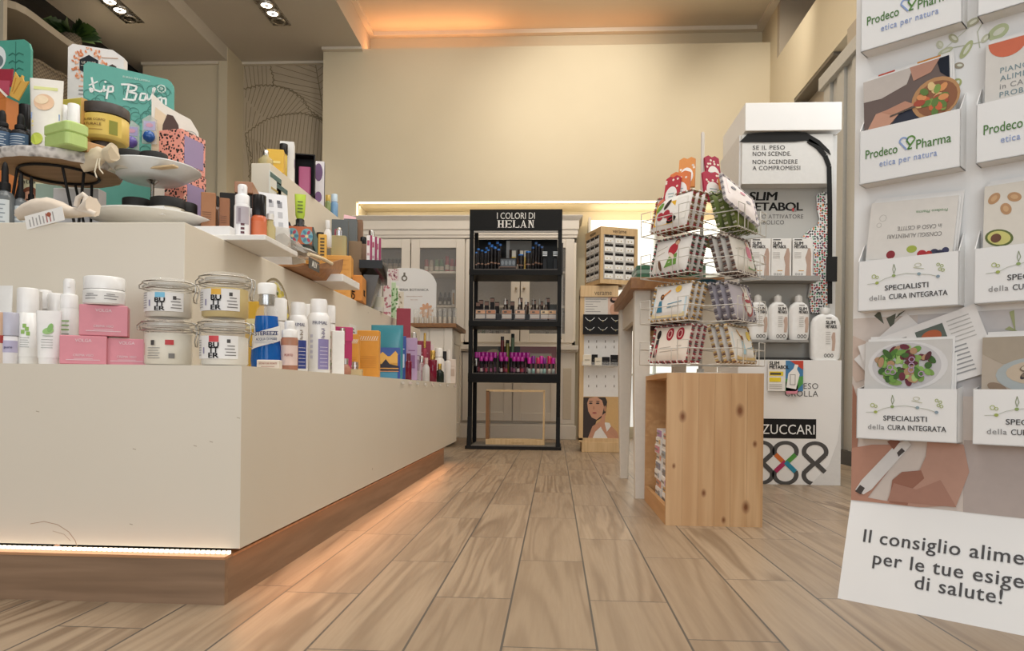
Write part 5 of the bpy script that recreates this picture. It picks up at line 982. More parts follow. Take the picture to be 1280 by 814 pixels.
def leaf_art(kind, m, w_, h_):
    r = random.Random(kind)
    if kind == 1:     # hands with a bowl of salad
        m.rect(0, 0, w_, h_, '#6a5a55', .0004); m.poly([(0, h_), (w_ * .6, h_), (w_ * .52, h_ * .72), (w_ * .22, h_ * .6), (0, h_ * .62)], '#c6bcb4', .0008); m.poly([(w_ * .56, h_), (w_ * .9, h_), (w_ * .8, h_ * .8), (w_ * .6, h_ * .74)], '#b98a76', .0012); m.poly([(w_ * .86, h_), (w_, h_), (w_, h_ * .6), (w_ * .9, h_ * .75)], '#1f2430', .001); m.poly([(w_ * .3, 0), (w_ * .7, 0), (w_ * .66, h_ * .2), (w_ * .45, h_ * .3)], '#22283a', .001)
        m.ell(w_ * .84, h_ * .32, w_ * .27, h_ * .36, '#b98a5c', .0016); m.ell(w_ * .85, h_ * .31, w_ * .23, h_ * .3, '#8d5a3c', .002)
        for i in range(26):
            a, q = r.random() * 6.28, r.random() ** .5; m.ell(min(w_ * .93, w_ * .84 + q * w_ * .19 * math.cos(a)), h_ * .31 + q * h_ * .24 * math.sin(a), .009, .006, r.choice(['#d8935c', '#c8643c', '#7d9a4a', '#e2c38a', '#a94a34', '#5f7d3a']), .0024 + i * .00003, n=9, a=a)
        m.poly([(w_ * .05, h_ * .1), (w_ * .15, h_ * .34), (w_ * .3, h_ * .36), (w_ * .42, h_ * .22), (w_ * .3, h_ * .06), (w_ * .12, 0)], '#c9977f', .002); m.poly([(w_ * .22, h_ * .34), (w_ * .5, h_ * .42), (w_ * .62, h_ * .3), (w_ * .36, h_ * .24)], '#bd8a72', .0024); m.line([(w_ * .32, h_ * .22), (w_ * .66, h_ * .28)], .003, '#a39a94:m', .003)
    elif kind == 2:   # plan with lines of text
        m.rect(0, 0, w_, h_, '#d8d3cc', .0004); m.ring(w_ * .22, h_ * .99, 0, .03, '#cf6a4a', .0008, 180, 360, 14)
        for i, s_ in enumerate(('PIANO', 'ALIMENTARE', 'in CASO di', 'PROBLEMI', 'INFIAMMATORI')): m.text(s_, .0135, w_ * .15, h_ * (.50 - i * .125), '#7a9096' if i != 2 else '#8d8d8b', .0008, 'L', .006, 1.12)
    elif kind == 3:   # cover with berries, upside down
        m.rect(0, 0, w_, h_, '#dfdad3', .0004); m.text('CONSIGLI ALIMENTARI', .0115, w_ * .55, h_ * .42, '#8d8984', .0008, 'C', .006, 1.0, rot=math.pi, width=w_ * .62); m.text('in CASO di CISTITE', .0115, w_ * .6, h_ * .55, '#8d8984', .0008, 'C', .006, 1.0, rot=math.pi, width=w_ * .5); m.text('Prodeco Pharma', .008, w_ * .72, h_ * .80, '#7d9a74', .0008, 'C', .004, rot=math.pi); m.ring(w_ * .12, h_ * .6, .004, .005, '#c2bdb6', .0008, n=8); m.ring(w_ * .16, h_ * .72, .006, .007, '#c2bdb6', .0008, n=8)
        for x, y, rx, ry, c in ((.3, .07, .008, .008, '#8d2c34'), (.54, .15, .009, .007, '#a4b04c'), (.66, .03, .008, .007, '#b02c34'), (.74, .05, .006, .006, '#c0392f'), (.80, .08, .007, .006, '#3a3a52'), (.86, .06, .007, .006, '#2c2c44'), (.92, .1, .006, .006, '#3a3a5a')): m.ell(w_ * x, max(h_ * y, ry), rx, ry, c, .0008)
    elif kind == 4:   # avocado and walnuts
        m.rect(0, 0, w_, h_, '#ddd6ca', .0004); m.ell(w_ * .16, h_ * .2, .022, .015, '#5f6a34', .0008, a=-.3); m.ell(w_ * .16, h_ * .2, .018, .012, '#cfc878', .0012, a=-.3); m.ell(w_ * .13, h_ * .2, .008, .008, '#6a4430', .0016)
        for x, y in ((.1, .8), (.22, .62), (.3, .78)): m.ell(w_ * x, h_ * y, .011, .008, '#b98f66', .0008, a=x * 9); m.ell(w_ * x, h_ * y, .006, .004, '#cda67c', .0012, a=x * 9)
        for i in range(9): m.ell(w_ * (.5 + r.random() * .4), h_ * (.3 + r.random() * .55), .014, .008, r.choice(['#4f7d3a', '#3f6a30', '#c8403a', '#d8602e', '#5f9a44']), .0008 + i * .0002, a=r.random() * 3)
    elif kind == 5:   # plate of green salad
        m.rect(0, 0, w_, h_, '#cfccc8', .0004); m.ell(w_ * .5, h_ * .52, w_ * .46, h_ * .62 if False else h_ * .46, '#dbd9d8', .0008, n=32); m.ell(w_ * .49, h_ * .52, w_ * .40, h_ * .43, '#c6c3c4', .0011, n=32)
        for i in range(80):
            a, q = r.random() * 6.28, r.random() ** .5; m.ell(w_ * .49 + q * w_ * .31 * math.cos(a), h_ * .52 + q * h_ * .36 * math.sin(a), .006 + r.random() * .007, .004 + r.random() * .003, r.choice(['#4f7a34', '#6f9a48', '#86ad5a', '#3f632c', '#a4c078', '#6a2c3a', '#5a2a30', '#b08a6a', '#7fa052']), .0014 + i * .00004, .0004, 10, a=r.random() * 3.1)
        for i in range(7): m.ring(w_ * (.28 + r.random() * .42), h_ * (.3 + r.random() * .45), .004, .0056, '#b79ab8', .005, n=10)
    elif kind == 6:   # bowl on linen
        m.rect(0, 0, w_, h_, '#b5a898', .0004); m.poly([(0, h_), (w_, h_), (w_, h_ * .6), (w_ * .2, h_ * .52), (0, h_ * .7)], '#a79a88', .0008); m.ell(w_ * .58, h_ * .32, w_ * .44, h_ * .32, '#a9b0b0', .001); m.ell(w_ * .6, h_ * .36, w_ * .36, h_ * .22, '#c3b29c', .0014)
        for i in range(12): m.ell(w_ * (.4 + r.random() * .4), h_ * (.28 + r.random() * .18), .007, .004, r.choice(['#5a4a42', '#c9bda8', '#7a6a58', '#3a3436']), .0018 + i * .0001, a=r.random())
        m.ell(w_ * .16, h_ * .1, .016, .008, '#8d7864', .0012, a=-.4)
KD = {(0, 2): 1, (1, 2): 2, (0, 1): 3, (1, 1): 4, (0, 0): 5, (1, 0): 6}
WHAT = {1: 'hands and a salad bowl', 2: 'a printed diet plan', 3: 'berries printed upside down', 4: 'avocado and walnuts', 5: 'a plate of green salad', 6: 'a grey bowl on linen'}
for col in (0, 1):
    for row in range(4):
        x0, z0, h_ = pocket(col, row)
        if (col, row) in KD:
            kd = KD[(col, row)]
            lh = {1: .205, 2: .212, 3: .20, 4: .208, 5: .188, 6: .188}[kd]; lw = .152
            for j in range(3):
                p = UP + bd * (x0 + (.004 if kd == 3 else .010) + j * .003) + bn * (.0305 - j * .004); p.z = z0 + (.0145 if kd == 3 else .003)
                m = MB(); tilt = Matrix.Rotation(D(4 if kd in (3,) else -3), 4, 'Y') if kd in (1, 3) else ID
                m.X = tilt @ Matrix.Rotation(D(-4), 4, 'X') @ FR(0); m.rect(0, .0, lw, lh + j * .005, '#efece8' if j else '#f1efec', -.001, .0014)
                if j == 0: m.X = m.X @ Matrix.Translation((0, h_ - .01, 0)); leaf_art(kd, m, lw, lh - h_ + .01)
                elif j == 2 and kd == 1: m.rect(.02, lh, .05, lh + .0099, '#c8503a', .0004); m.rect(.09, lh, .13, lh + .0099, '#d8903a', .0004)
                tag(m.o('leaflet', None, p, BRZ), ('front leaflet showing %s in its pocket of the leaflet stand', 'middle leaflet of the stack behind %s', 'rear leaflet of the stack behind %s')[j] % (WHAT[kd] if j == 0 else 'the one with ' + WHAT[kd]), 'leaflet', 'leaflets in the stand')
# two loose leaflets tucked askew
for i, (s0, z0, an_, w_, h_, off) in enumerate(((.086, .412, 27, .155, .105, .010), (.072, .398, 42, .11, .13, .006))):
    p = UP + bd * s0 + bn * off; p.z = z0; m = MB(); m.X = FR(0) @ Matrix.Rotation(D(an_ if i else 22), 4, 'Z')
    if i == 0:
        m.X = FR(0) @ Matrix.Rotation(D(19), 4, 'Z'); m.rect(-.04, -.02, .175, .105, '#e9e6e3', 0, .0012); m.rect(.066, .055, .115, .092, '#5f6a62', .0012); m.ell(.09, .074, .018, .012, '#b5603c', .0016); m.ell(.085, .066, .012, .006, '#d89a7a', .002); m.rect(-.02, .07, .0, .082, '#8f8fc0', .0012); m.rect(.04, -.016, .06, .03, '#a9abd4', .0012)
        for q in range(7): m.rect(.01, .052 + q * .006, .05, .0545 + q * .006, '#b3afab', .0012)
        for q in range(7): m.rect(.066, -.008 + q * .008, .14, -.0055 + q * .008, '#9a9a9a', .0012)
        for q in range(6): m.rect(.122, .05 + q * .008, .16, .052 + q * .008, '#bdbab6', .0012)
    else:
        m.rect(0, 0, .13, .10, '#e4e1de', 0, .0012); m.rect(.02, .06, .04, .07, '#8f8fc0', .0012)
        for q in range(6): m.rect(.05, .02 + q * .01, .11, .023 + q * .01, '#b3afab', .0012)
    tag(m.o('leaflet', None, p, BRZ), ('opened leaflet with small food photo tucked slantwise behind the salad leaflet', 'folded leaflet mostly hidden behind the slanting opened leaflet')[i], 'leaflet', 'loose leaflets')
# ---------------------------------------------------------------- goods on the counter: builders
def bottle(name, label, loc, r, h, body, cap, capf=.22, neck=.5, shoulder=.08, band=None, art=None, group=None, cat='bottle', rz=0.0, sx=1.0, capr=None, seg=20):
    t = thing(name, label, cat, loc, rz, group); hc = h * (1 - capf); cr = capr or r * neck * 1.25
    m = MB(); m.lathe([(r * .92, 0), (r, h * .012), (r, hc * (1 - shoulder * 2)), (r * .93, hc * (1 - shoulder)), (r * neck, hc * .99), (r * neck, hc)], body, seg, sx=1, sy=sx)
    if band or art:
        m.X = Matrix(((1, 0, 0, 0), (0, 0, -1, 0), (0, 1, 0, 0), (0, 0, 0, 1)))
        if band: m.wrap_rect(-r * 1.2, band[0] * h, r * 1.2, band[1] * h, r, band[2], .0006)
        if art: art(m, r, h)
    m.o('bottle_body', t); m = MB(); m.lathe([(cr, hc), (cr, h * .985), (cr * .9, h)], cap, seg); m.o('cap', t); return t
def pump(name, label, loc, r, h, body, cap, band=None, art=None, group=None, rz=0.0, clear=None):
    t = thing(name, label, 'bottle', loc, rz, group)
    m = MB(); m.lathe([(r * .95, 0), (r, .003), (r, h * .62), (r * .9, h * .66)], body, 20); m.X = FR(0)
    if band: m.wrap_rect(-r * 1.2, band[0] * h, r * 1.2, band[1] * h, r, band[2], .0006)
    if art: art(m, r, h)
    m.o('bottle_body', t); m = MB(); m.lathe([(r * .92, h * .66), (r * .92, h * .80), (r * .8, h * .82)], cap, 20); m.o('collar', t)
    m = MB(); m.lathe([(r * .6, h * .82), (r * .62, h * .97), (r * .5, h)], cap, 18); m.box(-r * .12, -r * .75, h * .90, r * .12, 0, h * .96, cap); m.o('spray_head', t); return t
def tube(name, label, loc, w_, h, body, cap, capf=.16, art=None, group=None, rz=0.0, down=True):
    t = thing(name, label, 'tube', loc, rz, group); ch = h * capf; rings = []
    for i in range(9):
        f = i / 8; z = ch + (h - ch) * f; wx = w_ / 2 * (.86 + .14 * f); wy = w_ * .30 * (1 - f) + .0012
        rings.append([(wx * math.cos(a), wy * math.sin(a), z) for a in [6.28319 * q / 20 for q in range(20)]])
    m = MB(); m.loft(rings, body)
    if art:
        m.X = Matrix.Translation((0, -w_ * .30 - .0008, 0)) @ FR(0) @ Matrix.Identity(4); k0 = len(m.v); art(m, w_, h)
        for q in range(k0, len(m.v)):
            x, y, z = m.v[q]; f = min(1, max(0, (z - ch) / (h - ch))); wx = w_ / 2 * (.86 + .14 * f); ys = -(w_ * .30 * (1 - f) + .0012) * math.sqrt(max(0, 1 - min(.98, (x / wx)) ** 2)); m.v[q] = (x, ys + (y + w_ * .30 + .0008) - .0008, z)
    m.o('tube_body', t); m = MB(); m.lathe([(w_ * .38, 0), (w_ * .40, .002), (w_ * .41, ch)], cap, 20, sy=.75); m.o('cap', t); return t
def carton(name, label, loc, w_, d_, h, key, rz=0.0, art=None, side=None, left=None, group=None, cat='box', parent=None):
    m = MB(); m.rbox(w_, d_, 0, h, .0012, key); m.X = FR(-d_ / 2)
    if art: art(m, w_, h)
    m.X = RS(w_ / 2)
    if side: side(m, d_, h)
    m.X = LS(-w_ / 2)
    if left: left(m, d_, h)
    return tag(m.o(name, None, loc, rz), label, cat, group)
def jar(name, label, loc, r, h, body, lid, lidf=.3, band=None, art=None, group=None, rz=0.0, over=1.03):
    t = thing(name, label, 'jar', loc, rz, group); hl = h * (1 - lidf)
    m = MB(); m.lathe([(r * .9, 0), (r, h * .05), (r, hl * .95), (r * .9, hl)], body, 24); m.X = FR(0)
    if band: m.wrap_rect(-r * 1.3, band[0] * h, r * 1.3, band[1] * h, r, band[2], .0005)
    if art: art(m, r, h)
    m.o('jar_body', t); m = MB(); m.lathe([(r * over, hl), (r * over, h * .97), (r * over * .95, h)], lid, 24); m.o('lid', t); return t
def lines(x0, x1, ys, key, th=.0018, z=.0004):
    return lambda m, w_, h: [m.rect(x0 * w_, y * h, x1 * w_, y * h + th, key, z) for y in ys]
def wtext(s, size, y, key, al='C', x=0, bold=.004, wd=None):
    return lambda m, r, h: m.text(s, size, x * r, y * h, key, .0012, al, bold, wrap=r, width=wd)
ZA = Z0 + .0005; FYc = 1.452
# ---- lower tier, front ledge, from the left
L = onY(3, 1.47, ZA); tube('cream_tube', 'white flat-topped cream tube cut by the left edge of the lower ledge', L, sz(26, L), sz(99, L), '#eceae6', '#f0eeea:g', .12)
L = onY(12, 1.405, ZA); t = bottle('roll_on_bottle', 'small lavender roll-on with silver-grey cap at the left end of the lower ledge', L, sz(9.5, L), sz(64, L), '#e9e7ea', '#b9b8c6:g', .45, .85, .02, (.22, .45, '#b9b4cf'), wtext('pure', .007, .30, '#5a557a'), rz=D(28))
L = onY(0, 1.395, ZA); bottle('cosmetic_bottle', 'red-banded bottle cut off by the left picture edge', L, sz(7, L), sz(64, L), '#d9c8b8', '#c9a68c:g', .45, .85, .02, (.4, .55, '#a83a34'))
def green_print(m, r, h):
    for q, (x, y) in enumerate(((-.25, .42), (.1, .46), (-.1, .5), (.2, .4))):
        a = (x * r) / r; m.wrap_rect((x - .16) * r, y * h - .004, (x + .16) * r, y * h + .004, r, '#8fb85a', .0008, 4)
    for q in range(5): m.wrap_rect(-.5 * r, (.22 + q * .03) * h, (.3 - .1 * (q % 2)) * r, (.22 + q * .03) * h + .0012, r, '#9a9a92', .0008, 4)
L = onY(34.5, 1.43, ZA); bottle('lotion_bottle', 'white cylindrical lotion bottle with green print and red corner mark', L, sz(12.2, L), sz(95, L), '#efede9:g', '#f1efec:g', .32, .98, .004, (.10, .22, '#e9e6e0'), green_print, capr=sz(12, L), rz=D(26))
m = MB(); m.rbox(sz(6, L), .02, 0, sz(94, L), .002, '#dcd9d2'); m.X = FR(-.01); m.rect(-.004, .03, .004, .045, '#b8283a', .0004)
for q in range(8): m.rect(-.003, .06 + q * .006, .003, .062 + q * .006, '#a5a29a', .0004)
L2 = onY(46, 1.452, ZA); tag(m.o('slim_carton', None, L2), 'slim grey-white carton with red square between two white bottles', 'box')
for i, u in enumerate((54, 70)):
    L = onY(u, 1.50, ZA); bottle('lotion_bottle', ('first', 'second')[i] + ' white lotion bottle standing behind the green-leaf tube, from the left', L, sz(8, L), sz(94 - 4 * i, L), '#efece6:g', '#f2efec:g', .25, .98, .004)
def leaf_print(m, w_, h):
    m.ell(0, h * .62, w_ * .22, w_ * .14, '#9cc77a', .0004, a=.3); m.ell(w_ * .08, h * .68, w_ * .10, w_ * .2, '#86b864', .0008, a=-.3); m.rect(-w_ * .2, h * .52, w_ * .2, h * .53, '#8a9a80', .0004)
    for q in range(4): m.rect(-w_ * .25, h * (.3 + q * .05), w_ * .2, h * (.31 + q * .05), '#a9a9a2', .0004)
L = onY(61, 1.41, ZA); tube('cream_tube', 'white tube with green leaf print standing on its cap, left of the pink boxes', L, sz(28, L), sz(67, L), '#f1efeb', '#f3f1ee:g', .12, leaf_print, rz=D(24))
L = onY(86, 1.475, ZA); pump('pump_bottle', 'white pump bottle with green print beside the pink boxes', L, sz(11, L), sz(108, L), '#eceae6:g', '#f3f1ee:g', None, lambda m, r, h: [m.wrap_rect(-.7 * r, (.2 + q * .05) * h, .1 * r, (.215 + q * .05) * h, r, '#8fb86a' if q > 3 else '#9a9a92', .0008, 4) for q in range(7)], rz=D(28))
L = onY(96, 1.49, ZA); m = MB(); m.rbox(sz(8, L), .012, 0, sz(68, L), .002, '#e9e7e2'); m.X = FR(-.006); [m.rect(-.004, .02 + q * .007, .004, .023 + q * .007, '#9a9890', .0004) for q in range(9)]; tag(m.o('slim_carton', None, L), 'slim white carton of fine print behind the pump bottle', 'box')
def pinkart(m, w_, h):
    m.text('VOLGA', .0085, 0, h * .78, '#f0d8dc', .0003, 'C', .004); m.text('CREMA VISO', .0062, 0, h * .28, '#f0d8dc', .0003, 'C', .002); m.rect(-w_ * .36, h * .14, w_ * .36, h * .17, '#e6c0c6', .0003); m.rect(-w_ * .2, h * .19, w_ * .2, h * .21, '#e6c0c6', .0003)
PK = '#dc8d99'
Lb = onY(106.5, 1.412, ZA); wb, hb = sz(51, Lb), sz(35.5, Lb); RZ = D(26)
carton('cream_carton', 'lower left pink carton of the small pyramid on the front ledge', Lb, wb, wb * .6, hb, PK, RZ, pinkart, group='pink cartons')
Lr = onY(160, 1.452, ZA); carton('cream_carton', 'lower right pink carton of the pyramid, next to the clip-top jars', Lr, sz(50, Lr), wb * .6, hb * .95, PK, RZ, pinkart, group='pink cartons')
Lt = onY(131, 1.43, ZA + hb + .0008); carton('cream_carton', 'upper pink carton of the pyramid, under the white jar', Lt, sz(53, Lt), wb * .6, sz(38, Lt), PK, RZ, pinkart, group='pink cartons')
L = Vector((Lt.x - .002, Lt.y, Lt.z + sz(38, Lt) + .0008)); jar('cream_jar', 'white cream jar with lid standing on top of the pink cartons', L, sz(23.5, L), sz(35, L), '#f0eeea:g', '#f3f1ee:g', .45, (.06, .46, '#eceae6'), lambda m, r, h: [m.wrap_rect(x0 * r, (y + .08) * h, x1 * r, (y + .08) * h + .0016, r, '#9a9796', .001, 4) for x0, x1, y in ((-.9, -.2, .2), (-.9, -.3, .1), (.1, .8, .2), (.1, .7, .1), (-.8, -.4, .26), (.2, .6, .26))], over=1.0, rz=D(26))
# clip-top butter jars
def clipjar(label, loc, r, h, fill, mark, full, rz):
    t = thing('clip_top_jar', label, 'jar', loc, rz, 'clip-top butter jars')
    m = MB(); m.lathe([(.001, .0), (r * .86, 0), (r * .93, h * .03), (r * .93, h * .66), (r * .97, h * .70), (r * .97, h * .74), (r * .90, h * .76)], 'glass', 30, caps=False); m.o('glass_body', t)
    m = MB(); m.lathe([(r * .82, h * .02), (r * .89, h * .05), (r * .89, h * full), (r * .80, h * (full + .02))], fill, 30); m.o('butter_filling', t)
    m = MB(); m.lathe([(r * .90, h * .775), (r * 1.0, h * .79), (r * 1.0, h * .86), (r * .90, h * .91), (r * .86, h * .96), (.001, h * .965)], 'glass', 30, caps=False); m.lathe([(r * .80, h * .80), (r * .80, h * .86)], '#d9d4cc:g', 24); m.o('glass_lid', t)
    m = MB(); m.lathe([(r * .965, h * .757), (r * 1.0, h * .76), (r * .965, h * .775)], '#c9c2b8', 30, caps=False); m.o('rubber_seal', t)
    W = '#b7b2a9:m'; m = MB(); cir = lambda rr_, z: [(rr_ * math.cos(6.28319 * i / 28), rr_ * math.sin(6.28319 * i / 28), z) for i in range(28)]
    m.tube(cir(r * .985, h * .715), .0013, W, 5, True); m.tube(cir(r * 1.02, h * .875), .0013, W, 5, True)
    m.tube([(r * 1.0, -.01, h * .88), (r * 1.17, -.008, h * .84), (r * 1.2, -.008, h * .70), (r * 1.1, -.008, h * .5), (r * 1.12, -.006, h * .40), (r * 1.12, .006, h * .40), (r * 1.1, .008, h * .5), (r * 1.2, .008, h * .7), (r * 1.17, .008, h * .84), (r * 1.0, .01, h * .88)], .0014, W, 5)
    m.tube([(r * .97, -.012, h * .72), (r * 1.14, -.011, h * .66), (r * 1.14, .011, h * .66), (r * .97, .012, h * .72)], .0013, W, 5)
    m.tube([(-r * .97, -.012, h * .72), (-r * 1.16, -.008, h * .74), (-r * 1.2, -.006, h * .82), (-r * 1.0, -.01, h * .88)], .0013, W, 5); m.tube([(-r * .97, .012, h * .72), (-r * 1.16, .008, h * .74), (-r * 1.2, .006, h * .82), (-r * 1.0, .01, h * .88)], .0013, W, 5); m.o('wire_clasp', t)
    m = MB(); R = r * .935; m.X = FR(0)
    if mark != 'seal':
        y0, y1 = h * .14, h * .60; m.wrap_rect(-R * 1.15, y0, R * 1.05, y1, R, '#eeebe8', .0006, 14)
        s = R * .42; cx = R * .05; hh = (y1 - y0) / 3.6; kb = '#1d1b1b'
        m.text('BU', hh * 1.15, cx, y0 + hh * 1.75, kb, .0012, 'C', .05, wrap=R, width=s); m.text('TT', hh * 1.15, cx, y0 + hh * .95, kb, .0012, 'C', .05, wrap=R, width=s * .9); m.text('ER', hh * 1.15, cx, y0 + hh * .12, kb, .0012, 'C', .05, wrap=R, width=s)
        m.wrap_rect(cx - s / 2, y0 + hh * 2.6, cx + s / 2, y1 - .0004, R, mark, .0011, 6)
        for q in range(7): m.wrap_rect(-R * 1.05, y0 + .006 + q * .0048, -R * .62, y0 + .0082 + q * .0048, R, '#b0adab', .0011, 4)
        m.wrap_rect(-R * .48, y0 + .01, -R * .40, y0 + .022, R, '#8f8aa8', .0011, 3)
        for q, (a, b) in enumerate(((.5, .95), (.55, .95), (.5, .9), (.6, .9))): m.wrap_rect(R * a, y0 + .006 + q * .006, R * b, y0 + .0078 + q * .006, R, '#77736f', .0011, 4)
        m.wrap_rect(R * .58, y1 - .014, R * .72, y1 - .007, R, '#4a4644', .0011, 3)
    else:
        m.wrap_rect(-R * .38, h * .40, -R * .22, h * .50, R, '#4a4644', .0008, 4); m.wrap_rect(R * .22, h * .41, R * .56, h * .51, R, '#c0393c', .0008, 6); m.wrap_rect(R * .36, h * .14, R * .6, h * .24, R, '#77736f', .0008, 5)
        for q in range(5): m.wrap_rect(-R * .55, h * (.14 + q * .05), R * (.02 - .06 * (q % 2)), h * (.152 + q * .05), R, '#8a8683', .0008, 5)
        m.wrap_rect(-R * .82, h * .2, -R * .78, h * .45, R, '#c06a6a', .0008, 3)
    m.o('paper_label', t); return t
Lj = onY(210.5, 1.445, ZA); rj = sz(30.5, Lj); hj = sz(61, Lj)
clipjar('lower left clip-top jar of white butter with a round red seal', Lj, rj, hj, '#ebe3d3', 'seal', .64, D(8))
Lk = onY(281, 1.44, ZA); rk = sz(31, Lk)
clipjar('lower right clip-top jar of white butter, label with red heart mark', Lk, rk, sz(61, Lk), '#efe9df', '#d2474a', .58, D(-4))
clipjar('upper left clip-top jar with a light blue mark on its label', Vector((Lj.x, Lj.y, ZA + hj * .967)), rj * .97, sz(50, Lj), '#e6ddcf', '#7cc3e2', .62, D(4))
clipjar('upper right clip-top jar of yellow butter with yellow mark on its label', Vector((Lk.x, Lk.y, ZA + sz(61, Lk) * .967)), rk * .98, sz(58, Lk), '#ddc37a', '#e8b23c', .62, D(0))
# ---- lower tier, right-hand ledge, from the corner to the far end
XM = -.70
L = onX(341, -.745, ZA); t = thing('oval_wreath', 'oval ornament of yellow and green leaves on a clear back, behind the blue bottle', 'ornament', L, D(35))
m = MB(); m.X = FR(0); hO = sz(118, L); wO = sz(40, L)
m.ring(0, hO * .55, wO * .47, wO * .5, '#9a8a6a', 0, 0, 360, 36, .003, hO / wO * .9); m.ell(0, hO * .55, wO * .47, hO * .42, 'thin_film', 0, .001, 32); m.o('oval_back', t)
m = MB(); m.X = FR(0); rr_ = random.Random(4)
for i in range(40):
    a = rr_.uniform(-.2, 2.4); q = rr_.uniform(.72, .98); m.ell(q * wO * .44 * math.cos(a), hO * .55 + q * hO * .40 * math.sin(a), .008, .0035, rr_.choice(['#b9a63c', '#8d9a3a', '#d6c25a', '#5f6a2c', '#e3d690']), .0015 + i * .00005, a=a + 1)
m.o('leaf_wreath', t); m = MB(); m.box(-.012, -.01, 0, .012, .01, hO * .1, '#d8d2c8'); m.o('base', t)
for i, (u, c1, px, hp) in enumerate(((318, '#e0b23a', -.74, 86), (325, '#b4633a', -.76, 45))):
    L = onX(u, px, ZA); carton('soap_carton', ('yellow', 'rust-brown')[i] + ' carton half hidden behind the blue bottle', L, sz(17, L), .03, sz(hp, L), c1, D(-12 if i == 0 else 10), lambda m, w_, h: m.rect(-w_ * .35, h * .6, w_ * .35, h * .75, '#efe2b0', .0004))
L = onX(333, -.675, ZA); r = sz(18.5, L); h = sz(108, L); t = thing('spray_bottle', 'clear spray bottle of bright blue water with white cap and white label', 'bottle', L, D(22))
prof = [(r * .80, 0), (r * .95, h * .02), (r, h * .12), (r * .97, h * .22), (r * .88, h * .36), (r * .78, h * .52), (r * .72, h * .62)]
m = MB(); m.lathe(prof, 'blue_gel', 28); m.lathe([(r * .985 * .75, h * .03), (r * .6, h * .05), (r * .5, h * .3)], '#1c5fae', 20); m.o('blue_water', t)
m = MB(); m.lathe([(r * .73, h * .62), (r * .68, h * .68), (r * .5, h * .73), (r * .44, h * .75), (r * .44, h * .78)], 'glass', 28, caps=False); m.o('glass_neck', t)
m = MB(); m.lathe([(r * .50, h * .75), (r * .52, h * .88), (r * .48, h * .90)], '#b9b9b8:m', 20); m.o('collar', t); m = MB(); m.lathe([(r * .60, h * .87), (r * .62, h * .985), (r * .55, h)], '#f0efec:g', 24); m.o('spray_cap', t)
m = MB(); m.X = FR(0); R = r * .90
vs = []; n_ = 16
for i in range(n_ + 1):
    a = -1.15 + 2.3 * i / n_; zt_ = h * (.46 + .05 * a); zb_ = h * (.285 + .05 * a)
    for zz_ in (zb_, zt_): rr2 = r * (1.0 - .36 * max(0, zz_ / h - .2)) * 1.0 + .0012; vs.append((rr2 * math.sin(a), zz_, rr2 * math.cos(a)))
m.add(vs, [(2 * i, 2 * i + 2, 2 * i + 3, 2 * i + 1) for i in range(n_)], '#eeecea', True)
m.text('STEREEZE', .0135, 0, h * .392, '#22306a', .0055, 'C', .02, wrap=R, width=r * 1.35, rot=.06); m.text('ACQUA DI MARE', .0085, 0, h * .335, '#4a5a80', .006, 'C', .002, wrap=R, width=r * 1.2, rot=.06)
for q in range(2): m.wrap_rect(-r * .7, h * (.30 + q * .016), r * .4, h * (.304 + q * .016), R, '#9aa3b8', .0072, 8)
m.o('paper_label', t)
L = onX(346, -.735, ZA); bottle('body_spray', 'white bottle behind the blue spray bottle', L, sz(12, L), sz(92, L), '#eeece9:g', '#f1efec:g', .3, .8, .03)
L = onX(362, -.625, ZA); t = pump('mini_spray', 'small pink spray bottle with white cap leaning among white cans', L, sz(10.5, L), sz(62, L), 'pink_perfume', '#f1efec:g', (.1, .5, '#e9cfc6'), wtext('PORTO', .008, .28, '#b0605a', wd=.018), rz=D(15))
L = onX(357, -.60, ZA); carton('soap_box', 'small cream soap box lying in front of the pink spray', Vector((-.628, L.y - .02, ZA)), sz(27, L), .03, sz(11, L), '#eadfd2', D(8), lambda m, w_, h: [m.text('SECRET DE MONTE', .006, 0, h * .5, '#c08a7a', .0004, 'C', .002, width=w_ * .8), m.rect(-w_ * .3, h * .2, w_ * .3, h * .28, '#c9a79a', .0004)])
def can(label, u, X_, wpx, hpx, acc, strip):
    L = onX(u, X_, ZA); r, h = sz(wpx / 2, L), sz(hpx, L)
    t = thing('spray_can', label, 'bottle', L, D(20), 'white spray cans'); m = MB(); m.lathe([(r * .96, 0), (r, .003), (r, h * .70), (r * .94, h * .76), (r * .80, h * .80), (r * .70, h * .82)], '#efedeb:g', 24); m.o('can_body', t)
    m = MB(); m.lathe([(r * .72, h * .80), (r * .72, h * .97), (r * .66, h)], '#f3f1ef:g', 24); m.o('cap', t)
    m = MB(); m.X = FR(0); m.wrap_rect(-r * .05, h * .06, r * .95, h * .46, r, acc, .0005, 8); m.text('PRIMAL', .013, r * .1, h * .655, '#55506a', .001, 'C', .006, wrap=r, width=r * 1.25)
    for q in range(6): m.wrap_rect(r * .1, h * (.1 + q * .05), r * .8, h * (.106 + q * .05), r, '#e4e0ea', .001, 5)
    for q in range(7): m.wrap_rect(r * (.2 + .08 * (q % 3)), h * (.47 + q * .02), r * (.45 + .06 * (q % 2)), h * (.482 + q * .02), r, strip, .001, 3)
    for q in range(5): m.wrap_rect(-r * .75, h * (.2 + q * .07), -r * .5, h * (.24 + q * .07), r, '#c9c6d2', .001, 3)
    m.o('printed_label', t)
can('white spray can with dark blue panel', 372, -.70, 25, 88, '#2f3f86', '#8a7a68'); can('white spray can with lilac panel, largest of the pair', 398, -.672, 29, 93, '#8d83b4', '#6f668a')
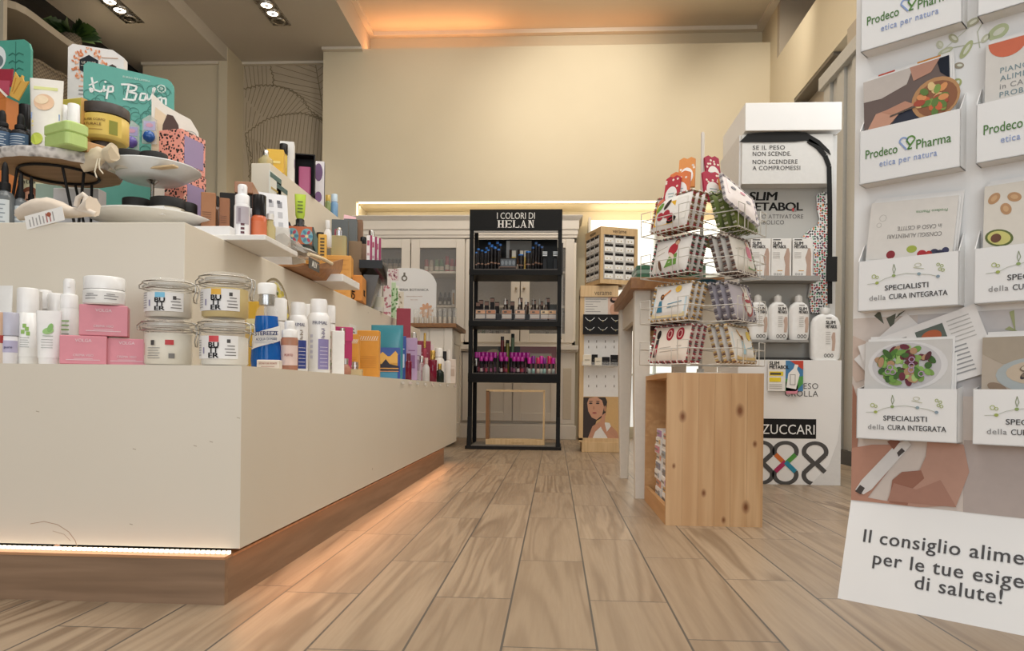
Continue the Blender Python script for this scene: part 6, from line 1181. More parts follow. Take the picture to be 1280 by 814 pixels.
for i, (u, px, hp, c1) in enumerate(((384, -.75, 88, '#f0eeea'), (411, -.745, 88, '#f0eeea'))):
    L = onX(u, px, ZA); bottle('body_spray', ('white bottle between the two spray cans at the back', 'white bottle with a slanted cap behind the lilac can')[i], L, sz(8, L), sz(hp, L), c1 + ':g', '#f3f1ee:g', .25, .8, .03)
L = onX(389, -.755, ZA); carton('red_carton', 'red carton showing between the white spray cans', L, .045, .03, sz(68, L), '#c03a34', D(20))
L = onX(421, -.672, ZA); carton('soap_carton', 'white carton with a strip of green leaves beside the lilac can', L, sz(15, L), .05, sz(55, L), '#f1efec', D(28), None, None, lambda m, w_, h: [m.ell((random.random() - .5) * w_ * .7, random.random() * h * .9 + h * .05, .006, .003, random.choice(['#6f8f5a', '#8aa872', '#b79ab8']), .0004, a=random.random() * 3) for q in range(24)])
L = onX(415, -.70, ZA); m = MB(); m.rbox(.012, .04, 0, sz(53, L), .002, '#e6ebe0'); m.X = FR(-.02); [m.ell(0, .006 + q * .0105, .005, .0035, ('#6f8f5a', '#55734a')[q % 2], .0004, a=q) for q in range(10)]; tag(m.o('leaf_carton', None, L, D(28)), 'narrow carton printed with green leaves right of the lilac spray can', 'box')
L = onX(425, -.735, ZA); t = thing('gift_set', 'magenta gift box with clear bottle in front', 'box', L, D(30)); m = MB(); m.rbox(.075, .04, 0, sz(62, L), .002, '#b83268'); m.rbox(.078, .043, sz(44, L), sz(62, L), .002, '#c23a72'); m.o('magenta_box', t); m = MB(); m.lathe([(.009, sz(40, L)), (.009, sz(60, L))], '#d9d0cc:m', 14, (0, -.033)); m.o('bottle', t)
L = onX(432, -.66, ZA); t = thing('perfume_bottle', 'small round apricot perfume bottle with silver cap before the orange cartons', 'bottle', L, D(20), 'small perfume bottles'); m = MB(); m.lathe([(.014, 0), (.018, .008), (.018, .022), (.010, .034), (.008, .036)], 'pink_perfume', 18); m.o('glass_body', t); m = MB(); m.lathe([(.009, .036), (.009, .054)], '#c9c4c2:m', 14); m.o('cap', t)
L = onX(444, -.64, ZA); t = thing('perfume_bottle', 'low squat clear perfume bottle with silver cap in front of the orange cartons', 'bottle', L, D(20), 'small perfume bottles'); m = MB(); m.rbox(.05, .026, 0, .022, .006, 'pale_perfume'); m.rbox(.044, .02, .003, .014, .005, '#d8b06a'); m.o('glass_body', t); m = MB(); m.lathe([(.010, .022), (.010, .045)], '#c9b8b4:m', 14); m.lathe([(.012, .03), (.012, .034)], '#d9d4d2:m', 14); m.o('cap', t)
def orange_art(m, w_, h):
    for q in range(9): a = -w_ * .46 + q * w_ * .105; m.line([(a, h * .80), (a + .006, h * .88)], .0025, '#efe3cf', .0004)
    m.line([(-w_ * .46, h * .79), (w_ * .46, h * .79)], .0015, '#e9d2a8', .0004)
    for q in range(6): m.rect(-w_ * .38, h * (.22 + q * .045), w_ * .38, h * (.226 + q * .045), '#c9832a', .0004)
for i, (u, wpx, hpx, X_) in enumerate(((440, 18, 53, -.70), (461, 27, 59, -.69))):
    L = onX(u, X_, ZA); carton('orange_carton', ('narrower orange carton on the left', 'wider orange carton on the right')[i] + ' of the pair beside the teal pouch', L, sz(wpx, L), .045, sz(hpx, L), '#e09a35', D(6), orange_art, None, None, 'orange cartons')
L = onX(484, -.695, ZA); wP, hP = sz(40, L), sz(68, L); t = thing('tea_pouch', 'teal and blue foil pouch printed with a temple at sunset', 'pouch', L, D(4))
rings = [[((wP / 2 - .002 * (1 - f)) * math.cos(a) if True else 0, (.030 * (1 - f) ** .7 + .002) * math.sin(a), f * hP) for a in [6.28319 * q / 24 for q in range(24)]] for f in (0, .1, .3, .5, .7, .85, .95, 1)]
def squ(p, f): # squarer outline than an ellipse
    x, y, z = p; sx_ = math.copysign(abs(x / (wP / 2)) ** .45, x) * wP / 2; return (sx_, y, z)
rings = [[squ(p, 0) for p in rg] for rg in rings]
m = MB(); m.loft(rings, '#3f8a9a:g'); m.o('foil_body', t)
m = MB(); m.X = FR(-.032); m.rect(-wP * .42, .004, wP * .45, hP * .58, '#d9a34a', 0); m.poly([(-wP * .42, hP * .40), (wP * .45, hP * .44), (wP * .45, hP * .58), (-wP * .42, hP * .58)], '#3d5aa0', .0008); m.poly([(-wP * .42, hP * .33), (-wP * .1, hP * .5), (wP * .1, hP * .4), (wP * .3, hP * .52), (wP * .45, hP * .4), (wP * .45, hP * .3), (-wP * .42, hP * .28)], '#e3b05a', .0014)
m.rect(-wP * .42, .004, wP * .45, hP * .16, '#4a90b0', .0008); m.poly([(-wP * .40, hP * .24), (-wP * .12, hP * .28), (0, hP * .37), (wP * .12, hP * .28), (wP * .42, hP * .24), (wP * .42, hP * .15), (-wP * .40, hP * .15)], '#2a2a38', .002); m.rect(-wP * .38, hP * .19, wP * .40, hP * .21, '#d8a05a', .0026); m.rect(wP * .37, .004, wP * .45, hP * .45, '#2c4a9a', .002); m.rect(-wP * .38, hP * .14, wP * .40, hP * .155, '#c98a5a', .0026); m.o('temple_print', t)
def mini(kind, u, X_, wpx, hpx, body, cap, label, capf=.25, rz=20, group='small perfumes at the far end', **kw):
    L = onX(u, X_, ZA)
    if L.y > 4.36:
        yy = 4.36 + (X_ + .70) * .3; p = PY(u, 430, yy); L = Vector((min(p.x, -.612), yy, ZA))
    if kind == 'c': return carton('perfume_carton', label, L, sz(wpx, L), .035, sz(hpx, L), body, D(rz), lambda m, w_, h: [m.rect(-w_ * .3, h * .3, w_ * .3, h * .6, cap, .0004), m.rect(-w_ * .3, h * .7, w_ * .3, h * .72, cap, .0004)], None, None, group)
    return bottle('perfume_bottle', label, L, sz(wpx / 2, L), sz(hpx, L), body, cap, capf, kw.get('neck', .5), kw.get('sh', .06), kw.get('band'), group=group, rz=D(rz))
mini('c', 502, -.735, 10, 56, '#2f4f9a', '#c9d2e6', 'blue carton edge right behind the teal pouch')
mini('c', 507, -.765, 9, 58, '#3c6a9a', '#dfe6ee', 'pale blue carton beside the red box at the far ledge')
mini('c', 514, -.70, 14, 54, '#b497b8', '#8a5a86', 'lilac carton, first of the slim ones right of the pouch')
mini('b', 511, -.665, 8, 34, 'wine', '#6a2030:g', 'small wine-red bottle at the foot of the lilac carton')
mini('c', 522, -.70, 8, 46, '#c7b7c2', '#a089a0', 'pale mauve carton next to the lilac carton')
mini('b', 527, -.665, 8, 32, 'glass', '#d9d6d2:m', 'clear bottle with pale metal cap next to the mauve carton'); mini('b', 533, -.650, 9, 30, '#c9c4c0', '#c9b0a8:g', 'frosted grey bottle beside the wine-red one', neck=.4, sh=.2)
mini('c', 530, -.738, 16, 52, '#8d2a44', '#c08a96', 'dark red carton behind the frosted bottle'); mini('b', 531, -.72, 5, 62, '#a53a50', '#c9a45a:m', 'slim red bottle with gold tip standing highest at the far ledge', .3)
mini('b', 541, -.67, 11, 40, 'wine', '#c9a45a:m', 'wine-red perfume bottle with gold cap', .28, neck=.5, sh=.02); mini('c', 537, -.745, 9, 48, '#d9c2c6', '#a04a60', 'pink and white carton behind the wine-red bottle')
mini('b', 549, -.745, 14, 44, '#e3dcd4', '#e8e4de:g', 'white rounded bottle near the far end of the ledge', neck=.55, sh=.12); mini('b', 550, -.645, 11, 24, '#232a24:g', '#b99a52:m', 'round black bottle with gold neck near the far end', .3, neck=.35, sh=.2)
mini('b', 556, -.69, 8, 40, '#c6c2bf', '#2b2a2c:g', 'grey bottle with black cap at the far end', .3); mini('b', 561, -.72, 9, 42, '#ddd8d2', '#d8d2ca:g', 'pale bottle last but one at the far end', .3); mini('c', 568, -.70, 8, 30, '#d3c4b6', '#b9a392', 'beige carton, last at the far end of the ledge')
# clear price-ticket holders clipped on the edge
for i in range(8):
    u = 504 + i * 9.3; L = PX(u, 481 + i * 1.3, -.584); m = MB(); m.X = RS(0); m.poly([(-.028, -.008), (.028, -.012), (.028, .004), (-.028, .008)], 'glass', 0, .004); m.rect(-.024, -.006, .022, .002, ('#e9e4de', '#e6d2d2', '#ece8e2')[i % 3], .004)
    tag(m.o('ticket_holder', None, (-.588, L.y, Z0 - .012)), ORD[i] + ' clear price-ticket holder from the pouch on the far edge of the ledge', 'price tag', 'price-ticket holders')
# ---------------------------------------------------------------- middle tier, front part: tree-slice stand, plates and what they carry
ZB = Z1 + .0005
TX, TY_ = -1.250, 1.79; SH = .936
t = thing('slice_stand', 'round tree-slice tray with bark edge on a black wire stand at the upper left', 'stand', (TX, TY_, ZB))
rr_ = random.Random(2); n_ = 40; R0 = .142
ed = [R0 * (1 + .012 * math.sin(3 * q) + rr_.uniform(-.012, .012)) for q in range(n_)]
ringf = lambda k_, z: [(ed[q] * k_ * math.cos(6.28319 * q / n_), ed[q] * k_ * math.sin(6.28319 * q / n_), z) for q in range(n_)]
zs = SH - ZB
m = MB(); m.loft([ringf(.965, zs), ringf(1.0, zs + .006), ringf(1.01, zs + .018), ringf(.985, zs + .025)], 'bark', True, False); m.loft([ringf(.965, zs), ringf(.965, zs + .0002)], 'slice_wood', False); m.loft([ringf(.985, zs + .0248), ringf(.985, zs + .025)], 'slice_wood', False); m.o('wood_slice', t)
IR = '#1d1b1a'
m = MB(); m.tube([(.088 * math.cos(6.28319 * q / 32), .088 * math.sin(6.28319 * q / 32), zs - .004) for q in range(32)], .0034, IR, 6, True); m.o('wire_ring', t)
for q in range(3):
    a = D(205 + 120 * q); m = MB(); 
    for da in (-.14, .14): m.tube([(.088 * math.cos(a + da * 2), .088 * math.sin(a + da * 2), zs - .004), (.112 * math.cos(a), .112 * math.sin(a), .004)], .0034, IR, 6)
    m.lathe([(.008, 0), (.008, .003)], IR, 10, (.112 * math.cos(a), .112 * math.sin(a))); m.o('hairpin_leg', t)
ZS = SH + .0255
# on the slice
L = onY(55, 1.73, ZS); tube('cream_tube', 'tall cream tube with pale baby print standing on the tree-slice tray', L, sz(38, L), sz(95, L), '#ece7dd', '#efeae0:g', .14, lambda m, w_, h: [m.ell(-.003, h * .68, w_ * .3, h * .11, '#e8c2a0', .0004), m.ell(-.008, h * .71, w_ * .2, h * .06, '#f0d9b8', .0008), m.rect(-w_ * .42, h * .46, w_ * .42, h * .54, '#8fa6d0', .0004), m.rect(-w_ * .38, h * .40, w_ * .36, h * .43, '#e2cf7c', .0004), m.rect(-w_ * .38, h * .35, w_ * .2, h * .37, '#e2cf7c', .0004), m.ell(-w_ * .2, h * .18, w_ * .2, h * .08, '#cddb5a', .0004), m.rect(-w_ * .36, h * .85, w_ * .34, h * .89, '#dfe29a', .0004)], rz=D(18))
L = onY(80, 1.69, ZS); t = thing('soap_tin', 'pale green rounded soap box at the front of the tree-slice tray', 'box', L, D(-24)); w_, d_, h = sz(50, L), .055, sz(30, L)
m = MB(); m.rbox(w_, d_, 0, h * .55, .012, '#b7cf7e', e=.003); m.o('base', t); m = MB(); m.rbox(w_ * 1.02, d_ * 1.03, h * .53, h, .012, '#bcd484', e=.004); m.o('lid', t)
def dropper(label, loc, r, h, body, bandc, group, z0=.0):
    t = thing('dropper_bottle', label, 'bottle', loc, D(rr_.uniform(-20, 20)), group)
    m = MB(); m.lathe([(r * .95, 0), (r, .002), (r, h * .48), (r * .8, h * .55), (r * .42, h * .58), (r * .42, h * .60)], body, 18); m.X = FR(0); m.wrap_rect(-r * 1.2, h * .08, r * 1.2, h * .44, r, bandc, .0005)
    for q in range(5): m.wrap_rect(-r * .9, h * (.12 + q * .06), r * (.8 - .2 * (q % 2)), h * (.135 + q * .06), r, '#c9d2d8' if bandc != '#c9cfd0' else '#7d868c', .0009, 6)
    m.o('glass_body', t); m = MB(); m.lathe([(r * .58, h * .59), (r * .58, h * .68), (r * .50, h * .70)], '#1d1c1c', 16); m.o('collar', t); m = MB(); m.lathe([(r * .36, h * .70), (r * .34, h * .90), (r * .22, h * .98), (r * .05, h)], '#242323', 14); m.o('rubber_bulb', t)
for i, (u, y, hp) in enumerate(((0, 1.70, 52), (23, 1.715, 50))):
    L = onY(u, y, ZS); dropper(('left', 'right')[i] + ' dark dropper bottle with blue band at the left of the tree-slice tray', L, sz(11.5, L), sz(hp, L), '#2a2a2c:g', '#3f5a78', 'dark dropper bottles on the tray')
L = onY(29, 1.80, ZS); bottle('serum_bottle', 'black capped bottle behind the dark dropper bottles', L, sz(9, L), sz(74, L), '#2d2a2e:g', '#1d1c1d:g', .42, .85, .03, (.15, .45, '#8a86a0'), capr=sz(7.5, L))
L = onY(91, 1.83, ZS); carton('face_mask_carton', 'yellow-green carton behind the white-capped bottles on the tray', L, sz(32, L), .03, sz(84, L), '#d9c95e', D(-12), lambda m, w_, h: [m.rect(-w_ * .4, h * .8, w_ * .4, h * .92, '#c9cf3c', .0004), m.rect(-w_ * .3, h * .68, w_ * .34, h * .73, '#e6d9c2', .0004), m.rect(-w_ * .4, h * .5, w_ * .4, h * .58, '#b9b83a', .0008)], lambda m, w_, h: m.rect(-w_ * .5, 0, w_ * .5, h, '#d2a45c', .0004))
for i, (u, y) in enumerate(((77, 1.76), (89, 1.75))):
    L = onY(u, y, ZS + .001); bottle('spray_bottle', ('left', 'right')[i] + ' small dark green bottle with tall white cap behind the green soap box', L, sz(9, L), sz(66, L), '#24341c:g', '#efedeb:g', .58, .62, .1, capr=sz(7, L), group='white-capped green bottles')
L = onY(118, 1.74, ZS); carton('soap_bar', 'wrapped wooden-coloured soap bar between green soap box and cotton bag', L, .03, .06, .026, '#c79a6a', D(-30))
# display behind: cards and signs standing on the middle tier
def panel(name, label, loc, pts, key, art, rz, th=.006, cat='sign', strut=True):
    t = thing(name, label, cat, loc, rz); m = MB(); m.X = FR(0); m.poly(pts, key, -th, th); m.X = FR(-.0002); art(m); m.o('printed_card', t)
    if strut: m = MB(); h = max(p[1] for p in pts); m.add([(-.003, th, 0), (.003, th, 0), (.003, th, h * .7), (-.003, th, h * .7), (-.003, th + .05, 0), (.003, th + .05, 0)], [(0, 1, 2, 3), (0, 4, 5, 1), (4, 0, 3), (1, 5, 2), (4, 3, 2, 5)], '#d9d4cc'); m.o('rear_strut', t)
    return t
Y_ = 2.17; L = onY(158, Y_, ZB); W2 = sz(104, L); H2 = PY(130, 84, Y_).z - ZB
cr = .03; tl = [(-W2 / 2, 0), (W2 / 2, 0), (W2 / 2, H2 - .055)] + [(W2 / 2 - cr + cr * math.cos(D(a)), H2 - .055 + cr * math.sin(D(a)) + .0) for a in (20, 45, 70)] + [(-W2 / 2 + .012, H2 + .004), (-W2 / 2, H2 - .008)]
def lipart(m):
    z = .0004; rq = random.Random(9)
    for i in range(60): m.ring((rq.random() - .5) * W2 * .9, H2 - .06 - rq.random() * .2,   .014, .0156, '#3f8075', z, 0, 200 + rq.random() * 160, 10)
    yb = H2 - .088
    # flowing script lettering
    def st(pts, wd=.0055): m.line(pts, wd, '#eef2ee', z + .0006)
    x = -W2 * .43; st([(x + .005, yb + .045), (x + .012, yb + .01), (x + .004, yb), (x + .0, yb + .012), (x + .03, yb + .004), (x + .038, yb + .012)]); st([(x - .002, yb + .02), (x + .022, yb + .034)], .004)
    st([(x + .040, yb + .024), (x + .037, yb + .006), (x + .046, yb + .012)]); m.ell(x + .043, yb + .035, .0035, .003, '#eef2ee', z + .0006)
    st([(x + .052, yb + .024), (x + .046, yb - .016)]); st([(x + .052, yb + .022), (x + .064, yb + .024), (x + .064, yb + .008), (x + .05, yb + .006)])
    x += .086; st([(x, yb + .032), (x + .022, yb + .034), (x + .014, yb - .012)]); st([(x + .022, yb + .034), (x + .044, yb + .030), (x + .04, yb + .018), (x + .018, yb + .012), (x + .044, yb + .008), (x + .038, yb - .012), (x + .006, yb - .012)])
    x += .056; st([(x + .014, yb + .010), (x, yb + .010), (x - .004, yb - .010), (x + .010, yb - .010), (x + .016, yb + .010), (x + .018, yb - .008), (x + .026, yb - .004)]); st([(x + .026, yb - .004), (x + .04, yb + .03), (x + .034, yb + .03), (x + .032, yb - .012), (x + .042, yb - .008)])
    x += .048; st([(x, yb + .002), (x + .002, yb - .016)]); st([(x, yb), (x + .010, yb + .004), (x + .010, yb - .016)]); st([(x + .010, yb), (x + .022, yb + .002), (x + .022, yb - .018)])
    for i in range(3): m.text('labbra morbide', .008, .01, H2 - .150 - i * .013, '#5fae9a', z, 'C', .0)
    m.text('BURRO PER LABBRA', .0085, .02, H2 - .038, '#cfe6dc', z, 'C', .0, rot=-.09)
    for dy, k_ in ((.010, 1), (-.008, -1)): m.ell(-W2 * .30, H2 - .145 + dy, .028, .011, '#dfe9e6', z + .0004, a=0); m.ell(-W2 * .30 - .012, H2 - .140 + dy, .014, .009, '#dfe9e6', z + .0005, a=.3)
    m.ell(-W2 * .30, H2 - .145, .016, .004, '#6fb09e', z + .0014); m.ring(W2 * .36, H2 - .058, .009, .013, '#cfe6dc', z); m.ell(W2 * .36, H2 - .058, .005, .005, '#cfe6dc', z)
panel('lip_balm_sign', 'teal Lip Balm sign with white script behind the jars at the upper left', L, tl, '#5fa99b', lipart, D(16), .008)
for i, (u, v, c1, c2, cn) in enumerate(((187, 165, '#b9b4d0', '#2a5aa0', 'blue'), (165, 172, '#b0a8cc', '#6a5aa8', 'violet'))):
    p = PY(u, v, 2.085); t = thing('balm_blister', 'clear wrapped lip balm with %s ball hung on the teal sign' % cn, 'package', (p.x, 2.085, p.z - .035), D(14)); m = MB(); m.X = FR(0); m.poly([(-.02, 0), (.02, 0), (.02, .07), (0, .085), (-.02, .07)], 'thin_film', -.001, .002); m.rect(-.016, .04, .016, .066, c1, .0012); m.ell(0, .054, .01, .006, '#d3a0b4', .0018); m.o('film_bag', t); m = MB(); m.lathe([(.006, .004), (.015, .012), (.017, .02), (.013, .031), (.004, .036)], c2 + ':g', 16, (0, -.006), sy=.8); m.o('balm_ball', t)
Y_ = 2.26; L = onY(116, Y_, ZB); W3 = sz(66, L); H3 = PY(90, 57, Y_).z - ZB
def hexart(m):
    z = .0004; cx, cy = -W3 * .12, H3 - .065; rq = random.Random(5)
    for i in range(90):
        a = rq.random() * 6.28; q = .034 + rq.random() * .02; m.ell(cx + q * math.cos(a), cy + q * math.sin(a), .005, .0028, rq.choice(['#e08a5a', '#e9a884', '#cf7a4e', '#f0c2a4']), z + i * .00001, a=rq.random() * 3)
    m.poly([(cx + .032 * math.cos(D(30 + 60 * i)), cy + .032 * math.sin(D(30 + 60 * i))) for i in range(6)], '#22262c', .0016); m.text('LE ERBE', .010, cx, cy + .004, '#d8cfc0', .0024, 'C', .0, width=.042); m.rect(cx - .024, cy - .003, cx + .024, cy - .0018, '#d8cfc0', .0022); m.text('COSMESI', .006, cx, cy - .012, '#d8cfc0', .0024, 'C')
    m.poly([(W3 * .30 + .014 * math.cos(D(30 + 60 * i)), H3 - .072 + .014 * math.sin(D(30 + 60 * i))) for i in range(6)], '#3a2a26', .0016)
    for i in range(3): m.rect(-W3 * .3, H3 - .135 - i * .012, W3 * .1, H3 - .131 - i * .012, ('#e0a080', '#8a8683', '#b0aca8')[i], z)
    m.rect(W3 * .1, H3 - .04, W3 * .4, H3 - .037, '#c9a48c', z)
panel('carton_sign', 'white display carton with dark hexagon and orange blossoms behind the Lip Balm sign', L, [(-W3 / 2, 0), (W3 / 2, 0), (W3 / 2, H3 - .035), (W3 * .3, H3 - .012), (-W3 * .42, H3), (-W3 / 2, H3 - .012)], '#e9e4e0', hexart, D(10), .03, strut=False)
Y_ = 2.06; L = onY(10, Y_, ZB); W4 = sz(54, L); H4 = PY(20, 50, Y_).z - ZB
def tealart(m):
    z = .0004; m.line([(W4 * .12, H4 - .005), (W4 * .12, H4 - .14)], .0015, '#2f6f62', z)
    for i in range(5): y = H4 - .045 - i * .022; m.line([(W4 * .32, y), (W4 * .2, y + .007), (W4 * .12, y), (W4 * .04, y + .007), (-W4 * .06, y)], .003, '#2f6f62', z)
    m.ell(-W4 * .32, H4 - .05, .024, .034, '#dfe6e6', z); m.ell(-W4 * .32, H4 - .06, .016, .018, '#6a7a7c', z + .0004)
panel('teal_card', 'teal rounded card with leaf stems at the far upper left', L, [(-W4 / 2, 0), (W4 / 2, 0), (W4 / 2, H4 - .03), (W4 / 2 - .006, H4 - .012), (W4 / 2 - .022, H4), (-W4 / 2, H4)], '#4f9d8b', tealart, D(-4), .008)
L = onY(4, 1.88, ZS); t = thing('counter_display_box', 'orange display box with white open lid holding sachets, behind dark dropper bottles', 'box', Vector((PY(4, 120, 1.94).x, 1.94, ZB)), D(-8)); H5 = PY(4, 126, 1.94).z - ZB
m = MB(); m.box(-.07, -.02, 0, .03, .02, H5, '#c9793c'); m.o('orange_box', t); m = MB(); m.add([(-.07, .0, H5 + .035), (-.01, .0, H5 + .035), (.04, -.025, H5 + .002), (.038, -.027, H5 - .004), (-.012, -.003, H5 + .03)], [(0, 1, 2, 3, 4)], '#e6ddd2'); m.add([(-.07, -.021, H5 - .002), (.032, -.021, H5 - .002), (-.012, .0, H5 + .032), (-.07, .0, H5 + .032)], [(0, 1, 2, 3)], '#b5642c'); m.o('open_lid', t)
p = PY(6, 100, 1.95); m = MB(); m.X = FR(0); m.poly([(-.05, -.02), (.022, -.02), (.026, .028), (-.05, .03)], '#9a2438', 0, .004); m.poly([(-.05, -.045), (.016, -.045), (.02, -.005), (-.05, -.002)], '#b84a60', .004, .003); tag(m.o('sachet', None, p), 'dark red sachet sticking out of the orange display box', 'sachet')
for i, (u, v, a) in enumerate(((22, 103, 12), (27, 107, 28))):
    p = PY(u, v, 1.945 - i * .012); m = MB(); m.X = FR(0) @ Matrix.Rotation(D(-a), 4, 'Z'); m.poly([(-.012, -.04), (.014, -.04), (.016, .02), (.004, .012), (-.01, .026)], '#d8a94e', 0, .004); m.line([(-.006, -.03), (-.004, .01)], .003, '#c08a34', .004); tag(m.o('sachet', None, p), ('left', 'right')[i] + ' mustard yellow sachet beside the dark red one', 'sachet', 'mustard sachets')
# two-tier plate stand
PX_, PY_ = PY(187, 213, 1.84).x + .008, 1.84; ZU = PY(187, 213, 1.84).z
t = thing('plate_stand', 'two-tier white china plate stand beside the tree-slice tray', 'cake stand', (PX_, PY_, ZB))
def plate(R_, z, deep): return [(R_ * .30, z - deep), (R_ * .62, z - deep), (R_ * .66, z - deep + .003), (R_ * .72, z - deep * .75), (R_ * .99, z - .001), (R_, z + .001), (R_ * .98, z + .003), (R_ * .70, z - deep * .75 + .006), (R_ * .6, z - deep + .005), (.001, z - deep + .005)]
zu = PY(187, 197, PY_ - .1).z - ZB; zl_ = PY(187, 257, PY_ - .15).z - ZB
m = MB(); m.lathe([(.001, zu - .027)] + plate(.116, zu, .028), '#dfe1e0:g', 40, caps=False); m.o('upper_plate', t)
m = MB(); m.lathe([(.001, zl_ - .019)] + plate(.150, zl_, .022), '#e6e4de:g', 44, caps=False); m.lathe([(.06, 0), (.055, zl_ - .020)], '#e6e4de:g', 30); m.o('lower_plate', t)
m = MB(); m.lathe([(.0045, zl_ - .02), (.0045, zu - .040), (.009, zu - .034), (.016, zu - .0285)], '#b9b7b2:m', 14); m.lathe([(.006, zu - .0225), (.006, zu + .01)], '#b9b7b2:m', 12); m.o('centre_rod', t)
ZU_ = ZB + zu - .0205; ZLW = ZB + zl_ - .0115
for i, (u, y, rp, hp, nm) in enumerate(((136, 1.795, 12.5, 22, 'leftmost'), (160, 1.785, 17, 24, 'middle, largest'), (190, 1.80, 15.5, 21, 'rightmost'))):
    L = onY(u, y, ZU_ + (.0 if i < 2 else .006)); jar('balm_jar', nm + ' black-lidded glass jar on the upper plate of the white stand', L, sz(rp, L), sz(hp, L), ('#cfc9b8:g', '#d8d2c6:g', '#a8845a:g')[i], '#2a2928', .42, (.08, .5, '#dcd6ca'), group='black-lidded jars on the upper plate')
L = onY(200, 1.765, ZU_ + .001); m = MB(); m.rbox(.085, .02, 0, .005, .003, '#d3b88f', e=.001); tag(m.o('wooden_spatula', None, L, D(-14)), 'flat wooden spatula on the rim of the upper plate', 'spatula')
Lh = onY(127, 1.87, ZU_ + .0); 
m = MB(); m.lathe([(.034, 0), (.034, .02)], '#caa878', 24); tag(m.o('wooden_puck', None, (PY(133, 178, 1.875).x, 1.875, ZU_)), 'low wooden block under the yellow cream jar', 'block')
Ly = Vector((PY(130, 178, 1.875).x, 1.875, PY(130, 180, 1.875).z)); jar('hair_mask_jar', 'large yellow cream jar with dark brown lid above the cotton bag', Ly, sz(28, Ly), sz(44, Ly), '#e0c265', '#332a25', .30, (.08, .64, '#dfc05c'), lambda m, r, h: [m.wrap_rect(-.75 * r, h * .52, -.35 * r, h * .62, r, '#5a4628', .0012, 4), m.text('BURRO PER CORPO', .008, -.0, h * .45, '#8d6a2c', .0014, 'C', .004, wrap=r, width=r * 1.2), m.text('NATURALE', .009, -.0, h * .32, '#8d6a2c', .0014, 'C', .004, wrap=r, width=r * .9), m.wrap_rect(-.7 * r, h * .2, .5 * r, h * .22, r, '#b08a3c', .0012, 5), m.wrap_rect(.75 * r, h * .12, 1.1 * r, h * .5, r, '#8a8a34', .0012, 5)])
m = MB(); m.lathe([(.03, 0), (.03, max(.004, Ly.z - ZU_ - .0215))], '#4a4038', 24); tag(m.o('jar_lid', None, (Ly.x, 1.875, ZU_ + .0205)), 'dark round tin under the yellow cream jar', 'tin')
# cotton bag hanging over the plate rim
p = PY(120, 205, 1.715); t = thing('cotton_bag', 'small cream cotton drawstring bag hanging over the left rim of the upper plate', 'bag', (p.x + .006, 1.715, p.z + .003), D(-18))
rg = []
for i in range(11):
    f = i / 10; pinch = 1 - .45 * math.exp(-((f - .68) / .09) ** 2); rg.append([(-.046 + .096 * f + .003 * math.sin(a * 2 + i), .015 * math.sin(a) * pinch * (1 + .15 * math.sin(a * 5 + i)), .008 + .012 * f + .024 * math.cos(a) * pinch * (1.1 - .2 * f) * (1 + .06 * math.sin(a * 4 + i * 1.7))) for a in [6.28319 * q / 18 for q in range(18)]])
m = MB(); m.loft(rg, '#d2c1a4:f'); m.o('bag_body', t)
for q, (x, ln) in enumerate(((.012, .03), (.02, .022))): m = MB(); m.tube([(x, -.012, .004), (x + .003, -.017, -.010), (x - .003 + q * .008, -.017, -.012 - ln * .5), (x + .004 + q * .012, -.017, -.012 - ln)], .0018, '#e3d8bf:f', 6); m.o('drawstring', t)
for i, (u, rp, nm) in enumerate(((165, 16, 'left'), (204, 20, 'right'))):
    L = onY(u + 4, 1.80, ZLW); jar('balm_jar', nm + ' black-lidded jar on the lower plate, under the upper one', L, sz(rp, L), sz(27, L), '#b9b09c:g', '#2a2928', .42, (.08, .5, '#e3ded4'), group='black-lidded jars on the lower plate')
L = onY(226, 1.84, ZLW); jar('balm_jar', 'black-lidded jar at the right end of the lower plate', L, sz(17, L), sz(26, L), '#b9b09c:g', '#2a2928', .45, (.08, .5, '#e3ded4'), group='black-lidded jars on the lower plate')
L = onY(188, 1.70 + .04, ZLW + .002); m = MB(); m.add([(-.03, 0, 0), (.03, 0, 0), (.03, .004, .022), (-.03, .004, .022), (-.03, .02, 0), (.03, .02, 0)], [(0, 1, 2, 3), (0, 3, 4), (1, 5, 2), (3, 2, 5, 4), (0, 4, 5, 1)], '#efedea'); m.X = FR(-.0012); m.text('€ 3,50', .009, 0, .007, '#8a8785', .0012, 'C', .002); tag(m.o('price_tent', None, L, D(-6)), 'small white price tent in front of the jars on the lower plate', 'price tag')
# white card with a woman's hair, pink flecked boxes
Y_ = 2.12; L = onY(217, Y_, ZB); W6 = sz(56, L); H6 = PY(192, 120, Y_).z - ZB
def hairart(m):
    z = .0004; m.poly([(-W6 * .49, H6 * .66), (W6 * .0, H6 * .70), (-W6 * .1, H6 * .86), (-W6 * .42, H6 * .92)], '#e6cfae', z); m.poly([(-W6 * .30, H6 * .68), (-W6 * .27, H6 * .82), (-W6 * .18, H6 * .885), (-W6 * .06, H6 * .88), (W6 * .05, H6 * .83), (W6 * .12, H6 * .68)], '#4a2e20', z + .0006); m.ring(W6 * .28, H6 * .775, .018, .0195, '#8a8a86', z, 0, 360, 24, .0006, .7); m.text('bio', .011, W6 * .28, H6 * .765, '#6f6f6c', z, 'C', .002)
panel('hair_sign', 'white curved card showing dark brown hair behind the pink flecked box', L, [(-W6 / 2, 0), (W6 / 2, 0), (W6 / 2, H6 * .72), (W6 * .46, H6 * .80), (W6 * .30, H6 * .87), (W6 * .05, H6 * .90), (-W6 * .25, H6 * .94), (-W6 * .5, H6)], '#ebe3d6', hairart, D(20), .006)
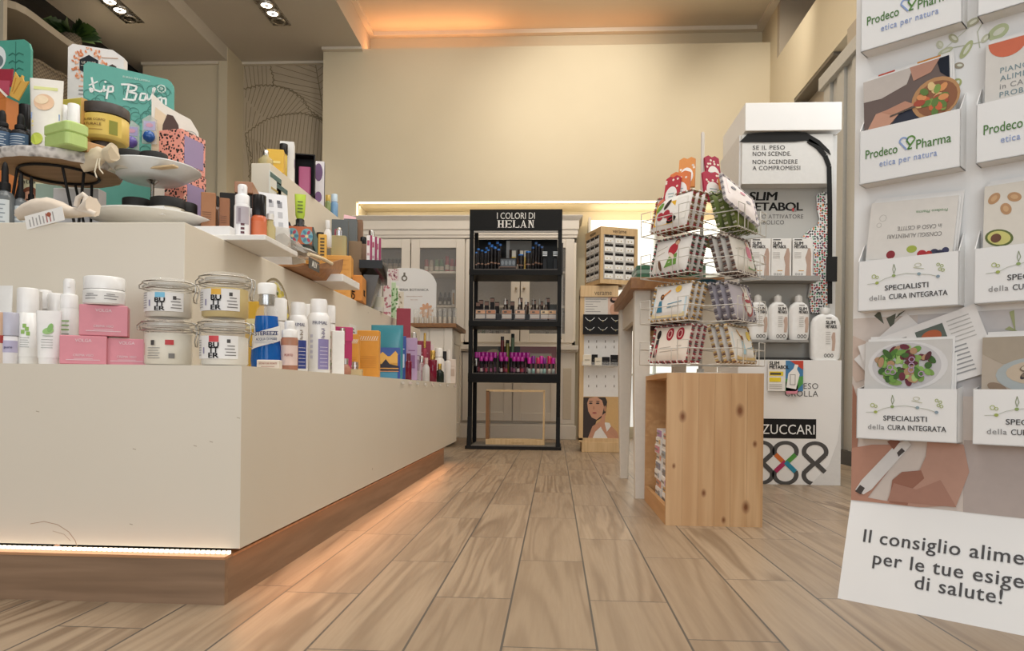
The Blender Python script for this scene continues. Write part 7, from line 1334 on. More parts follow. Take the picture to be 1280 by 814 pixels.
def fleckbox(label, loc, w_, d_, h, rz):
    t = thing('gift_box', label, 'box', loc, rz, 'pink flecked gift boxes'); m = MB(); m.rbox(w_, d_, 0, h, .0015, 'fleck_pink'); m.o('carton_body', t)
    m = MB(); m.X = RS(w_ / 2); m.rect(-d_ * .38, h * .14, d_ * .40, h * .86, 'lilac_film', .0003, .0008); m.rect(-d_ * .38, h * .14, d_ * .40, h * .86, '#a58fb8', .0001, .0003); m.ell(-d_ * .1, h * .55, d_ * .1, h * .12, '#7d68a0', .0004, a=.5); m.o('window_film', t); return t
L = PY(217, 204, 1.93); hF = sz(53, L); 
Lbase = Vector((L.x + .02, 2.0, ZB)); 
fl = fleckbox('upper pink box with black flecks and lilac window, lying on the taller one', Vector((PY(228, 204, 2.03).x, 2.03, PY(217, 217, 2.03).z)), .074, .10, sz(50, Vector((L.x, 1.93, .9))), D(-12))
zt_ = PY(217, 217, 2.03).z - ZB - .0008
fleckbox('lower upright pink flecked box under the other one', Vector((PY(232, 230, 2.04).x, 2.04, ZB)), .066, .09, zt_, D(-12))
for i, (u, c1) in enumerate(((204, '#7a2f22'), (219, '#b5583a'), (212, '#8d3a28'))):
    L = onY(u, 2.0 - .03 * (i == 2), ZB + .0); carton('tea_box', ('dark rust', 'light rust', 'brick red')[i] + ' narrow box standing behind the lower plate', L, .027, .03, sz(64, L), c1, D(8), lambda m, w_, h: [m.rect(-w_ * .4, h * .6, w_ * .4, h * .7, '#3a2420', .0004), m.rect(-w_ * .35, h * .74, w_ * .35, h * .9, '#d07a58', .0004)])
# under the slice: face card, droppers, cloth pouch
Y_ = 1.99; L = onY(22, Y_, ZB); W7 = sz(64, L); H7 = PY(20, 205, Y_).z - ZB
def faceart(m):
    z = .0004; m.text('concentra', .018, -.004, H7 - .055, '#4a4a44', z, 'C', .006, width=W7 * .72); m.ell(W7 * .22, H7 - .10, .03, .036, '#7a4a34', z); m.ell(W7 * .20, H7 - .105, .022, .028, '#d0a084', z + .0006); m.ell(W7 * .17, H7 - .10, .003, .002, '#3a2a22', z + .0012); m.ell(W7 * .25, H7 - .10, .003, .002, '#3a2a22', z + .0012); m.ell(W7 * .2, H7 - .122, .006, .002, '#a85a50', z + .0012)
panel('face_card', 'pale yellow card with a woman\'s face under the tree-slice tray', L, [(-W7 / 2, 0), (W7 * .36, 0), (W7 * .5, H7), (-W7 / 2, H7)], '#d9dcb8', faceart, D(0), .004)
L = onY(62, 2.0, ZB); carton('mask_box', 'grey-green box right of the face card under the tree-slice tray', L, sz(26, L), .05, sz(92, L), '#8fa698', D(10), lambda m, w_, h: [m.ell(w_ * .3, h * .62, w_ * .18, .02, '#a57a68', .0004)])
L = onY(98, 1.96, ZB); carton('white_carton', 'white box behind the wire legs of the tray', L, sz(56, L), .04, sz(84, L), '#d6d5d6', D(4), lines(-.4, .4, (.8,), '#bfc0c4'))
for i, (u, y, hp) in enumerate(((4, 1.64, 62), (24, 1.66, 50), (37, 1.69, 50))):
    L = onY(u, y, ZB); dropper(('leftmost', 'middle', 'rightmost')[i] + ' silver-banded dropper bottle under the tree-slice tray', L, sz((11, 8, 6)[i], L), sz(hp + 26, L), '#6a6e70:g', '#c9cfd0', 'silver dropper bottles')
p = onY(70, 1.576, ZB + .009); t = thing('gauze_pouch', 'cream gauze pouch with gathered loop and paper tag at the counter edge', 'pouch', p, D(-3))
rg = []; n_ = 16
for i in range(12):
    f = i / 11; rad = .020 * (.5 + .9 * math.sin(math.pi * min(1, f * 1.12 + .12)) ) if f < .78 else .010 + .016 * (f - .78) / .22
    rg.append([(-.09 + .175 * f, rad * 1.0 * math.cos(6.28319 * q / n_) * (1 + .12 * math.sin(q * 3 + i)), rad * .95 + .002 + .006 * f + rad * .8 * math.sin(6.28319 * q / n_) * (1 + .10 * math.sin(q * 2.3 + i * 1.3))) for q in range(n_)])
m = MB(); m.loft(rg, '#dccdbb:f'); m.o('pouch_body', t)
m = MB(); m.tube([(.052, -.01, .03), (.058, -.012, .048), (.07, -.012, .056), (.078, -.012, .05), (.072, -.012, .034), (.06, -.012, .024), (.085, -.012, .018), (.098, -.01, .012)], .006, '#e3d6c6:f', 8); m.o('ribbon_bow', t)
m = MB(); m.X = Matrix.Translation((.0, -.038, .0)) @ FR(0) @ Matrix.Rotation(D(13), 4, 'Z'); m.rect(-.045, -.016, .045, .014, '#efece6', 0, .001)
for q in range(8): m.rect(-.036 + q * .008, -.012, -.0335 + q * .008, .004 + .004 * (q % 2), ('#a8a4a0', '#b0706a')[q in (5, 6)], .001)
m.ell(.012, .004, .005, .005, '#a4583a', .0012); m.o('paper_tag', t)
# ---------------------------------------------------------------- middle tier, right-hand side
pa = PX(281, 300, -.795); pb = PX(327, 322, -.795)
slab('white overhanging shelf slab carrying the pump bottles', -.90, pa.y, -.695, pb.y, ZB, .013)
ZQ = ZB + .0135
L = onX(282, -.84, ZB); carton('riser_box', 'low white riser box between the plates and the pump bottles', Vector((-.87, L.y + .0, ZB)), .13, .12, sz(22, L), '#e6e4e2', 0)
def wood_art(m, w_, h): [m.rect(-w_ * .4, h * (.3 + q * .06), w_ * .2, h * (.31 + q * .06), '#6f4426', .0004) for q in range(4)]
zr = ZB + sz(22, L) + .0008
L = onX(259, -.90, zr); carton('bronze_carton', 'wider bronze carton beside the pink flecked boxes', L, sz(17, L), .05, sz(48, L), '#a06a40', D(24), wood_art, wood_art, None, 'bronze cartons')
L = onX(279, -.87, zr); carton('bronze_carton', 'narrower bronze carton next to the white pump bottle', L, sz(12, L), .045, sz(44, L), '#965f38', D(24), wood_art, None, None, 'bronze cartons')
L = onX(266, -.94, ZB); bottle('shampoo_bottle', 'brown bottle with black cap behind the bronze cartons', L, sz(8, L), sz(78, L), '#5a3a28:g', '#201e1e:g', .16, .6, .05, capr=sz(6, L))
L = onX(275, -.93, ZB); bottle('shampoo_bottle', 'bottle with small white cap behind the narrower bronze carton', L, sz(6, L), sz(68, L), '#8a6a52:g', '#eeece8:g', .14, .6, .05)
L = onX(297, -.925, ZB); m = MB(); m.rbox(.10, .06, 0, sz(88, L), .003, '#2b2825'); m.X = RS(.05); m.rect(-.026, .02, .026, .1, '#3a332c', .0004); tag(m.o('black_box', None, L, D(18)), 'tall black box standing behind the white pump bottles', 'box')
p = PX(311, 226, -.955); m = MB(); m.rbox(.05, .14, 0, .032, .002, '#a8795a'); m.X = LS(-.025); m.rect(-.06, .006, .06, .026, '#8a5a40', .0004); tag(m.o('bronze_carton', None, Vector((-.915, onX(297, -.925, ZB).y + .035, ZB + sz(88, onX(297, -.925, ZB)) + .0006)), D(14)), 'flat bronze carton lying on top of the tall black box', 'box')
def vita(m, r, h):
    for q in range(4): m.wrap_rect(r * (-.2 + .0 * q), h * (.06 + q * .07), r * .25, h * (.10 + q * .07), r, '#5a3038', .0012, 4)
    m.wrap_rect(-r * .8, h * .3, r * .9, h * .60, r, '#b3aab0', .0008, 8); m.wrap_rect(-r * .5, h * .33, -r * .2, h * .57, r, '#8d8088', .0012, 3)
L = onX(301, -.795, ZQ); pump('pump_bottle', 'white pump bottle with mauve-grey band on the overhanging slab', L, sz(9.5, L), sz(72, L), '#efedec:g', '#f2f0ef:g', None, vita, rz=D(25))
L = onX(313, -.80, ZQ); bottle('lotion_bottle', 'second white bottle with mauve band and blue print, right of the pump bottle', L, sz(7, L), sz(48, L), '#ebe9ea:g', '#eeeced:g', .16, .9, .02, (.3, .8, '#b9aeba'), rz=D(25))
L = onX(322, -.765, ZQ); bottle('hair_oil_bottle', 'orange bottle with tall black cap on the overhanging slab', L, sz(9.5, L), sz(62, L), '#cf6a42:g', '#1f1d1d:g', .42, .82, .05, (.1, .46, '#d07048'), capr=sz(8.5, L), rz=D(25))
L = onX(336, -.745, ZQ); t = thing('clear_bottle', 'small clear bottle of pale liquid right of the orange bottle', 'bottle', L); m = MB(); m.lathe([(.013, 0), (.014, .05), (.008, .06), (.008, .07)], 'pale_perfume', 16); m.o('bottle_body', t); m = MB(); m.lathe([(.009, .07), (.009, .085)], '#e9e5de:g', 14); m.o('cap', t)
L = onX(299, -.86, ZQ); carton('tea_box', 'maroon carton edge behind the white pump bottle', L, .03, .03, sz(30, L), '#7a4a3c', D(25))
# acrylic leaflet holder leaning back with silver sachets
L = onX(338, -.865, ZB); t = thing('acrylic_holder', 'clear acrylic holder with white and silver printed sheet behind the orange bottle', 'holder', Vector((-.850, onX(338, -.85, ZB).y, ZB + .007)), D(35)); h = sz(108, L); w_ = sz(48, L)
T_ = Matrix.Rotation(D(-14), 4, 'X'); m = MB(); m.X = T_ @ FR(0); m.rect(-w_ / 2, .03, w_ / 2, h * .92, '#e4e4e6', 0, .002); rq = random.Random(8)
for q in range(16): x_, y_ = -w_ * .42 + (q % 4) * w_ * .22, h * (.36 + .13 * (q // 4)); m.rect(x_, y_, x_ + w_ * .12, y_ + .02, rq.choice(['#b9b9bd', '#8d8d92', '#c9c9cc']), .002)
for q in range(4): m.rect(-w_ * .40 + q * w_ * .21, h * .8, -w_ * .32 + q * w_ * .21, h * .84, '#5a5a60', .0025)
m.o('printed_sheet', t); m = MB(); m.X = T_ @ FR(0); m.rect(-w_ * .52, .0, w_ * .52, h * .5, 'thin_film', .006, .002); m.rect(-w_ * .52, .0, w_ * .52, .03, 'thin_film', -.02, .03); m.o('clear_front', t)
# crumpled clear bags spilling over the edge
p = onX(362, -.80, ZB); m = MB(); rg = []
for i in range(9):
    f = i / 8; rg.append([(-.07 + .20 * f, .035 * math.cos(a) * (1 + .25 * math.sin(a * 3 + i)), .036 + .024 * math.sin(a) * (1.1 - .7 * f) * (1 + .3 * math.sin(a * 4 + i * 2)) - .01 * f) for a in [6.28319 * q / 12 for q in range(12)]])
m.loft(rg, 'thin_film', False); tag(m.o('clear_bag', None, Vector((-.815, p.y + .05, ZB + .045)), D(78)), 'crumpled clear plastic bag on the wooden scoop under the patterned tray', 'bag')
# riser and patterned tile box with tube
L = onX(374, -.845, ZB); 
y0 = L.y; zt0 = PX(372, 300, -.80).z
m = MB(); m.rbox(.06, .12, 0, max(.03, zt0 - ZB - .003), .004, '#cfc6b8'); tag(m.o('riser_box', None, Vector((-.905, y0 + .07, ZB))), 'grey-beige riser under the patterned tile tray', 'box')
zt0 = ZB + max(.03, zt0 - ZB - .003) + .0008
t = thing('tile_tray', 'tray with orange and teal tile pattern and dark teal side', 'tray', Vector((-.845, y0 + .02, zt0)), D(14)); m = MB(); w_, d_, h = .085, .19, .062
m.box(-w_ / 2, -d_ / 2, 0, w_ / 2, d_ / 2, .006, '#2f5f62'); m.box(-w_ / 2, -d_ / 2, 0, -w_ / 2 + .004, d_ / 2, h, '#2f5f62'); m.box(w_ / 2 - .004, -d_ / 2, 0, w_ / 2, d_ / 2, h, '#3a6a6c'); m.box(-w_ / 2, d_ / 2 - .004, 0, w_ / 2, d_ / 2, h, '#2f5f62'); m.box(-w_ / 2, -d_ / 2, 0, w_ / 2, -d_ / 2 + .004, h, '#c96a3c')
m.X = FR(-d_ / 2)
for cx, cy in ((-.022, .031), (.022, .031)):
    m.ell(cx, cy, .019, .025, '#7ab0b8', .0004)
    for q in range(6): a = q * 1.047; m.ell(cx + .012 * math.cos(a), cy + .014 * math.sin(a), .007, .0045, ('#4a86a0', '#b8435a')[q % 2], .001, a=a)
    m.ell(cx, cy, .005, .005, '#e9d2a0', .0016)
m.o('tray_body', t)
zt1 = zt0 + .0065
Lq = Vector((-.843, y0 - .01, zt1)); t = thing('hand_cream', 'lime green tube with black cap standing upside down in the tile tray', 'tube', Lq, D(20)); k = sz(1, Lq)
m = MB(); m.lathe([(.022, 0), (.022, .070), (.014, .074), (.014, .09), (.010, .094)], '#1f1d1d:g', 20); m.o('cap', t); m = MB(); rings = [[(wx * math.cos(a), wy * math.sin(a), z) for a in [6.28319 * q / 18 for q in range(18)]] for wx, wy, z in ((.010, .010, .092), (.015, .012, .105), (.017, .006, .155), (.018, .0015, .175))]; m.loft(rings, '#b9d240'); m.X = FR(-.0125); [m.rect(-.009, .112 + q * .011, .008, .116 + q * .011, '#5a6a24', .0002) for q in range(4)]; m.o('tube_body', t)
L = Vector((-.868, y0 - .05, zt1)); m = MB(); m.lathe([(.011, 0), (.011, .06), (.005, .075)], '#2a2430:g', 14); tag(m.o('lip_stick', None, L), 'dark tube leaning at the near end of the tile tray', 'makeup')
# cards standing against the top tier
for i, (u, v0, v1, c1, c2) in enumerate(((345, 218, 262, '#dfe0d8', '#4a6a68'), (353, 232, 275, '#d8d4c6', '#3f5f60'))):
    p = PX(u, v0, -.945); pb_ = PX(u, v1, -.945); h = p.z - pb_.z; m = MB(); m.X = RS(0); m.rect(-.05, 0, .05, h, c1, 0, .004); m.rect(-.05, h * .82, .05, h * .96, c2, .004); m.rect(-.04, h * .5, .02, h * .56, '#b9a05a', .004); m.rect(-.05, .0, .05, h * .12, c2, .004)
    tag(m.o('shelf_card', None, (-.9495, p.y, pb_.z)), ('nearer', 'farther')[i] + ' pale card with dark teal bars fixed on the side of the top tier', 'card', 'cards on the top tier')
for i, u in enumerate((392, 398)):
    p = PX(u, 258 + i * 3, -.945); m = MB(); m.X = RS(0); m.poly([(-.03, 0), (.03, 0), (.012, .10), (-.012, .10)], '#dcc9c0', 0, .006); m.rect(-.012, .03, .012, .05, '#b98a8a', .006); tag(m.o('paper_bag', None, (-.9495, p.y, ZB + .10)), ('nearer', 'farther')[i] + ' pale pink paper cone on the side of the top tier', 'paper cone', 'paper cones')
# orange wood-look boxes, scoop and white slabs
def grain(m, w_, h): [m.rect(-w_ * .46, h * (.12 + q * .11), w_ * (.3 + .1 * (q % 2)), h * (.128 + q * .11), '#c8893a', .0004) for q in range(8)]
OB = '#dc9f4c'
def ok(m, w_, h): m.text('OK', h * .34, 0, h * .28, '#2b2018', .0004, 'C', .03, rot=D(90) if w_ < h * .6 else 0)
L = onX(395, -.86, ZB); hb1 = PX(395, 318, -.83).z - ZB; carton('orange_box', 'left orange wood-look box behind the wooden scoop', L, sz(24, L), .06, hb1, OB, D(10), grain)
L2_ = onX(424, -.855, ZB); hb2 = PX(424, 316, -.83).z - ZB; carton('orange_box', 'right orange wood-look box behind the wooden scoop, dark letters on its side', L2_, sz(30, L2_), .09, hb2, OB, D(10), grain, ok)
p0 = onX(352, -.80, ZB); p1 = onX(400, -.80, ZB); t = thing('wooden_scoop', 'long curved wooden tray with a pale handle along the edge of the middle tier', 'tray', Vector((-.80, (p0.y + p1.y) / 2, ZB)), 0); ll = (p1.y - p0.y)
m = MB(); rg = []
for i in range(13):
    f = i / 12; y = -ll / 2 + ll * f; hh = .012 + .075 * (f ** 1.3); 
    rg.append([(-.055, y, 0.002), (.045, y, 0.002), (.062 + .012 * f, y, hh * .6), (.066 + .012 * f, y, hh), (.058 + .012 * f, y, hh), (.038, y, .008), (-.055, y, .008)])
m.loft(rg, 'scoop_wood', False); m.o('tray_shell', t)
m = MB(); m.tube([(.066, -ll * .40, .045), (.074, -ll * .1, .05), (.072, ll * .18, .052)], .006, '#e0cfae', 8); m.o('pale_handle', t)
m = MB(); m.X = RS(.0665); m.X = Matrix.Translation((0, 0, 0)) @ RS(.068); m.rect(-ll * .42, .004, -ll * .14, .036, '#4a4640', 0, .001); m.text('ALV', .026, -ll * .28, .012, '#e9e4da', .0012, 'C', .01); m.o('dark_print', t)
pA = PX(393, 357, -.795); pB = PX(437, 377, -.795); slab('second white slab, overhanging beyond the wooden scoop', -.88, pA.y, -.70, pA.y + .21, ZB, .024)
Z5 = ZB + .0245
# small bottles on the orange boxes
zo1, zo2 = ZB + hb1 + .0008, ZB + hb2 + .0008
L = Vector((L2_.x - .005, L2_.y - .0, zo2)); t = thing('perfume_bottle', 'square clear perfume bottle with silver collar on the right orange box', 'bottle', L, D(10)); m = MB(); m.rbox(sz(19, L), .04, 0, sz(26, L), .006, 'pale_perfume', e=.003); m.o('glass_body', t); m = MB(); m.lathe([(.012, sz(26, L)), (.012, sz(33, L))], '#c9c9d2:m', 16); m.lathe([(.009, sz(33, L)), (.009, sz(36, L)), (.004, sz(37, L))], '#b9b4ac:m', 14); m.o('silver_cap', t)
Lp = onX(404, -.855, zo1); carton('yellow_carton', 'slim yellow carton with black print on the left orange box', Vector((Lp.x, L2_.y - .09 if False else Lp.y - .02, zo1)), sz(10, Lp), .03, sz(33, Lp), '#e3b04a', D(14), lambda m, w_, h: [m.rect(-w_ * .25, h * (.2 + q * .12), w_ * .25, h * (.26 + q * .12), '#4a3a20', .0004) for q in range(6)])
L = onX(399, -.885, zo1); bottle('oil_bottle', 'dark bottle with black cap behind the slim yellow carton', L, sz(5, L), sz(40, L), '#5a4630:g', '#201e1e:g', .35, .8, .05)
L = onX(411, -.83, zo1 - .0); bottle('white_bottle', 'small white slanting bottle left of the square perfume bottle', Vector((-.845, L.y + .02, zo2)), sz(5, L), sz(34, L), '#e6e4e2:g', '#dcdad8:g', .3, .5, .2)
# dark grey and bronze boxes stacked further back
y4 = onX(428, -.90, ZB).y
for i, (u, X_, wpx, v0, v1, c1, lab) in enumerate(((424, -.895, 20, 275, 330, '#5a5f60', 'dark grey carton, nearer of the tall pair behind the square perfume bottle'), (437, -.91, 16, 274, 330, '#666a6a', 'second dark grey carton, farther of the tall pair'), (446, -.90, 12, 275, 330, '#8a6446', 'bronze carton right of the dark grey pair'), (440, -.86, 22, 302, 345, '#8d7150', 'lower tan carton below the bronze one'))):
    L = onX(u, X_, ZB); h = PX(u, v0, X_).z - ZB; carton('tall_carton', lab, L, sz(wpx, L), .06, h, c1, D(12), lambda m, w_, h: m.rect(-w_ * .3, h * .4, w_ * .3, h * .42, '#a8a8a4', .0004))
L = onX(452, -.875, ZB); h = PX(452, 305, -.875).z - ZB; carton('bronze_carton', 'bronze carton with black cap on top, left of the magenta-striped cartons', L, sz(11, L), .05, h, '#8d6a50', D(14), wood_art); m = MB(); m.lathe([(.017, 0), (.017, .03), (.014, .034)], '#1f1d1d:g', 16); tag(m.o('bottle_cap', None, Vector((L.x, L.y, ZB + h + .0006))), 'black round cap lying on the bronze carton', 'cap')
for i, u in enumerate((460.5, 466.5, 471.5)):
    zt9 = PX(463, 331, -.80).z; L = onX(u, -.785, zt9); h = PX(u, 304 + i * 1.5, -.825).z - zt9; carton('striped_carton', ORD[i] + ' white carton with magenta stripes from the left, beside the bronze carton', L, sz(7, L), .05, h, '#e9e4e2', D(14), lambda m, w_, h: [m.rect(w_ * .1, 0, w_ * .48, h, '#9a2a5a', .0004), m.rect(-w_ * .4, h * .6, 0, h * .8, '#b0506a', .0004), m.rect(-w_ * .4, h * .2, 0, h * .3, '#c9a0a8', .0004)], None, None, 'magenta-striped cartons')
L = onX(463, -.855, ZB); h = PX(463, 287, -.855).z - ZB; bottle('silver_tube', 'tall slim silver tube rising behind the striped cartons', L, .011, h, '#b5b2ae:m', '#c9c6c2:m', .2, .95, .01)
# black shade-like tray on stand, orange OK box, green bottles
pl = onX(452, -.80, 0); pr = onX(474, -.80, 0); zc_ = PX(463, 338, -.80).z; t = thing('black_tray', 'black curved tray on a grey foot holding the striped cartons', 'tray', Vector((-.79, (pl.y + pr.y) / 2, ZB)), D(10)); hw = (pr.y - pl.y) / 2
m = MB(); m.loft([[(-.05, -hw, zc_ - ZB - .012), (.045, -hw, zc_ - ZB - .012), (.045, -hw, zc_ - ZB + .022), (-.05, -hw, zc_ - ZB + .022)], [(-.05, 0, zc_ - ZB - .034), (.055, 0, zc_ - ZB - .034), (.055, 0, zc_ - ZB + .02), (-.05, 0, zc_ - ZB + .02)], [(-.05, hw, zc_ - ZB - .04), (.05, hw, zc_ - ZB - .04), (.05, hw, zc_ - ZB + .012), (-.05, hw, zc_ - ZB + .012)]], '#242322:g'); m.o('tray_body', t)
m = MB(); m.loft([[(-.03, -hw * .3, 0), (-.01, -hw * .3, 0), (-.01, hw * .4, 0), (-.03, hw * .4, 0)], [(-.04, -hw * .4, zc_ - ZB - .024), (.03, -hw * .4, zc_ - ZB - .012), (.03, hw * .6, zc_ - ZB - .024), (-.04, hw * .6, zc_ - ZB - .024)]], '#6f6b66:g', False); m.o('grey_foot', t)
L = onX(445, -.815, Z1 - .02); h = .0; Lk_ = onX(446, -.81, ZB); carton('orange_box', 'orange box with big black letters at the edge of the middle tier', Lk_, .055, sz(20, Lk_) * 2.2, PX(443, 345, -.81).z - ZB if PX(443, 345, -.81).z > ZB + .03 else .09, '#d98f3c', D(8), ok, lambda m, w_, h: m.text('OK', h * .36, 0, h * .25, '#2b2018', .0004, 'C', .03))
for i, (u, X_, wpx, hpx, body, cap, capf, lab) in enumerate(((459, -.825, 13, 36, '#6f8a4a:g', '#1f1e1d:g', .3, 'green bottle with black cap right of the orange lettered box'), (472, -.81, 15, 36, '#e9e5de:g', '#efece6:g', .45, 'white bottle with large round head'), (466, -.85, 9, 60, '#d9d4cc:g', '#211f1f:g', .3, 'pale bottle with black pump behind the round-headed one'), (478, -.86, 8, 58, '#c9c4ba:g', '#262424:g', .3, 'grey bottle with black cap behind the flowery cartons'))):
    L = onX(u, X_, ZB); bottle('soap_bottle', lab, L, sz(wpx / 2, L), sz(hpx, L), body, cap, capf, .5, .08, (.15, .5, '#d8d4c2' if i != 0 else '#a9b878'), rz=D(20))
for i, (u, X_, wpx, hpx, c1, c2) in enumerate(((483, -.825, 10, 48, '#d9cfc9', '#b9707a'), (489, -.83, 9, 46, '#b9cfa8', '#5f8f4a'), (493, -.82, 8, 42, '#e3ded4', '#6f9a5a'), (499, -.84, 9, 40, '#cfc6b4', '#8a7a5a'))):
    L = onX(u, X_, ZB); carton('floral_carton', ORD[i] + ' flower-printed carton from the left near the far end of the middle tier', L, sz(wpx, L), .05, sz(hpx, L), c1, D(18), lambda m, w_, h, c2=c2: [m.ell((random.random() - .5) * w_ * .8, random.random() * h * .88 + .008, .007, .004, c2, .0004, a=random.random() * 3) for q in range(18)], None, None, 'floral cartons')
L = onX(503, -.80, ZB); h = PX(503, 384, -.80).z; m = MB(); zb_ = PX(503, 420, -.80).z
L = onX(504, -.74, ZA); hR = PX(504, 386, -.74).z - ZA; carton('red_carton', 'tall dark red carton at the far end of the ledge', L, sz(17, L), .06, hR, '#93283a', D(14), lambda m, w_, h: m.rect(-w_ * .3, h * .55, w_ * .3, h * .58, '#c98a92', .0004), lambda m, w_, h: m.rect(-w_ * .4, 0, w_ * .4, h, '#7d1f30', .0004))
L = onX(517, -.745, ZA); bottle('white_tube', 'slim white and silver tube right of the tall dark red carton', L, sz(4, L), sz(62, L), '#dcd9d6:g', '#c9c5c0:m', .3, .7, .05)
p = PX(441, 408, -.793); m = MB(); m.X = RS(0); m.rect(-.05, -.055, .05, .055, '#e9e5dd', 0, .0015)
for q in range(7): m.rect(-.035, .035 - q * .012, .02 + .01 * (q % 2), .040 - q * .012, '#6f6a64' if q else '#3a3632', .0015)
tag(m.o('price_list', None, (-.7948, p.y, .60)), 'white price list stuck on the side of the middle tier behind the pouch', 'notice')
# pink floral card in front of the arched sign
L = onX(485, -.88, ZB); m = MB(); m.rbox(.02, .07, 0, .16, .002, '#e3d3cf'); tag(m.o('pink_carton', None, L), 'pale pink floral carton before the arched white sign', 'box')
# ---------------------------------------------------------------- top tier goods
ZT = Z2 + .0005; XT = -.982
L = onX(329, XT, ZT, 200); L.y = 2.44; t = thing('perfume_bottle', 'low round perfume bottle with pale yellow liquid on the near end of the top tier', 'bottle', L); r = sz(9, L); m = MB(); m.lathe([(r * .9, 0), (r, .004), (r, .022), (r * .5, .032), (r * .4, .036)], 'pale_perfume', 22); m.o('glass_body', t); m = MB(); m.lathe([(r * .38, .036), (r * .38, .052), (r * .3, .054)], '#d9d4cc:m', 16); m.o('cap', t)
def top(name, label, u, wpx, v0, key, art=None, d_=.05, rz=14, side=None, cat='box', X_=XT):
    L = onX(u, X_, ZT, 220); h = PX(u, v0, X_).z - ZT; return carton(name, label, L, sz(wpx, L), d_, h, key, D(rz), art, side, None, None, cat), L, h
top('yellow_carton', 'yellow carton on the top tier behind the round perfume bottle', 345, 20, 189, '#e3b53c', lambda m, w_, h: m.rect(-w_ * .3, h * .4, w_ * .3, h * .5, '#efd98a', .0004))
o_, L, h = top('white_carton', 'tall white carton with lilac mark on the top tier', 359, 17, 179, '#e9e7e3', None, .05, 16, lambda m, w_, h: m.rect(-w_ * .3, h * .4, w_ * .3, h * .6, '#7d6a8a', .0004))
L = onX(351, XT, ZT, 220); bottle('black_capped_bottle', 'bottle with black cap between the yellow and white cartons of the top tier', Vector((XT + .005, (L.y + .012), ZT)), .013, .125, '#d8b84a:g', '#1f1d1d:g', .3, .9, .03)
t = thing('open_gift_box', 'open black box showing a pink bottle on the top tier', 'box', onX(381, XT, ZT, 230), D(16)); L = onX(381, XT, ZT, 230); h = PX(381, 195, XT).z - ZT; w_ = sz(25, L)
m = MB(); m.box(-w_ / 2, -.03, 0, w_ / 2, .03, .004, '#221f20'); m.box(-w_ / 2, .024, 0, w_ / 2, .03, h, '#221f20'); m.box(-w_ / 2, -.03, 0, -w_ / 2 + .004, .03, h, '#221f20'); m.box(w_ / 2 - .004, -.03, 0, w_ / 2, .03, h, '#221f20'); m.box(-w_ / 2, -.03, h - .004, w_ / 2, .03, h, '#221f20'); m.o('black_case', t); m = MB(); m.rbox(w_ * .6, .028, .006, h * .72, .006, '#b4567e:g'); m.o('pink_bottle', t)
top('purple_carton', 'white and purple carton with black edge on the top tier', 398.5, 14, 204, '#e3dde0', lambda m, w_, h: [m.rect(-w_ * .5, 0, -w_ * .38, h, '#221f20', .0004), m.ell(0, h * .75, w_ * .35, h * .2, '#6a4a72', .0004), m.ell(0, h * .2, w_ * .3, h * .12, '#7d5a86', .0004)], .06, 16, lambda m, w_, h: m.rect(-w_ * .5, 0, w_ * .5, h, '#2a2628', .0004))
for i, (u, v0, wpx, c1, c2, nm) in enumerate(((410, 244, 7, '#8fa06a', '#d6b45a', 'green'), (418, 243, 9, '#7fa8cf', '#c9dcea', 'light blue'))):
    L = onX(u, XT, ZT, 255); h = PX(u, v0, XT).z - ZT; bottle('small_bottle', nm + ' small bottle at the far end of the top tier', L, sz(wpx / 2, L), h, c1 + ':g', c2 + ':g', .3, .7, .06)
L = onX(431, -.96, ZB); L.y = max(L.y, 3.37); h = PX(431, 262, -.96).z - ZB; t = thing('pink_stand', 'dark pink folded display box with a raised lid beyond the top tier', 'box', L, D(12)); m = MB(); m.rbox(sz(13, L), .06, 0, h * .86, .002, '#a8566a'); m.o('pink_box', t); m = MB(); m.add([(-.025, -.03, h * .86), (.03, -.03, h * .84), (.03, .03, h * .98), (-.025, .03, h)], [(0, 1, 2, 3)], '#dcb0b8'); m.o('raised_lid', t)
L = onX(421, -.875, ZB); h = PX(421, 286, -.875).z - ZB; bottle('pink_bottle', 'dusky pink bottle beside the dark grey cartons', L, .016, h, '#b0667a:g', '#a04a62:g', .25, .7, .05)
# ---------------------------------------------------------------- curved shelf unit on the left wall
t = thing('wall_shelves', 'pale wall shelf unit with a curved top shelf in the upper left corner', 'shelf', (-3.4, 4.6, 0))
def lm(): m = MB(); m.X = Matrix.Translation((3.4, -4.6, 0)); return m
pe = PZ(9, 30, 2.5)
px9 = PY(9, 20, 4.0); m = lm(); m.box(-3.70, 3.97, 0, px9.x, 4.0, 3.1, 'shelf_paint'); m.o('side_panel', t)
zsf = PY(85, 57, 4.75).z
edge = [PZ(u, v, zsf) for u, v in ((9, 9), (20, 12), (32, 18), (45, 27), (58, 37), (70, 46), (85, 57), (100, 66))]
edge = [Vector((px9.x, 4.0, zsf))] + [e for e in edge if e.y > 4.02]
def board(name, z, ed, th, inset=0):
    pts = [(-3.70, 4.0)] + [(e.x - inset, e.y) for e in ed] + [(-3.70, ed[-1].y)]
    m = lm(); m.poly(pts, 'shelf_paint', z, th); m.o(name, t)
edge += [Vector((edge[-1].x - .02, 5.6, 0)), Vector((edge[-1].x - .10, 6.1, 0))]
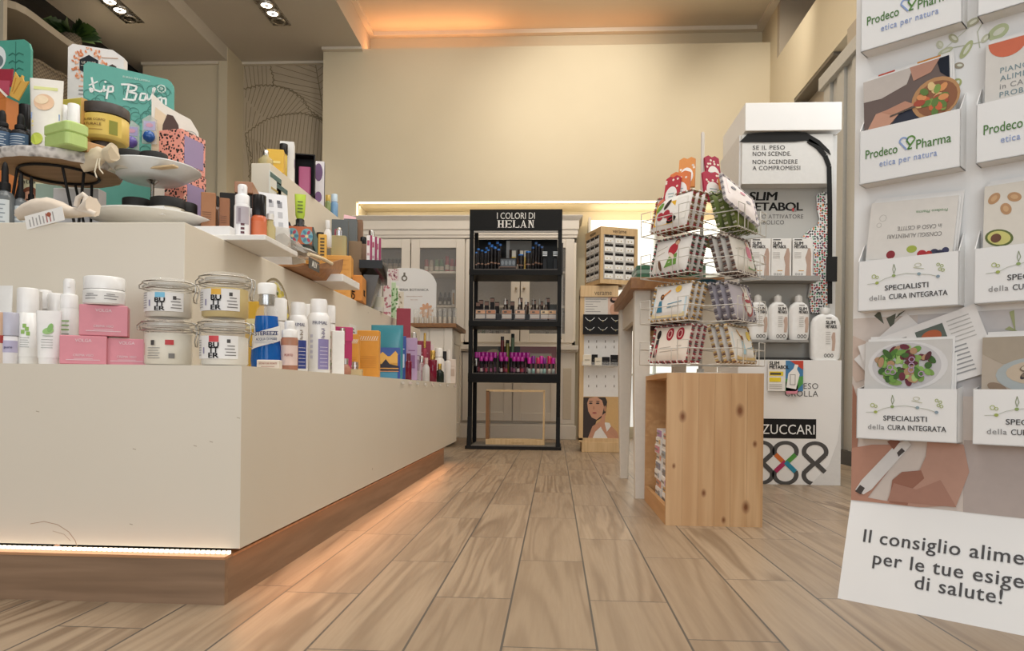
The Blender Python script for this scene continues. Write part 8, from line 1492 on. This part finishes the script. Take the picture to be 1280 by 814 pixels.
board('curved_top_shelf', zsf, edge, .045); board('curved_shelf', zsf - .42, edge, .03, .06); board('curved_shelf', zsf - .84, edge, .03, .06)
m = lm(); m.box(-3.71, 4.0, 0, -3.69, 6.15, 3.1, '#2c2824'); m.o('back_panel', t)
yb = 4.55
def basket(loc, w_, d_, h, label):
    t = thing('wicker_basket', label, 'basket', loc); m = MB(); n_ = 4
    m.loft([[(x, y, z) for x, y in m.rr(w_ * k_, d_ * k_, .04, n_)] for k_, z in ((.86, 0), (.95, h * .5), (1, h), (.94, h), (.9, h * .5), (.8, .01))], 'wicker', True); m.o('woven_body', t)
    m = MB(); m.tube([(x, y, h) for x, y in m.rr(w_ * .98, d_ * .98, .04, n_)], .012, 'wicker', 6, True); m.o('rim', t)
zb2 = PY(48, 112, 4.6).z
for i, (u, yy, w_) in enumerate(((47, 4.6, .17), (71, 4.95, .2))):
    p = PY(u, 112, yy); h = PY(u, (73, 82)[i], yy).z - zsf + .42 - .031; basket((p.x, yy, zsf - .39 + .0005), w_, .26, max(.08, h * .72), ('woven basket on the curved shelf, right behind the teal card', 'second woven basket farther along the curved shelf')[i])
p = PY(97, 57, 5.1); t = thing('potted_plant', 'grass-like plant in a woven pot on the curved top shelf', 'plant', (p.x - .05, 5.1, zsf + .0455)); hp = max(.14, PY(97, 45, 5.1).z - zsf - .045); m = MB(); m.lathe([(.05, 0), (.075, hp * .5), (.065, hp), (.055, hp)], 'wicker', 20); m.o('woven_pot', t)
m = MB(); rq = random.Random(6)
for i in range(110):
    a = rq.random() * 6.28; ln = .06 + rq.random() * .10; b = rq.random() * .06; dx, dy = math.cos(a), math.sin(a); up_ = rq.random() * .08
    m.add([(dx * b - dy * .006, dy * b + dx * .006, hp - .01), (dx * b + dy * .006, dy * b - dx * .006, hp - .01), (dx * (b + ln * .6), dy * (b + ln * .6), hp + .02 + up_), (dx * (b + ln), dy * (b + ln), hp + up_ * .7)], [(0, 1, 2), (0, 2, 3)], ('#3d5a2a', '#4f6a30', '#2f4a22')[i % 3])
m.o('leaves', t)
